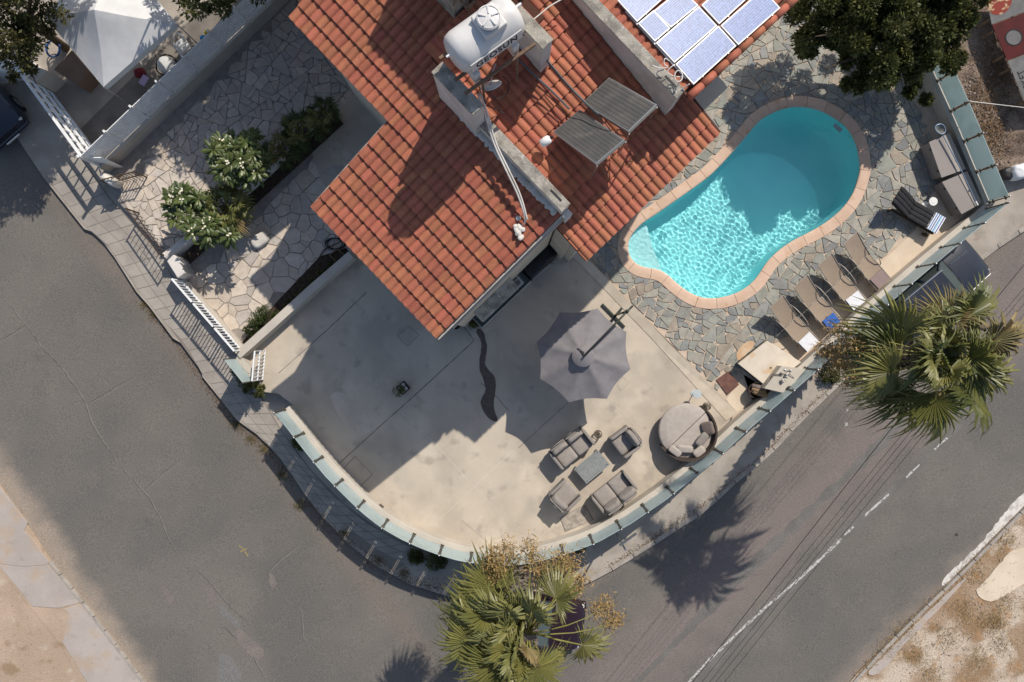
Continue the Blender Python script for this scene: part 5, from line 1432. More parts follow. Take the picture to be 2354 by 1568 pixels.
for j in range(4):
    y = -.225 + j * .15
    MB().soft((.42, y, .355), (1.10, .155, .10), 0, .35, 24, 10, .02, seed=j).obj('pad_roll', m_charc, t, smooth=True)
    MB().soft((-.50, y, .60), (.92, .155, .10), 0, .35, 24, 10, .02, (0, rad(30.5)), seed=j + 4).obj('pad_roll', m_charc, t, smooth=True)
place(t, 2102, 484, ZD, math.atan2(-.50, .866) , ZD + .4); t.rotation_euler.z = math.atan2(-(520 - 448), 2165 - 2042)
da = t.rotation_euler.z; dl_ = t.location.copy()
# striped towel
cols_ = [(.70, .72, .76), (.12, .20, .42), (.70, .72, .76), (.08, .09, .20), (.70, .72, .76), (.12, .28, .50), (.40, .55, .68), (.70, .72, .76), (.10, .12, .28), (.70, .72, .76)]
tw = thing('striped_towel', 'white and blue striped beach towel on the dark lounger', 'towel', dl_)
tw.location = (0, 0, 0)
for i, c in enumerate(cols_):
    mm = mat('stripe_%d_%d' % (int(c[0] * 100), int(c[2] * 100)), c, rough=1, bump=.3, bscale=150)
    MB().box((.66 + i * .034, 0, .418 + .003 * math.sin(i)), (.0338, .60, .012)).obj('stripe', mm, tw)
mb = MB()
for i in range(22): mb.tube([(.645, -.29 + i * .0276, .418), (.60 + R.uniform(-.02, .02), -.29 + i * .0276 + R.uniform(-.012, .012), .414)], .005, 5)
mb.obj('fringe', MATS['stripe_70_76'], tw)
tw.location = dl_; tw.rotation_euler.z = da

# ------------------------------------------------------------------ things round the pool
m_boxg = mat('taupe_plastic', (.27, .235, .22), (.25, .22, .205), scale=3, rough=.55)
m_boxd = mat('taupe_plastic_lid', (.30, .265, .245), rough=.5)
def storage_box(label, q, zt):
    P = [W(x, y, zt) for x, y in q]; c = sum(P, Vector()) / 4
    t = thing('storage_box', label, 'storage box', (c.x, c.y, ZD), 'plastic storage boxes along the side wall')
    MB().prism([c + (p - c) * .96 for p in P], ZD + .02, zt - .10).obj('body', m_boxg, t, bevel=.02)
    m1, m2 = (P[0] + P[1]) / 2, (P[3] + P[2]) / 2
    l_ = MB().prism(P, zt - .098, zt - .03).obj('lid', m_boxd, t, bevel=.02)
    vs = [P[0] + Vector((0, 0, -.03)), P[1] + Vector((0, 0, -.03)), P[2] + Vector((0, 0, -.03)), P[3] + Vector((0, 0, -.03)), m1.lerp(P[1], .15) + Vector((0, 0, .05)), m2.lerp(P[2], .15) + Vector((0, 0, .05))]
    fixn(MB().add(vs, [(0, 4, 5, 3), (4, 1, 2, 5), (0, 1, 4), (3, 5, 2)]).obj('lid_crown', m_boxd, l_))
    for f in (.2, .8):
        p = P[0].lerp(P[3], f); MB().box((p.x, p.y, zt - .10), (.06, .04, .05)).obj('hinge', m_black, t)
storage_box('taupe storage box under the pool net hoop', [(2137, 326), (2184, 305), (2222, 388), (2166, 408)], .75)
storage_box('taupe storage box in the corner of the two glass walls', [(2167, 418), (2225, 393), (2258, 465), (2212, 492)], .75)
m_bluem = mat('blue_aluminium', (.20, .27, .36), rough=.35, metal=.5)
t = thing('pool_net', 'blue pool skimmer net lying on the storage boxes', 'pool net', W(2168, 312, .86))
MB().tube([W(2168, 312, .90), W(2210, 392, .90), W(2243, 463, .86)], .018, 10).obj('pole', m_bluem, t)
MB().tube([W(2243, 463, .86), W(2248, 472, .86)], .022, 10).obj('grip', m_white, t)
hp = [W(*p, .90) for p in [(2166, 309), (2156, 306), (2149, 296), (2151, 288), (2164, 284), (2173, 292), (2174, 304), (2166, 309)]]
MB().tube(smooth_line(hp, 2), .016, 8).obj('hoop', m_bluem, t, smooth=True)
mb = MB(); hc = sum(hp[:-1], Vector()) / 7
for i in range(7): mb.add([hp[i], hp[i + 1], hc + Vector((0, 0, -.12))], [(0, 1, 2)])
mb.obj('net', mat('net_mesh', (.22, .23, .22), rough=1, alpha=.7), t)
# cream raised slab over the plant room
P = [W(x, y, .52) for x, y in [(1697, 836), (1764, 783), (1842, 833), (1764, 890)]]
t = thing('plant_room_slab', 'raised cream concrete slab beside the last lounger', 'slab', (sum(P, Vector()) / 4) * Vector((1, 1, 0)).length * 0 + Vector((P[0].x, P[0].y, ZD)))
m_slabtop = mat('cream_slab', (.62, .55, .46), (.56, .49, .40), scale=2, rough=.9, bump=.2, fine=.05, stain=[((.52, .36, .20), 1.6, .58, .70, .8)])
MB().prism(P, .40, .52).obj('slab_top', m_slabtop, t, bevel=.008)
cc = sum(P, Vector()) / 4
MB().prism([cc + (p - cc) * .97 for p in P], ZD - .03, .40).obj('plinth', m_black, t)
MB().lathe([(.0, 0), (.02, 0), (.022, .006), (.035, .008), (.036, 0)], 16, W(1772, 846, .522)).obj('drain_boss', m_steel, t)
# tap pillar
P = [W(x, y, .95) for x, y in [(1757, 893), (1797, 841), (1853, 848), (1806, 905)]]
t = thing('tap_pillar', 'grey rendered pillar with garden tap and hose fittings by the wall', 'pillar', (P[0].x, P[0].y, ZD))
MB().prism(P, ZD - .03, .95).obj('pillar_body', m_wall, t, bevel=.012)
MB().tube([W(1773, 866, .96), W(1779, 860, 1.0), W(1800, 862, 1.0)], .014, 8).obj('pipe', m_iron, t)
MB().tube([W(1773, 866, .96), W(1771, 872, .96)], .014, 8).obj('pipe_stub', m_iron, t)
MB().soft(W(1804, 851, 1.12), (.09, .09, .09), 0, 1, 14, 8).obj('shower_head', m_steel, t, smooth=True)
MB().tube([W(1804, 851, 1.08), W(1816, 861, 1.0), W(1826, 869, .97)], .010, 8).obj('shower_arm', m_steel, t)
mb = MB()
for k in range(14):
    f = k / 13; p = W(lerp(1798, 1818, f), lerp(878, 852, f), 1.0 + .05 * math.sin(k)); mb.soft(p + Vector((R.uniform(-.03, .03), R.uniform(-.03, .03), 0)), (.085, .085, .07), R.uniform(0, 3), .8, 8, 5)
mb.obj('rope_garland', mat('pale_rope', (.50, .46, .42), rough=1), t, smooth=True)
lamp = MB().lathe([(.04, 0), (.06, .02), (.085, .10), (.075, .14), (.03, .15), (0, .15)], 16, W(1812, 893, .9)).obj('wall_lamp', m_black); tag(lamp, 'small black bowl lamp on the wall top by the tap pillar', 'lamp')
lamp.location.z = .0
# basket of rolled towels
t = thing('towel_basket', 'dark round basket of rolled brown towels beside the pillar', 'basket', (0, 0, 0))
auto_smooth(MB().lathe([(.18, 0), (.22, .05), (.25, .30), (.265, .36), (.245, .36), (.225, .30), (.19, .06), (0, .05)], 28).obj('basket_body', m_wicker, t), 35)
m_browntow = mat('brown_towel', (.25, .16, .09), (.30, .20, .12), scale=10, rough=1); m_redtow = mat('rust_towel', (.33, .11, .05), rough=1)
place(t, 1740, 898, ZD - .008, 0, ZD + .35)
for k, (dx, dy, mm, lb) in enumerate([(.06, .10, MATS['brown_fabric'], 'dark brown rolled towel at the back of the basket'), (.05, 0, m_browntow, 'rolled towel with a rust stripe in the middle of the basket'), (.10, -.10, m_browntow, 'plain light brown rolled towel at the front of the basket')]):
    a = rad(-14); d = Vector((math.cos(a), math.sin(a), .16)); p = Vector((t.location.x + dx, t.location.y + dy, ZD + .40))
    o = fixn(cyl_along(p - d * .24, d, [(0, .03), (.02, .07), (.2, .085), (.44, .08), (.47, .03)], 14).obj('rolled_towel', mm, smooth=True)); tag(o, lb, 'towel', 'rolled towels in the basket')
# square planter on the terrace
t = thing('square_planter', 'small black planter with white pebbles on the bare terrace', 'planter', W(926, 893, 0)); p = W(927, 892, .2)
mb = MB(); 
for sx, sy, dx, dy in ((1, 0, .02, .32), (-1, 0, .02, .32), (0, 1, .32, .02), (0, -1, .32, .02)):
    ca, sa_ = math.cos(rad(42)), math.sin(rad(42)); ox, oy = sx * .15, sy * .15
    mb.box((p.x + ox * ca - oy * sa_, p.y + ox * sa_ + oy * ca, .15), (dx, dy, .30), rad(42))
mb.obj('pot', m_black, t)
mb = MB()
for _ in range(60):
    ox, oy = R.uniform(-.13, .13), R.uniform(-.13, .13); ca, sa_ = math.cos(rad(42)), math.sin(rad(42))
    mb.soft((p.x + ox * ca - oy * sa_, p.y + ox * sa_ + oy * ca, .25 + R.uniform(0, .02)), (.05, .045, .03), R.uniform(0, 3), .9, 7, 4)
stuff(mb.obj('pebbles', m_white, t, smooth=True))
MB().box((p.x, p.y, .12), (.28, .28, .22), rad(42)).obj('soil', m_soil, t)
PLANTER = p
# low things under the gable
t = tag(MB().lathe([(.11, 0), (.14, .22), (.15, .24), (.13, .24), (.11, .2), (0, .19)], 20, W(1049, 747, .0)).obj('plant_pot', m_black), 'black plant pot under the gable corner', 'plant pot')
# light fittings fixed low on the curved wall
for k, (x, y, lb) in enumerate([(877, 1163, 'small dark wall light on the curved wall near the bare terrace'), (1139, 1258, 'small dark wall light on the curved wall behind the palm')]):
    p = W(x, y, .3); tag(MB().box((p.x, p.y, .32), (.16, .08, .07), rad(-38 if k == 0 else 0)).obj('wall_light', m_dsteel, bevel=.01), lb, 'wall light')
# ------------------------------------------------------------------ plants
m_leaf_d = mat('dark_leaf', (.068, .080, .024), (.115, .118, .036), scale=1.2, rough=.55, rnd=.40, hue=.02, transl=.22, spec=.3)
m_leaf_m = mat('mid_leaf', (.050, .075, .020), (.075, .10, .03), scale=1.5, rough=.5, rnd=.35, hue=.02, transl=.25)
m_leaf_o = mat('olive_leaf', (.066, .072, .022), (.10, .088, .03), scale=1.2, rough=.55, rnd=.40, hue=.025, transl=.22)
m_bark = mat('bark', (.11, .08, .055), (.07, .05, .036), scale=10, rough=.95, bump=.8)
def leaf_cloud(blobs, n, size, rng, flat=.0, ratio=.45):
    # blobs: (centre, radii); leaves on shells of many small lumps
    vs = []; fs = []
    wts = [b[1][0] * b[1][1] + b[1][0] * b[1][2] for b in blobs]
    tot = sum(wts)
    lumps = []
    for b, w_ in zip(blobs, wts):
        for _ in range(max(3, int((26 if n < 20000 else 60) * w_ / tot * 3))):
            u = Vector((rng.gauss(0, 1), rng.gauss(0, 1), rng.gauss(.25, 1))).normalized() * rng.uniform(.62, 1.0)
            lumps.append((b[0] + Vector((u.x * b[1][0], u.y * b[1][1], u.z * b[1][2])), rng.uniform(.20, .42) * min(b[1])))
    for i in range(n):
        c, r_ = lumps[rng.randrange(len(lumps))]
        u = Vector((rng.gauss(0, 1), rng.gauss(0, 1), rng.gauss(0, 1))).normalized(); p = c + u * r_ * rng.random() ** .45
        s = size * rng.uniform(.6, 1.35)
        t_ = (u + Vector((rng.gauss(0, .7), rng.gauss(0, .7), rng.gauss(0, .5)))).normalized(); nn = t_.cross(Vector((rng.gauss(0, 1), rng.gauss(0, 1), rng.gauss(0, .4) + .01))).normalized()
        k = len(vs); vs += [p, p + t_ * s * .5 + nn * s * ratio * .5, p + t_ * s, p + t_ * s * .5 - nn * s * ratio * .5]; fs.append((k, k + 1, k + 2, k + 3))
    mb = MB(); mb.v = [tuple(v) for v in vs]; mb.f = fs
    return mb
def tree(name, label, base, trunk_top, blobs, n, size, m, seed, branches=7, tr=.14, cat='tree'):
    rng = random.Random(seed); t = thing(name, label, cat, base)
    mid = base.lerp(trunk_top, .5) + Vector((rng.uniform(-.1, .1), rng.uniform(-.1, .1), 0))
    MB().tube([base - Vector((0, 0, .1)), mid, trunk_top], [tr, tr * .8, tr * .6], 10).obj('trunk', m_bark, t, smooth=True)
    mb = MB()
    for k in range(branches):
        b = rng.choice(blobs); u = Vector((rng.gauss(0, .6), rng.gauss(0, .6), rng.gauss(0, .5)))
        e = b[0] + Vector((u.x * b[1][0], u.y * b[1][1], u.z * b[1][2])); q = trunk_top.lerp(e, .5) + Vector((rng.gauss(0, .15), rng.gauss(0, .15), .2))
        mb.tube([trunk_top - Vector((0, 0, .15)), q, e], [tr * .5, tr * .3, tr * .08], 6)
    mb.obj('limbs', m_bark, t, smooth=True)
    leaf_cloud(blobs, n, size, rng).obj('crown', m, t)
    return t
V3 = lambda x, y, z: Vector((x, y, z))
# big dark tree over the pool corner
cb = W(1925, 175, 0) ; base = G0(1985, 120, ZD)
def img_blob(px, py, z, r, rz): return (W(px, py, z), (r, r, rz))
tree('spreading_tree', 'large dark leafy tree overhanging the deep end of the pool', base, base + V3(0, 0, 1.6),
     [img_blob(1930, 60, 2.55, 1.25, .9), img_blob(1880, 90, 2.15, .8, .6), img_blob(1960, 140, 2.25, 1.0, .6), img_blob(2150, 120, 2.25, .9, .6), img_blob(2050, 90, 3.15, 1.3, .8), img_blob(2180, 10, 2.65, 1.0, .8), img_blob(2020, 20, 3.25, 1.3, 1.0), img_blob(2110, 40, 2.85, 1.2, .9), img_blob(2000, 120, 2.85, 1.1, .8), img_blob(2100, 130, 2.55, .95, .7),
      img_blob(1890, 20, 2.45, .9, .8), img_blob(2160, 70, 2.45, .9, .7), img_blob(2060, 185, 2.15, .7, .5), img_blob(1990, -60, 3.45, 1.5, 1.0), img_blob(2130, -40, 3.05, 1.4, 1.0), img_blob(2095, 215, 1.85, .5, .5)], 90000, .125, m_leaf_d, 3, 14, .18)
base = G0(150, 110, -.1)
tree('yard_tree', 'dark leafy tree at the picture corner above the white gate', base, base + V3(0, 0, 2.2),
     [img_blob(30, 20, 3.8, 1.2, .9), img_blob(80, 10, 3.5, .7, .7), img_blob(20, 110, 3.3, 1.0, .8), img_blob(85, 95, 3.2, .7, .6), img_blob(-60, 60, 3.8, 1.3, .9), img_blob(50, 180, 2.7, .5, .4)], 9000, .13, m_leaf_o, 5, 8, .14)
base = G0(640, -160, -.1)  # crown lobes out of view are added to shade the yard strip
tree('yard_tree', 'shadowed tree behind the white canopy at the top edge', base, base + V3(0, 0, 2.5),
     [img_blob(460, -60, 3.8, 1.3, .9), img_blob(400, -130, 4.6, .9, .7), img_blob(530, -50, 3.4, .9, .7), img_blob(330, -60, 4.4, .55, .5), img_blob(430, -260, 4.2, 1.5, .9), img_blob(500, -180, 4.4, 1.3, .8), img_blob(560, -240, 4.6, 1.4, .9), img_blob(480, -10, 2.6, .5, .4)], 15000, .13, m_leaf_d, 6, 8, .14)
base = G0(300, -60, -.1)  # unseen tree, added to darken the gate side of the yard
tree('yard_tree', 'tall unseen tree added beyond the top corner to shade the sliding gate', base, base + V3(0, 0, 3.2),
     [img_blob(20, -190, 5.0, 1.6, 1.0), img_blob(70, -260, 5.4, 1.4, 1.0), img_blob(-50, -120, 4.8, 1.5, .9), img_blob(-20, -230, 5.0, 1.4, .9)], 14000, .15, m_leaf_o, 9, 9, .16)
# ---- fan palms
m_frond = mat('palm_frond', (.155, .155, .040), (.100, .115, .034), scale=1.5, rough=.42, rnd=.14, transl=.22, spec=.4)
m_frond_l = mat('palm_frond_light', (.225, .21, .062), (.16, .165, .052), scale=1.5, rough=.42, rnd=.14, transl=.25, spec=.4)
m_frond_dry = mat('palm_frond_dry', (.26, .19, .085), (.17, .15, .06), scale=2, rough=.7, rnd=.2, transl=.2)
m_petiole = mat('palm_petiole', (.22, .20, .045), (.18, .17, .045), scale=4, rough=.5)
m_trunk = mat('palm_trunk', (.16, .125, .10), (.25, .215, .185), scale=7, rough=.95, bump=.8, rnd=.30)
m_flower = mat('palm_flower', (.34, .225, .085), (.27, .18, .075), scale=8, rough=.9, rnd=.25)
def fan_leaf(rng, plen, blen, hub_dir, start, nleaf=34, spread=rad(250), droop=.35, roll=0.0, wseg=1.0):
    """one frond: petiole from start along hub_dir, pleated fan at its end"""
    d = hub_dir.normalized(); up = Vector((0, 0, 1)); sd = d.cross(up)
    if sd.length < .1: sd = d.cross(Vector((rng.gauss(0, 1), rng.gauss(0, 1), .1)))
    sd.normalize(); n = sd.cross(d)
    if n.z < 0 and abs(d.z) < .95: n = -n; 
    cr, srr = math.cos(roll), math.sin(roll); sd, n = sd * cr + n * srr, n * cr - sd * srr
    hub = start + d * plen + Vector((0, 0, -.10 * plen * plen))
    pet = [start, start + d * plen * .5 + Vector((0, 0, -.015)), hub]
    pm = MB().tube(pet, [.030, .022, .016], 6)
    d2 = (hub - pet[1]).normalized(); bl = MB(); vs = []; fs = []
    fold = rng.uniform(.08, .24)
    for k in range(nleaf):
        th = (k / (nleaf - 1) - .5) * spread + rng.gauss(0, .012); L_ = blen * (.72 + .28 * math.cos(th * .75)) * rng.uniform(.80, 1.10)
        dirv = (d2 * math.cos(th) + sd * math.sin(th)).normalized(); lat = (-d2 * math.sin(th) + sd * math.cos(th))
        hw = .5 * spread / nleaf * wseg
        def P(rf, lw, lift): 
            sag = droop * (rf ** 3.2) * L_ * .7 + rng.uniform(0, .02) * rf
            return hub + dirv * (L_ * rf * (1 - .10 * rf * droop)) + lat * lw + n * (lift + fold * abs(math.sin(th)) * L_ * rf * .8) - up * sag
        r1 = .58 if k % 2 else .52; w1 = hw * L_ * r1
        b = len(vs)
        tw = rng.gauss(0, .07) * L_
        vs += [hub, P(r1, -w1, -.02 * L_), P(r1, 0, .022 * L_), P(r1, w1, -.02 * L_), P(.82, -w1 * .55 + tw * .5, -.012 * L_), P(.82, tw * .5, .008 * L_), P(.82, w1 * .55 + tw * .5, -.012 * L_), P(1.04, tw * 1.4, -.02 * L_)]
        fs += [(b, b + 1, b + 2), (b, b + 2, b + 3), (b + 1, b + 4, b + 5, b + 2), (b + 2, b + 5, b + 6, b + 3), (b + 4, b + 7, b + 5), (b + 5, b + 7, b + 6)]
    bl.v = [tuple(v) for v in vs]; bl.f = fs
    return pm, bl
def palm(label, base, top, nf, plen, blen, seed, dirs=None, m=None, stalks=(), rad0=.22, trunk=True, name='fan_palm', tail=-.45, nleaf=34):
    rng = random.Random(seed); m = m or m_frond; t = thing(name, label, 'palm', base)
    if trunk:
        pts = [base.lerp(top, i / 10) for i in range(11)]
        tk = MB().tube(pts, [rad0 * (1.15 - .35 * i / 10) for i in range(11)], 14).obj('trunk', m_trunk, t, smooth=True)
        mb = MB(); ax_ = (top - base).normalized(); H_ = (top - base).length; n = int(H_ * 52)
        for k in range(n):
            f = k / n; a = k * 2.39996; c = base.lerp(top, f); u = Vector((math.cos(a), math.sin(a), 0)); r_ = rad0 * (1.15 - .35 * f)
            wv = Vector((-math.sin(a), math.cos(a), 0)); L_ = rng.uniform(.12, .30); p = c + u * r_ * .9; e = p + u * L_ * rng.uniform(.35, .8) + Vector((0, 0, L_ * rng.uniform(.3, .9)))
            w_ = rng.uniform(.04, .085)
            mb.add([p - wv * w_, p + wv * w_, e + wv * w_ * .5, e - wv * w_ * .5, p - wv * w_ + u * .03 - Vector((0, 0, .04)), p + wv * w_ + u * .03 - Vector((0, 0, .04))], [(0, 1, 2, 3), (4, 5, 2, 3), (0, 3, 4), (1, 5, 2)])
        mb.obj('leaf_bases', m_trunk, tk)
    for k in range(nf):
        if dirs and k < len(dirs):
            az, el, pl, bl = dirs[k]; az, el = rad(az), rad(el)
        else:
            az = k * 2.39996 + rng.uniform(-.3, .3); f = k / nf; el = lerp(rad(78), tail, f ** .8) + rng.uniform(-.15, .15); pl, bl = 1, 1
        d = Vector((math.cos(az) * math.cos(el), math.sin(az) * math.cos(el), math.sin(el)))
        pm, bm_ = fan_leaf(rng, plen * pl * rng.uniform(.85, 1.1), blen * bl * rng.uniform(.88, 1.08), d, top + Vector((math.cos(az), math.sin(az), 0)) * rad0 * .5 + Vector((0, 0, rng.uniform(-.25, .1))),
                           nleaf=nleaf, droop=rng.uniform(.35, .95), roll=rng.uniform(-.9, .9), spread=rad(rng.uniform(190, 280)))
        fo = bm_.obj('frond', m_frond_dry if (trunk and nf > 16 and rng.random() < .12) else (m if rng.random() < .65 else m_frond_l), t)
        pm.obj('petiole', m_petiole, fo, smooth=True)
    for (az, el, L_) in stalks:
        az, el = rad(az), rad(el); d = Vector((math.cos(az) * math.cos(el), math.sin(az) * math.cos(el), math.sin(el)))
        pts = [top + d * L_ * f + Vector((0, 0, -.42 * L_ * f * f * f)) for f in (0, .25, .5, .75, 1)]
        so_ = MB().tube(pts, [.022, .018, .014, .010, .006], 6).obj('flower_stalk', m_petiole, t, smooth=True)
        mb = MB(); tipd = (pts[4] - pts[3]).normalized()
        for _ in range(420):
            p = pts[4] + tipd * rng.uniform(-.38, .18) + Vector((rng.gauss(0, .13), rng.gauss(0, .13), rng.gauss(-.08, .10))); q = p + Vector((rng.gauss(0, .05), rng.gauss(0, .05), rng.gauss(0, .05)))
            s = Vector((rng.gauss(0, 1), rng.gauss(0, 1), rng.gauss(0, 1))).normalized() * .012
            mb.add([p - s, p + s, q + s, q - s], [(0, 1, 2, 3)])
        stuff(mb.obj('flower_spray', m_flower, so_))
    return t
b2 = G0(1184, 1300, ZS); t2 = W(1212, 1458, 6.2)
palm('tall fan palm with tan flower sprays below the curved wall', b2, t2, 27, 1.0, 1.22, 8,
     dirs=[(84, 52, 1.05, .85), (152, 22, 1.15, 1.05), (168, 10, 1.15, 1.1), (186, 18, 1.2, 1.0), (203, 2, 1.15, 1.1), (222, 22, .9, 1.0), (135, 30, 1.0, 1.0), (112, 52, 1.0, .75), (56, 30, 1.15, .75), (-14, 8, 1.25, .72),
           (245, 35, .8, 1.0), (262, 12, 1.0, 1.0), (284, 38, .8, .9), (200, 48, .6, .95), (176, 38, .75, 1.0), (160, -18, 1.1, 1.0), (215, -15, 1.1, 1.0), (238, -8, 1.1, 1.0), (145, 58, .6, .85), (192, -30, 1.1, 1.0), (172, 62, .4, .8), (300, -20, .9, .8), (128, 2, 1.15, .95), (228, 55, .5, .8), (270, 72, .3, .75), (120, 75, .25, .7), (200, 75, .3, .75)],
     m=m_frond_l, stalks=[(112, 22, 2.2), (120, 14, 1.9), (88, 30, 2.5), (76, 20, 1.8), (58, 28, 2.3), (42, 18, 1.9), (18, 20, 2.2), (4, 12, 2.3), (62, 5, 1.9), (104, 10, 2.0)], rad0=.28, nleaf=40)
b1 = G0(1890, 818, ZS); t1 = W(2165, 818, 7.2)
palm('tall fan palm leaning over the parked car and glass wall', b1, t1, 27, .92, 1.30, 19,
     dirs=[(20, 25, 1.1, 1.0), (60, 30, 1.2, .9), (85, 15, .9, .75), (108, 40, .7, .75), (150, 12, 1.15, 1.05), (172, 2, 1.1, 1.0), (200, 10, 1.1, 1.0), (232, 5, 1.1, 1.05), (255, 20, 1.0, 1.0), (278, 2, 1.1, 1.05), (305, 15, 1.0, 1.1), (335, 5, 1.15, 1.05), (0, -5, 1.1, 1.0),
           (45, -10, 1.1, .95), (190, 55, .6, .85), (10, 60, .5, .8), (250, 60, .5, .8), (215, -25, 1.0, .9), (292, -30, .9, .9), (75, 65, .4, .7), (35, 72, .30, .75), (160, 70, .32, .8), (300, 68, .35, .8), (225, 76, .25, .7), (95, 80, .2, .7), (340, 55, .45, .85), (190, 45, .5, .85)],
     stalks=[(165, 5, 2.2), (178, 0, 2.3), (190, -10, 1.9), (200, -5, 1.8), (172, 12, 2.0)], rad0=.28, nleaf=40)
# small fan palms and frangipani in the bed
for px, py, z, s, n_, sd_, lb in [(742, 258, .9, .40, 16, 31, 'low fan palm in the shaded bed nearest the porch'), (690, 300, .9, .48, 18, 32, 'low fan palm in the shaded bed behind the frangipani'),
                                  (520, 478, 1.1, .60, 20, 33, 'fan palm growing between the two frangipani clumps'), (645, 345, .8, .45, 14, 34, 'dark fan palm at the edge of the frangipani shade')]:
    tp = W(px, py, z); bs_ = Vector((tp.x, tp.y, .05))
    palm(lb, bs_, tp, n_, s * .8, s * .85, sd_, rad0=.09, name='small_fan_palm', tail=-.2, m=m_frond if sd_ == 33 else m_leaf_m, nleaf=26)
m_frang = mat('frangipani_leaf', (.068, .095, .024), (.10, .125, .034), scale=2.5, rough=.4, rnd=.28, hue=.015, transl=.25, spec=.45)
m_petal = mat('frangipani_petal', (.72, .66, .44), (.76, .72, .60), scale=20, rough=.7)
def frangipani(label, base, tips, seed):
    rng = random.Random(seed); t = thing('frangipani', label, 'shrub', base); br = MB(); lf = MB(); fl = MB()
    fork = base + Vector((0, 0, .55))
    br.tube([base - Vector((0, 0, .1)), fork], [.07, .055], 8)
    for (px, py, z) in tips:
        e = W(px, py, z); mid = fork.lerp(e, .5) + Vector((0, 0, -.12)); br.tube([fork, mid, e], [.04, .03, .022], 6)
        for k in range(rng.randint(13, 17)):
            a = k * 2.4 + rng.uniform(-.3, .3); el = rng.uniform(-.35, .75); L_ = rng.uniform(.27, .42); d = Vector((math.cos(a) * math.cos(el), math.sin(a) * math.cos(el), math.sin(el)))
            lat = Vector((-math.sin(a), math.cos(a), 0)); w_ = L_ * .15; up_ = lat.cross(d) * .02; dn_ = Vector((0, 0, -.06 * L_ / .3))
            p = e + d * .02
            lf.add([p, p + d * L_ * .35 + lat * w_ * .8, p + d * L_ * .35 - up_, p + d * L_ * .35 - lat * w_ * .8, p + d * L_ * .72 + lat * w_ + dn_ * .5, p + d * L_ * .72 - up_ + dn_ * .5, p + d * L_ * .72 - lat * w_ + dn_ * .5, p + d * L_ + dn_],
                   [(0, 1, 2), (0, 2, 3), (1, 4, 5, 2), (2, 5, 6, 3), (4, 7, 5), (5, 7, 6)])
        if rng.random() < .42:
            c = e + Vector((rng.uniform(-.05, .05), rng.uniform(-.05, .05), .14))
            for k in range(rng.randint(3, 6)):
                p = c + Vector((rng.gauss(0, .05), rng.gauss(0, .05), rng.gauss(0, .02))); a0 = rng.uniform(0, 6)
                for j in range(5):
                    a = a0 + j * 1.2566; u = Vector((math.cos(a), math.sin(a), .3)) * .034; v = Vector((-math.sin(a), math.cos(a), 0)) * .014
                    fl.add([p, p + u * .6 + v, p + u, p + u * .6 - v], [(0, 1, 2, 3)])
    br.obj('branches', m_bark, t, smooth=True); lf.obj('foliage', m_frang, t); fl.obj('blossoms', m_petal, t)
rng = random.Random(77)
def tipset(boxes, n, z0, z1):
    out = []
    while len(out) < n:
        cx_, cy_, rx, ry = rng.choice(boxes); a = rng.uniform(0, 6.28); r_ = math.sqrt(rng.random()); out.append((cx_ + rx * r_ * math.cos(a), cy_ + ry * r_ * math.sin(a), rng.uniform(z0, z1)))
    return out
frangipani('flowering frangipani clump nearest the porch', G0(590, 405, .05), tipset([(540, 350, 55, 30), (580, 350, 35, 35), (520, 375, 40, 30), (545, 400, 50, 35)], 44, 1.5, 2.3), 41)
frangipani('flowering frangipani clump overhanging the iron gate', G0(500, 500, .05), tipset([(430, 470, 45, 25), (445, 510, 45, 30), (490, 530, 45, 25), (415, 450, 25, 15), (500, 545, 40, 15)], 34, 1.1, 1.8), 42)
# planter bed wall, soil, rounded ends
bed = MB().prism([G0(*p) for p in [(412, 600), (428, 615), (790, 285), (770, 262), (560, 445)]], -.05, .06).obj('planting_bed', m_soil); struct(bed)
pw_ = resample(smooth_line([G0(*p) for p in [(392, 592), (412, 578), (470, 530), (560, 448), (640, 378), (720, 300), (770, 255)]], 2), .2)
t = thing('bed_wall', 'rounded white plaster wall edging the planting bed by the gate', 'wall', pw_[0])
mb = MB(); vs = []; pr = [(-.13, -.05), (-.135, .38), (-.10, .46), (-.04, .49), (.04, .49), (.10, .46), (.135, .38), (.13, -.05)]
for i, p in enumerate(pw_):
    d = (pw_[min(i + 1, len(pw_) - 1)] - pw_[max(i - 1, 0)]).normalized(); s = Vector((-d.y, d.x, 0))
    for o_, z_ in pr: vs.append((p.x + s.x * o_, p.y + s.y * o_, z_))
n = len(pw_); fs = [(8 * i + k, 8 * i + k + 1, 8 * i + 9 + k, 8 * i + 8 + k) for i in range(n - 1) for k in range(7)] + [tuple(range(8)), tuple(range(8 * n - 1, 8 * n - 9, -1))]
fixn(mb.add(vs, fs).obj('wall_body', m_plaster, t, smooth=False)); auto_smooth(t.children[0], 50)
gp = MB().prism([W(*p, .75) for p in [(383, 600), (398, 585), (412, 596), (425, 628), (408, 640)]], -.6, .75).obj('gate_pier', m_plaster, bevel=.03); tag(gp, 'cream plaster gate pier between the iron gate and white railings', 'gate pier')
pr_ = MB().soft(W(598, 552, .1), (.62, .42, .22), rad(35), .7, 20, 10, .05).obj('planter_end', m_plaster, smooth=True); tag(pr_, 'rounded pale planter wall end on the path beside the frangipani', 'planter end')  # stands for the sunlit rounded end of the planter wall
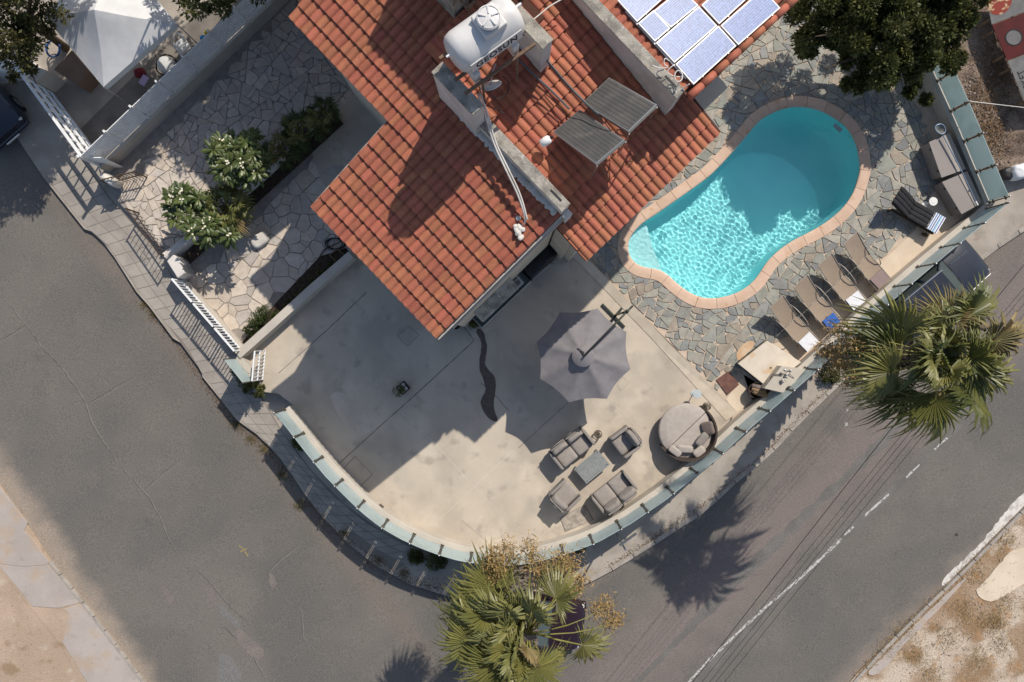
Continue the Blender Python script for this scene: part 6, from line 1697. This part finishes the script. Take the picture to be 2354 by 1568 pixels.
# low wall between path and terrace, hedge strip
lw = [G0(*p) for p in [(560, 816), (640, 745), (730, 663), (815, 590)]]
t = thing('garden_wall', 'low straight rendered wall between the stone path and terrace', 'wall', lw[0])
for i in range(3):
    MB().bar(lw[i] + Vector((0, 0, .27)), lw[i + 1] + Vector((0, 0, .27)), .26, .58).obj('wall_body', m_wall, t)
hb = struct(MB().prism([G0(*p) for p in [(545, 800), (558, 812), (810, 588), (796, 570), (735, 590), (640, 690)]], -.05, .012).obj('hedge_bed', m_soil))
def bush(name, label, blobs, n, size, m, seed, base, cat='shrub', group=None):
    t = thing(name, label, cat, base, group); rng = random.Random(seed)
    mb = MB()
    for b in blobs: mb.tube([Vector((b[0].x, b[0].y, base.z)), b[0]], [.02, .008], 5)
    mb.obj('stems', m_bark, t); leaf_cloud(blobs, n, size, rng, ratio=.55).obj('foliage', m, t); return t
bush('low_hedge', 'dark low hedge along the wall between path and terrace', [(G0(x, y, .18), (.20, .20, .18)) for x, y in [(640, 728), (668, 702), (695, 678), (722, 654), (748, 630), (772, 610)]], 6000, .045, m_leaf_d, 61, G0(640, 728, .0), 'hedge')
bush('leafy_shrub', 'small green shrub at the low end of the garden wall', [(G0(600, 735, .35), (.28, .25, .3)), (G0(585, 760, .25), (.25, .22, .2)), (G0(612, 718, .3), (.2, .2, .2))], 3500, .05, m_leaf_m, 62, G0(598, 740, 0))
bush('ivy_bush', 'dark ivy spilling out below the small glass pane', [(G0(575, 872, .2), (.35, .30, .35)), (G0(590, 895, .0), (.35, .28, .3)), (G0(560, 850, .3), (.25, .2, .3))], 6000, .055, m_leaf_d, 63, G0(580, 880, ZS))
for k, (x, y, r_, lb) in enumerate([(683, 1020, .30, 'dark weed bush at the foot of the curved wall, upper of the row'), (1000, 1296, .38, 'dark bush under the glass beside the tall palm'), (1330, 1264, .28, 'dark bush under the glass behind the flower sprays'),
                                    (1925, 862, .35, 'green bush at the foot of the leaning palm'), (950, 1290, .26, 'dark weed bush under the glass where the paving ends')]):
    p = G0(x, y, ZS + r_ * .5); bush('wall_bush', lb, [(p, (r_, r_, r_ * .6)), (p + Vector((r_ * .5, -r_ * .3, -.02)), (r_ * .6, r_ * .6, r_ * .4))], 2600, .05, m_leaf_d, 70 + k, G0(x, y, ZS))
bush('potted_shrub', 'wiry little shrub growing from the square planter', [(PLANTER + Vector((-.12, -.08, .22)), (.22, .20, .16)), (PLANTER + Vector((.0, .0, .18)), (.10, .10, .12))], 1500, .03, m_leaf_d, 81, Vector((PLANTER.x, PLANTER.y, .24)))
bush('counter_plant', 'dark leafy plant beside the end of the kitchen counter', [(W(1090, 740, .4), (.18, .22, .25))], 1500, .05, m_leaf_d, 82, W(1090, 742, 0))

# ------------------------------------------------------------------ gates, fences
# white louvred fence on a low wall at the neighbour's side
fa, fb = G0(249, 389, 0), G0(694, -38, 0); fd = (fb - fa).normalized(); fs_ = Vector((-fd.y, fd.x, 0)); FL = (fb - fa).length
t = thing('louvre_fence', 'white louvred fence on a beige wall along the drive', 'fence', fa)
MB().obox(fa - fs_ * .11 - fd * .05 + Vector((0, 0, -.7)), fd * (FL + .1), fs_ * .22, Vector((0, 0, 1.28))).obj('base_wall', m_wall, t, bevel=.01)
npan = 8; pwid = FL / npan
for i in range(npan):
    o_ = fa + fd * (pwid * i)
    for k in range(9):
        z_ = .63 + k * .118
        MB().obox(o_ + fd * .035 - fs_ * .012 + Vector((0, 0, z_)), fd * (pwid - .07), fs_ * .024, Vector((0, 0, .088))).obj('slat', m_white, t)
for i in range(npan + 1):
    o_ = fa + fd * (pwid * i) + (fs_ * 0); MB().obox(o_ - fd * .03 - fs_ * .045 + Vector((0, 0, .56)), fd * .06, fs_ * .09, Vector((0, 0, 1.20))).obj('post', m_white, t)
# white sliding gate at the yard entrance
ga, gb = G0(118, 212, -.1), G0(246, 388, -.1); gd = (gb - ga).normalized(); gs = Vector((-gd.y, gd.x, 0)); GL = (gb - ga).length
t = thing('sliding_gate', 'white metal sliding gate across the yard entrance', 'gate', ga)
for off, zt in ((.0, 1.55), (.0, 1.05), (.0, .55), (.0, .12)):
    MB().obox(ga - gs * .04 + Vector((0, 0, zt - .09)), gd * GL, gs * .08, Vector((0, 0, .10))).obj('rail', m_white, t, bevel=.008)
for i in range(9):
    p = ga + gd * (GL * i / 8); MB().obox(p - gd * .02 - gs * .02, gd * .04, gs * .04, Vector((0, 0, 1.5))).obj('bar', m_white, t)
w_ = MB().obox(gb - gd * .05 + gs * .0 + Vector((0, 0, -.1)), gd * .30 + gs * .42, gs * .05, Vector((0, 0, 1.5))).obj('gate_leaf', m_white); fixn(w_); tag(w_, 'narrow white slatted panel at the corner of fence and sliding gate', 'panel')
py_ = MB().prism([W(*p, 1.0) for p in [(50, 175), (78, 150), (108, 162), (82, 188)]], -.2, 1.0).obj('gate_pier', m_wall, bevel=.02); tag(py_, 'square beige pier at the far end of the sliding gate', 'gate pier')
wl = MB().prism([W(*p, 1.3) for p in [(-60, 160), (0, 150), (45, 176), (70, 152), (20, 110), (-60, 120)]], -.2, 1.3).obj('white_wall', m_white); tag(wl, 'white painted wall block at the left edge under the tree', 'wall')
# iron gates, two leaves standing open on the drive
def iron_gate(label, pa_, pb_, h):
    a, b = G0(*pa_, -.15), G0(*pb_, -.15); d = (b - a).normalized(); L_ = (b - a).length
    t = thing('iron_gate', label, 'gate', a, 'wrought iron drive gates')
    for z_ in (.10, .55, h): MB().bar(a + Vector((0, 0, z_)), b + Vector((0, 0, z_)), .03, .035).obj('rail', m_iron, t)
    for i in range(11):
        p = a + d * (L_ * i / 10); MB().bar(p + Vector((0, 0, .05)), p + Vector((0, 0, h + (.0 if 0 < i < 10 else .05))), .035 if i in (0, 10) else .016, .035 if i in (0, 10) else .016, up=tuple(d)).obj('bar', m_iron, t)
    mb = MB(); c = a + d * L_ * .5 + Vector((0, 0, .32 + h * .5))
    for q in range(4):
        sx, sz = (1 if q % 2 else -1), (1 if q < 2 else -1); pts = []
        for k in range(14):
            an = k * .45; r_ = .10 * (1 - k / 16); pts.append(c + d * (sx * (.10 + r_ * math.cos(an) * .8)) + Vector((0, 0, sz * (.07 + r_ * math.sin(an) * .7))))
        mb.tube(pts, .008, 5)
    mb.obj('scrollwork', m_iron, t)
iron_gate('wrought iron gate leaf opened beside the low pier of the louvred fence', (262, 427), (338, 408), 1.0)
iron_gate('wrought iron gate leaf standing ajar towards the cream gate pier', (320, 490), (392, 590), 1.0)
lp = MB().soft(W(256, 415, .4), (.55, .26, .75), rad(-35), .4, 20, 10).obj('low_pier', m_plaster, smooth=True); tag(lp, 'rounded plaster pier at the end of the louvred fence', 'gate pier')
# white steel railings between gate pier and terrace gateway
ra, rb = G0(425, 645, 0), G0(566, 808, 0); rd = (rb - ra).normalized(); rs_ = Vector((-rd.y, rd.x, 0)); RL = (rb - ra).length
lwv = thing('railing', 'white steel railings in three panels beside the stone path', 'railing', ra)
MB().obox(ra - rs_ * .09 + Vector((0, 0, -.7)), rd * RL, rs_ * .18, Vector((0, 0, .92))).obj('plinth', m_wall, lwv, bevel=.01)
for i in range(3):
    o_ = ra + rd * (RL * i / 3 + .03); pl = RL / 3 - .06
    for z_ in (.30, .98): MB().obox(o_ - rs_ * .03 + Vector((0, 0, z_)), rd * pl, rs_ * .06, Vector((0, 0, .045))).obj('rail', m_white, lwv)
    for k in range(9):
        f = k / 8; w2_ = .045 if k in (0, 8) else .022
        MB().obox(o_ + rd * (f * (pl - w2_)) - rs_ * .015 + Vector((0, 0, .22)), rd * w2_, rs_ * .03, Vector((0, 0, .78))).obj('bar', m_white, lwv)
# little pane on a wall stub and the swung terrace gate
pa_, pb_ = G0(557, 818, 0), G0(600, 872, 0)
t = thing('wall_stub', 'short rendered wall with one frosted glass pane at the terrace gateway', 'wall', pa_)
d_ = (pb_ - pa_).normalized(); s_ = Vector((-d_.y, d_.x, 0))
MB().obox(pa_ - s_ * .11 + Vector((0, 0, -.7)), pb_ - pa_, s_ * .22, Vector((0, 0, 1.20))).obj('wall_body', m_wall, t, bevel=.01)
MB().obox(pa_ + d_ * .04 - s_ * .09 + Vector((0, 0, .52)), (pb_ - pa_) * .92, s_ * .012, Vector((0, 0, .95))).obj('glass_pane', m_pane, t)
for p in (pa_ + d_ * .02, pb_ - d_ * .03):
    MB().obox(p - s_ * .11 + Vector((0, 0, .50)), d_ * .03, s_ * .045, Vector((0, 0, 1.0))).obj('post', m_dsteel, t)
ta_, tb2 = G0(606, 872, .06), G0(612, 806, .06); d_ = (tb2 - ta_).normalized(); L_ = (tb2 - ta_).length
t = thing('terrace_gate', 'white barred gate swung open onto the terrace', 'gate', ta_)
for z_ in (.05, .55, 1.05): MB().bar(ta_ + Vector((0, 0, z_)), tb2 + Vector((0, 0, z_)), .045, .04).obj('rail', m_white, t)
for i in range(9): MB().bar(ta_ + d_ * (L_ * i / 8), ta_ + d_ * (L_ * i / 8) + Vector((0, 0, 1.05)), .022, .022, up=tuple(d_)).obj('bar', m_white, t)
# ------------------------------------------------------------------ neighbour's yard
yd = struct(MB().prism([G0(*p) for p in [(80, 150), (248, 385), (690, -35), (690, -300), (-100, -300)]], -.9, -.10).obj('yard', mat('yard_concrete', (.20, .175, .15), (.14, .125, .11), scale=1.6, rough=.95, bump=.4, fine=.12)))
gz = thing('gazebo', 'white peaked fabric gazebo in the neighbouring yard', 'gazebo', G0(330, 120, -.1))
zr = 2.25
A, B_, C_ = W(98, 33, zr), W(238, 200, zr), W(405, 54, zr); D_ = A + C_ - B_
pk = (A + C_) / 2; pk = W(216, 22, 3.35)
def sail(a, b):
    vs = []; n = 10
    for i in range(n + 1):
        for j in range(n + 1):
            u = i / n; e = a.lerp(b, j / n); p = pk.lerp(e, u); sag = .16 * math.sin(math.pi * u) * (1 - .35 * math.sin(math.pi * j / n)) + .03 * mnoise.noise(Vector((p.x * 2, p.y * 2, 0)))
            p = p.copy(); p.z -= sag * .55; vs.append(p)
    return MB().add(vs, [(i * (n + 1) + j, i * (n + 1) + j + 1, (i + 1) * (n + 1) + j + 1, (i + 1) * (n + 1) + j) for i in range(n) for j in range(n)])
m_cloth = mat('canopy_cloth', (.66, .66, .655), (.60, .60, .60), scale=3, rough=.8, transl=.12)
for a, b in ((A, B_), (B_, C_), (C_, D_), (D_, A)):
    fixn(sail(a, b).obj('canopy', m_cloth, gz, smooth=True))
    MB().add([a, b, b - Vector((0, 0, .24)), a - Vector((0, 0, .24))], [(0, 1, 2, 3)]).obj('valance', m_cloth, gz)
for p in (A, B_, C_, D_): MB().tube([Vector((p.x, p.y, -.1)), p - Vector((0, 0, .02))], .022, 8).obj('leg', m_steel, gz)
m_card = mat('brown_cardboard', (.20, .13, .09), (.17, .11, .075), scale=3, rough=.95)
P = [W(*p, .7) for p in [(123, 160), (165, 115), (205, 165), (178, 196)]]
t = tag(MB().prism(P, -.1, .7).obj('cardboard_box', m_card, bevel=.01), 'large brown cardboard box beside the gazebo', 'box')
m_bluehose = mat('blue_hose', (.03, .09, .24), rough=.5)
hp = [W(122 + 16 * math.cos(k * .7) + 2 * math.sin(k), 112 + 20 * math.sin(k * .7), .3 + .006 * k) for k in range(40)]
tag(MB().tube(smooth_line(hp, 1), .02, 7).obj('garden_hose', m_bluehose, smooth=True), 'coiled blue hose beside the brown box', 'hose')
# plastic chair
m_wpl = mat('grey_white_plastic', (.52, .52, .51), rough=.5)
ch = thing('plastic_chair', 'white plastic chair tucked under the gazebo edge', 'chair', G0(428, 120, -.1))
c = W(415, 104, .45)
MB().soft((c.x, c.y, .33), (.46, .46, .05), rad(40), .4, 20, 6).obj('seat', m_wpl, ch, smooth=True)
arm = [c + Vector((math.cos(rad(40 + a)) * .27, math.sin(rad(40 + a)) * .27, .12 + .18 * math.cos(rad(a)))) for a in range(-150, 151, 15)]
MB().tube(arm, .022, 8).obj('armrest', m_wpl, ch, smooth=True)
for a in (45, 135, 225, 315): MB().tube([(c.x + .2 * math.cos(rad(a + 40)), c.y + .2 * math.sin(rad(a + 40)), .33), (c.x + .24 * math.cos(rad(a + 40)), c.y + .24 * math.sin(rad(a + 40)), -.1)], .018, 7).obj('leg', m_wpl, ch)
bk = [c + Vector((math.cos(rad(40 + a)) * .25, math.sin(rad(40 + a)) * .25, .35)) for a in range(-45, 46, 15)]
MB().tube(bk, .03, 8).obj('backrest', m_wpl, ch, smooth=True)
vc = thing('drum_with_hoses', 'pale round drum wrapped in dark hoses by the louvred fence', 'drum', G0(385, 152, -.1))
c = W(376, 145, .6)
auto_smooth(MB().lathe([(.20, -.1), (.26, .0), (.27, .45), (.24, .55), (.12, .58), (0, .58)], 26, (c.x, c.y, 0)).obj('drum', m_wpl, vc), 40)
hp = [Vector((c.x + .33 * math.cos(k * .5) * (1 + .12 * math.sin(k)), c.y + .33 * math.sin(k * .5), .42 + .05 * math.sin(k * .9))) for k in range(34)]
MB().tube(hp, .018, 6).obj('hose', m_black, vc, smooth=True)
o = MB().soft(W(322, 168, .2), (.34, .30, .26), rad(20), .6, 16, 8, .1).obj('red_bag', mat('dark_red', (.13, .012, .02), rough=.8), smooth=True); tag(o, 'dark red bag on the yard floor beside the gazebo', 'bag')
o = MB().obox(W(318, 190, .3) , V3(.22, .24, .10), V3(.20, -.14, .03), V3(0, 0, .012)).obj('lilac_card', mat('lilac_paper', (.38, .30, .45), rough=.9)); fixn(o); tag(o, 'sheet of lilac card leaning in the yard', 'card')
for k, (x, y, cc_, lb) in enumerate([(468, 88, (.02, .16, .34), 'blue plastic toy behind the louvred fence'), (478, 76, (.40, .28, .02), 'yellow plastic toy behind the louvred fence')]):
    o = MB().soft(W(x, y, .3), (.22, .18, .18), .5 * k, .7, 14, 8, .08).obj('plastic_toy', mat('toy_%d' % k, cc_, rough=.5), smooth=True); tag(o, lb, 'toy')

# hose coil by the garden wall and a planter crate
hp = [W(770 + 22 * math.cos(k * .6) + 4 * math.sin(k * .23), 560 + 13 * math.sin(k * .6), .04 + .006 * (k % 7)) for k in range(42)] + [W(745, 572, .05), W(735, 590, .04)]
tag(MB().tube(smooth_line(hp, 1), .016, 7).obj('garden_hose', m_black, smooth=True), 'black hose coiled on the path under the roof eave', 'hose')
P = [W(*p, .3) for p in [(757, 586), (775, 573), (792, 588), (774, 603)]]
t = thing('planter_crate', 'timber planter crate at the end of the low hedge', 'planter', (P[0].x, P[0].y, 0))
cc = sum(P, Vector()) / 4
for i in range(4): MB().bar(P[i] - Vector((0, 0, .15)), P[(i + 1) % 4] - Vector((0, 0, .15)), .03, .30).obj('board', m_wood, t)
MB().prism([cc + (p - cc) * .92 for p in P], .0, .22).obj('soil', m_soil, t)

# ------------------------------------------------------------------ cars
m_tyre = mat('tyre', (.02, .02, .02), rough=.9); m_chrome = mat('chrome', (.62, .62, .60), rough=.12, metal=1)
m_cglass = mat('car_glass', (.06, .075, .07), rough=.06, spec=.6); m_lamp = mat('lamp_glass', (.55, .54, .50), rough=.15, spec=.6)
def car(name, label, paint, boxy, rack=False, plate=False):
    """local: x forward, origin at ground centre; 4.2 m long"""
    t = thing(name, label, 'car', (0, 0, 0)); L_ = 4.2; hw = .84
    # stations: x, shoulder height, half width, belly height
    st = [(2.10, .62, .60, .35), (2.06, .74, .72, .30), (1.90, .84, .80, .26), (1.5, .90, hw, .24), (.95, .96, hw, .24), (.3, .99, hw, .24), (-.6, .99, hw, .24), (-1.4, .97, hw, .24), (-1.85, .92, .82, .26), (-2.05, .82, .74, .30), (-2.10, .66, .62, .36)]
    vs = []; prof = lambda h, w, b: [(-w * .92, b), (-w, b + .14), (-w, h * .62), (-w * .98, h * .86), (-w * .93, h * .965), (-w * .78, h + .0), (-w * .40, h + .022), (0, h + .03), (w * .40, h + .022), (w * .78, h), (w * .93, h * .965), (w * .98, h * .86), (w, h * .62), (w, b + .14), (w * .92, b)]
    for x, h, w, b in st:
        for y, z_ in prof(h, w, b): vs.append((x, y, z_))
    m = 15; fs = [(i * m + k, i * m + k + 1, (i + 1) * m + k + 1, (i + 1) * m + k) for i in range(len(st) - 1) for k in range(m - 1)] + [tuple(range(m)), tuple((len(st) - 1) * m + k for k in range(m - 1, -1, -1))]
    fs += [(i * m, (i + 1) * m, (i + 1) * m + m - 1, i * m + m - 1) for i in range(len(st) - 1)]
    body = fixn(MB().add(vs, fs).obj('body', paint, t)); auto_smooth(body, 35)
    # greenhouse
    f0 = 1.02 if not boxy else .92; rz_ = 1.46 if not boxy else 1.60
    def ringc(x0, x1, z_, w): return [(x0, -w, z_), (x0, w, z_), (x1, w, z_), (x1, -w, z_)]
    lo, hi = ringc(f0, -1.55, .97, .74), ringc(f0 - .62, -1.25, rz_ - .05, .60)
    fixn(MB().add(lo + hi, [(0, 1, 5, 4), (1, 2, 6, 5), (2, 3, 7, 6), (3, 0, 4, 7), (4, 5, 6, 7)]).obj('windows', m_cglass, t))
    fixn(MB().prism([(f0 - .60, -.60), (f0 - .56, -.5), (f0 - .55, 0), (f0 - .56, .5), (f0 - .60, .60), (-1.24, .60), (-1.28, 0), (-1.24, -.60)], rz_ - .052, rz_).obj('roof', paint, t, bevel=.02, seg=3))
    for sy in (-1, 1):
        MB().bar((f0, sy * .735, .97), (f0 - .62, sy * .595, rz_ - .04), .05, .04).obj('windscreen_pillar', paint, t)
        MB().bar((-.25, sy * .745, .97), (-.28, sy * .605, rz_ - .04), .07, .03).obj('door_pillar', paint, t)
        MB().soft((f0 - .18, sy * .95, 1.02), (.12, .20, .14), 0, .6, 14, 8).obj('wing_mirror', paint, t, smooth=True)
        MB().soft((1.93, sy * .60, .68), (.22, .30, .16), sy * -.3, .6, 16, 8).obj('headlight', m_lamp, t, smooth=True)
        MB().box((-2.06, sy * .62, .72), (.06, .22, .16)).obj('tail_light', mat('tail_red', (.25, .01, .01), rough=.2), t, bevel=.01)
        MB().tube([(f0 - .05, sy * .745, .985), (-1.5, sy * .745, .985)], .010, 6).obj('window_trim', m_chrome, t)
        MB().tube([(f0 + .02, sy * .10, .985), (f0 - .03, sy * .62, 1.0)], .012, 6).obj('wiper', m_black, t)
        for x in (1.30, -1.30):
            w_ = MB().tube([(x, sy * .70, .31), (x, sy * .86, .31)], .31, 22).obj('wheel', m_tyre, t)
            MB().tube([(x, sy * .80, .31), (x, sy * .87, .31)], .19, 18).obj('rim', m_steel, w_)
        if rack:
            MB().tube([(f0 - .55, sy * .56, rz_ + .05), (-1.2, sy * .56, rz_ + .05)], .018, 8).obj('roof_rail', m_chrome, t)
            MB().tube([(1.9, sy * .76, .90), (f0, sy * .78, 1.0)], .014, 8).obj('wing_trim', m_chrome, t)
    if rack:
        MB().tube([(1.75, .32, .935), (1.0, .36, 1.02)], .009, 6).obj('bonnet_trim', m_chrome, t)
    MB().soft((2.04, 0, .46), (.22, 1.56, .22), 0, .3, 24, 8).obj('front_bumper', m_tyre if boxy else paint, t, smooth=True)
    MB().soft((-2.06, 0, .48), (.18, 1.5, .22), 0, .3, 24, 8).obj('rear_bumper', m_tyre if boxy else paint, t, smooth=True)
    MB().box((2.09, 0, .62), (.03, .8, .12)).obj('grille', m_black, t)
    if plate: MB().obox((2.165, -.26, .40), (0.02, 0, .10), (0, .52, 0), (.02, 0, 0)).obj('number_plate', m_white, t)
    return t
c1 = car('parked_car', 'dark navy car parked beside the glass wall under the leaning palm', mat('navy_paint', (.014, .018, .030), (.018, .022, .034), scale=3, rough=.35, spec=.4, coat=.15), True, True)
p = G0(2143, 672, 0); c1.location = (p.x, p.y, ZR); c1.rotation_euler = (0, 0, rad(39.5))
c2 = car('parked_car', 'dark blue car cut by the left picture edge near the sliding gate', mat('blue_paint', (.009, .013, .026), rough=.3, spec=.5, coat=.5), False, plate=True)
p = W(18, 312, .5); hd_ = rad(-49); c2.location = (p.x - 2.1 * math.cos(hd_), p.y - 2.1 * math.sin(hd_), ZR); c2.rotation_euler = (0, 0, hd_)
c3 = car('parked_car', 'dark maroon car mostly hidden under the flowering palm', mat('maroon_paint', (.018, .005, .007), rough=.25, spec=.5, coat=.6), False)
p = G0(1196, 1425, 0); c3.location = (p.x, p.y, ZR); c3.rotation_euler = (0, 0, rad(-8))

# ------------------------------------------------------------------ edge of the plot at the top right
lot = struct(MB().prism([G0(*p) for p in [(2205, 455), (2290, 420), (2420, 380), (2500, -300), (2020, -300), (2100, 60)]], -.9, -.12).obj('side_lot', mat('dark_lot', (.20, .15, .115), (.09, .065, .05), scale=2.2, rough=1, bump=.9, bscale=16, fine=.35, fscale=22)))
ks_ = resample([G0(*p) for p in [(2268, 470), (2212, 350), (2160, 235), (2110, 120)]], 1.1)
for i in range(len(ks_) - 1):
    MB().bar(ks_[i].lerp(ks_[i + 1], .01) + Vector((.12, .05, -.10)), ks_[i].lerp(ks_[i + 1], .99) + Vector((.12, .05, -.10)), .26, .20).obj('edging_stone', m_wall, lot, bevel=.01)
litter('leaf_litter', [(2240, 330), (2290, 330), (2250, 250), (2300, 200), (2280, 120)], 2600, .35, -.12, .03, m_litter, None, .10)
rocks = MB()
for _ in range(260):
    p = G0(R.uniform(2200, 2330), R.uniform(150, 420), -.11); s = R.uniform(.03, .10)
    rocks.soft(p, (s, s * .8, s * .6), R.uniform(0, 3), .8, 7, 5, .2, seed=_)
stuff(rocks.obj('gravel', mat('lot_stones', (.27, .225, .19), (.17, .14, .115), scale=6, rough=1, rnd=.3)))
# discarded sign boards
def board(name, label, q, m, z0=.55, z1=.95):
    P = [W(q[0][0], q[0][1], z0), W(q[1][0], q[1][1], z0), W(q[2][0], q[2][1], z1), W(q[3][0], q[3][1], z1)]
    t = thing(name, label, 'sign board', P[0]); n = (P[1] - P[0]).cross(P[3] - P[0]).normalized()
    if n.z < 0: n = -n
    fixn(MB().obox(P[0] - n * .04, P[1] - P[0], P[3] - P[0], n * .04).obj('panel', m, t)); 
    for f in (.15, .85):
        for a, b in ((P[0], P[1]), (P[3], P[2])):
            g = a.lerp(b, f) - n * .04; MB().bar(Vector((g.x, g.y, -.12)), g, .06, .06).obj('leg', m_wood, t)
    return t, P, n
m_red = mat('red_board_shaded', (.10, .010, .009), (.07, .008, .008), scale=3, rough=.5); m_wbd = mat('white_board_shaded', (.19, .185, .178), (.15, .145, .138), scale=3, rough=.7)  # both darkened: the shade on the boards is put into their colour
# red board
t, P, n = board('sign_board', 'red sign board with a round white emblem at the picture edge', [(2281, 58), (2316, 139), (2420, 98), (2385, 17)], m_red)
xu, yu = (P[1] - P[0]).normalized(), (P[3] - P[0]).normalized()
em = P[0] + xu * .62 + yu * .40
MB().add([em + xu * (.27 * math.cos(a)) + yu * (.24 * math.sin(a)) + n * .004 for a in [2 * math.pi * k / 28 for k in range(28)]], [tuple(range(28))]).obj('emblem_ring', m_black, t)
MB().add([em + xu * (.23 * math.cos(a)) + yu * (.20 * math.sin(a)) + n * .008 for a in [2 * math.pi * k / 28 for k in range(28)]], [tuple(range(28))]).obj('emblem_disc', m_wbd, t)
# picture board with a round printed food photograph
t, P, n = board('sign_board', 'sign board printed with a round red and white food picture', [(2262, -30), (2280, 56), (2383, 14), (2360, -70)], m_wbd)
xu, yu = (P[1] - P[0]).normalized(), (P[3] - P[0]).normalized(); em = P[0] + xu * .62 + yu * .33
m_food = mat('food_print', (.26, .035, .02), (.50, .36, .20), scale=7, rough=.6, lo=.5, hi=.58, stain=[((.10, .09, .03), 9, .6, .68, .9)])
MB().add([em + xu * (.42 * math.cos(a)) + yu * (.36 * math.sin(a)) + n * .004 for a in [2 * math.pi * k / 30 for k in range(30)]], [tuple(range(30))]).obj('food_print', m_food, t)
# white board with lettering
t, P, n = board('sign_board', 'white sign board lettered BUCKET at the picture edge', [(2317, 141), (2362, 250), (2470, 205), (2421, 99)], m_wbd)
xu, yu = (P[0] - P[1]).normalized(), -(P[3] - P[0]).normalized()
fc = bpy.data.curves.new('board_lettering', 'FONT'); fc.body = 'BUCKET'; fc.size = .26; fc.extrude = .001; fc.space_character = 1.05; fc.materials.append(m_black)
ft = bpy.data.objects.new('board_lettering', fc); COL.objects.link(ft); ft.parent = t
yv = n.cross(xu).normalized(); Mx = Matrix((xu, yv, n)).transposed().to_4x4(); Mx.translation = P[1] + xu * .22 - yv * .30 + n * .006 - t.location; ft.matrix_local = Mx; ft = meshify(ft)
em = P[0] + (P[1] - P[0]).normalized() * .45 + (P[3] - P[0]).normalized() * .75
MB().add([em + xu * (.30 * math.cos(a)) + yu * (.30 * math.sin(a)) + n * .004 for a in [2 * math.pi * k / 24 for k in range(24)]], [tuple(range(24))]).obj('food_print', mat('golden_print', (.42, .20, .05), (.30, .10, .03), scale=8, rough=.6), t)
# rubbish bag and cord
bg = thing('rubbish_bag', 'white plastic rubbish bag with a black bag beside the lot edge', 'bag', G0(2290, 430, -.2))
p = W(2340, 395, .3)
MB().soft(p + Vector((.05, 0, -.05)), (.62, .50, .5), .3, .7, 24, 14, .16, seed=3).obj('white_bag', mat('white_bag', (.62, .62, .63), rough=.5), bg, smooth=True)
MB().soft(p + Vector((-.30, -.05, -.1)), (.42, .42, .36), .3, .8, 20, 12, .12, seed=9).obj('black_bag', m_black, bg, smooth=True)
tag(MB().tube([W(2222, 232, 1.35), W(2290, 240, 1.2), W(2420, 255, 1.5)], .012, 6).obj('cord', m_cab), 'pale cord stretched from the side wall over the lot', 'cord')
# street name sign seen from above
t = thing('street_sign', 'thin metal street sign on a post outside the curved wall', 'sign', G0(1418, 1226, ZS))
p = G0(1415, 1222, ZS); q = W(1436, 1240, 2.2)
MB().tube([p, Vector((p.x, p.y, 2.2))], .03, 10).obj('post', m_steel, t)
MB().bar(W(1424, 1254, 2.1), W(1463, 1226, 2.1), .02, .22).obj('plate', m_steel, t)
# overhead wires
wires = [((1560, 1610), (1640, 1500), (1805, 1300), (1900, 1185), (2010, 1040), (2210, 780)), ((1905, 1216), (1985, 1120), (2050, 1040), (2120, 955), (2300, 740)),
         ((1925, 1214), (1995, 1120), (2062, 1040), (2130, 955), (2310, 740)), ((1930, 1225), (2005, 1130), (2080, 1040), (2150, 955), (2330, 740)), ((1950, 1225), (2020, 1140), (2100, 1040), (2170, 955), (2350, 740))]
names = ['thick overhead wire crossing the right hand road', 'thin overhead wire nearest the thick one', 'second thin overhead wire over the road', 'third thin overhead wire over the road', 'thin overhead wire nearest the lane line']
for k, (ws, nm) in enumerate(zip(wires, names)):
    a, b = ws[0], ws[-1]
    if k: a = (a[0] - 330, a[1] + 400)
    b2_ = (b[0] + 500, b[1] - 600)
    p, q = W(*a, 6.2), W(*b2_, 6.2)
    d = (q - p) * .3
    pts = [p.lerp(q, i / 24) - Vector((0, 0, .25 * math.sin(math.pi * i / 24))) for i in range(25)]
    tag(MB().tube(pts, .009 if k == 0 else .0055, 6).obj('overhead_wire', m_black), nm, 'wire', 'overhead wires')

# ------------------------------------------------------------------ the streets fall gently towards the lower right
def street_fall(x, y): return .03 * (-.707 * x + .707 * y)
done = set()
def tilt(o):
    if o.type == 'MESH' and o.data.name not in done:
        done.add(o.data.name)
        for v in o.data.vertices: v.co.z += street_fall(v.co.x, v.co.y)
    for c in o.children: tilt(c)
for o in list(bpy.data.objects):
    if o.parent is None and o.type == 'MESH' and o.name.split('.')[0] in ('road', 'pavement', 'corner_pavement', 'bare_earth', 'scrub_land', 'pebbles', 'dry_weeds', 'kerb_weeds', 'leaf_litter', 'ground'):
        if o.name == 'leaf_litter.004': continue
        tilt(o)
    elif o.parent is None and o.name.split('.')[0] in ('parked_car', 'wall_bush', 'ivy_bush'):
        o.location.z += street_fall(o.location.x, o.location.y)
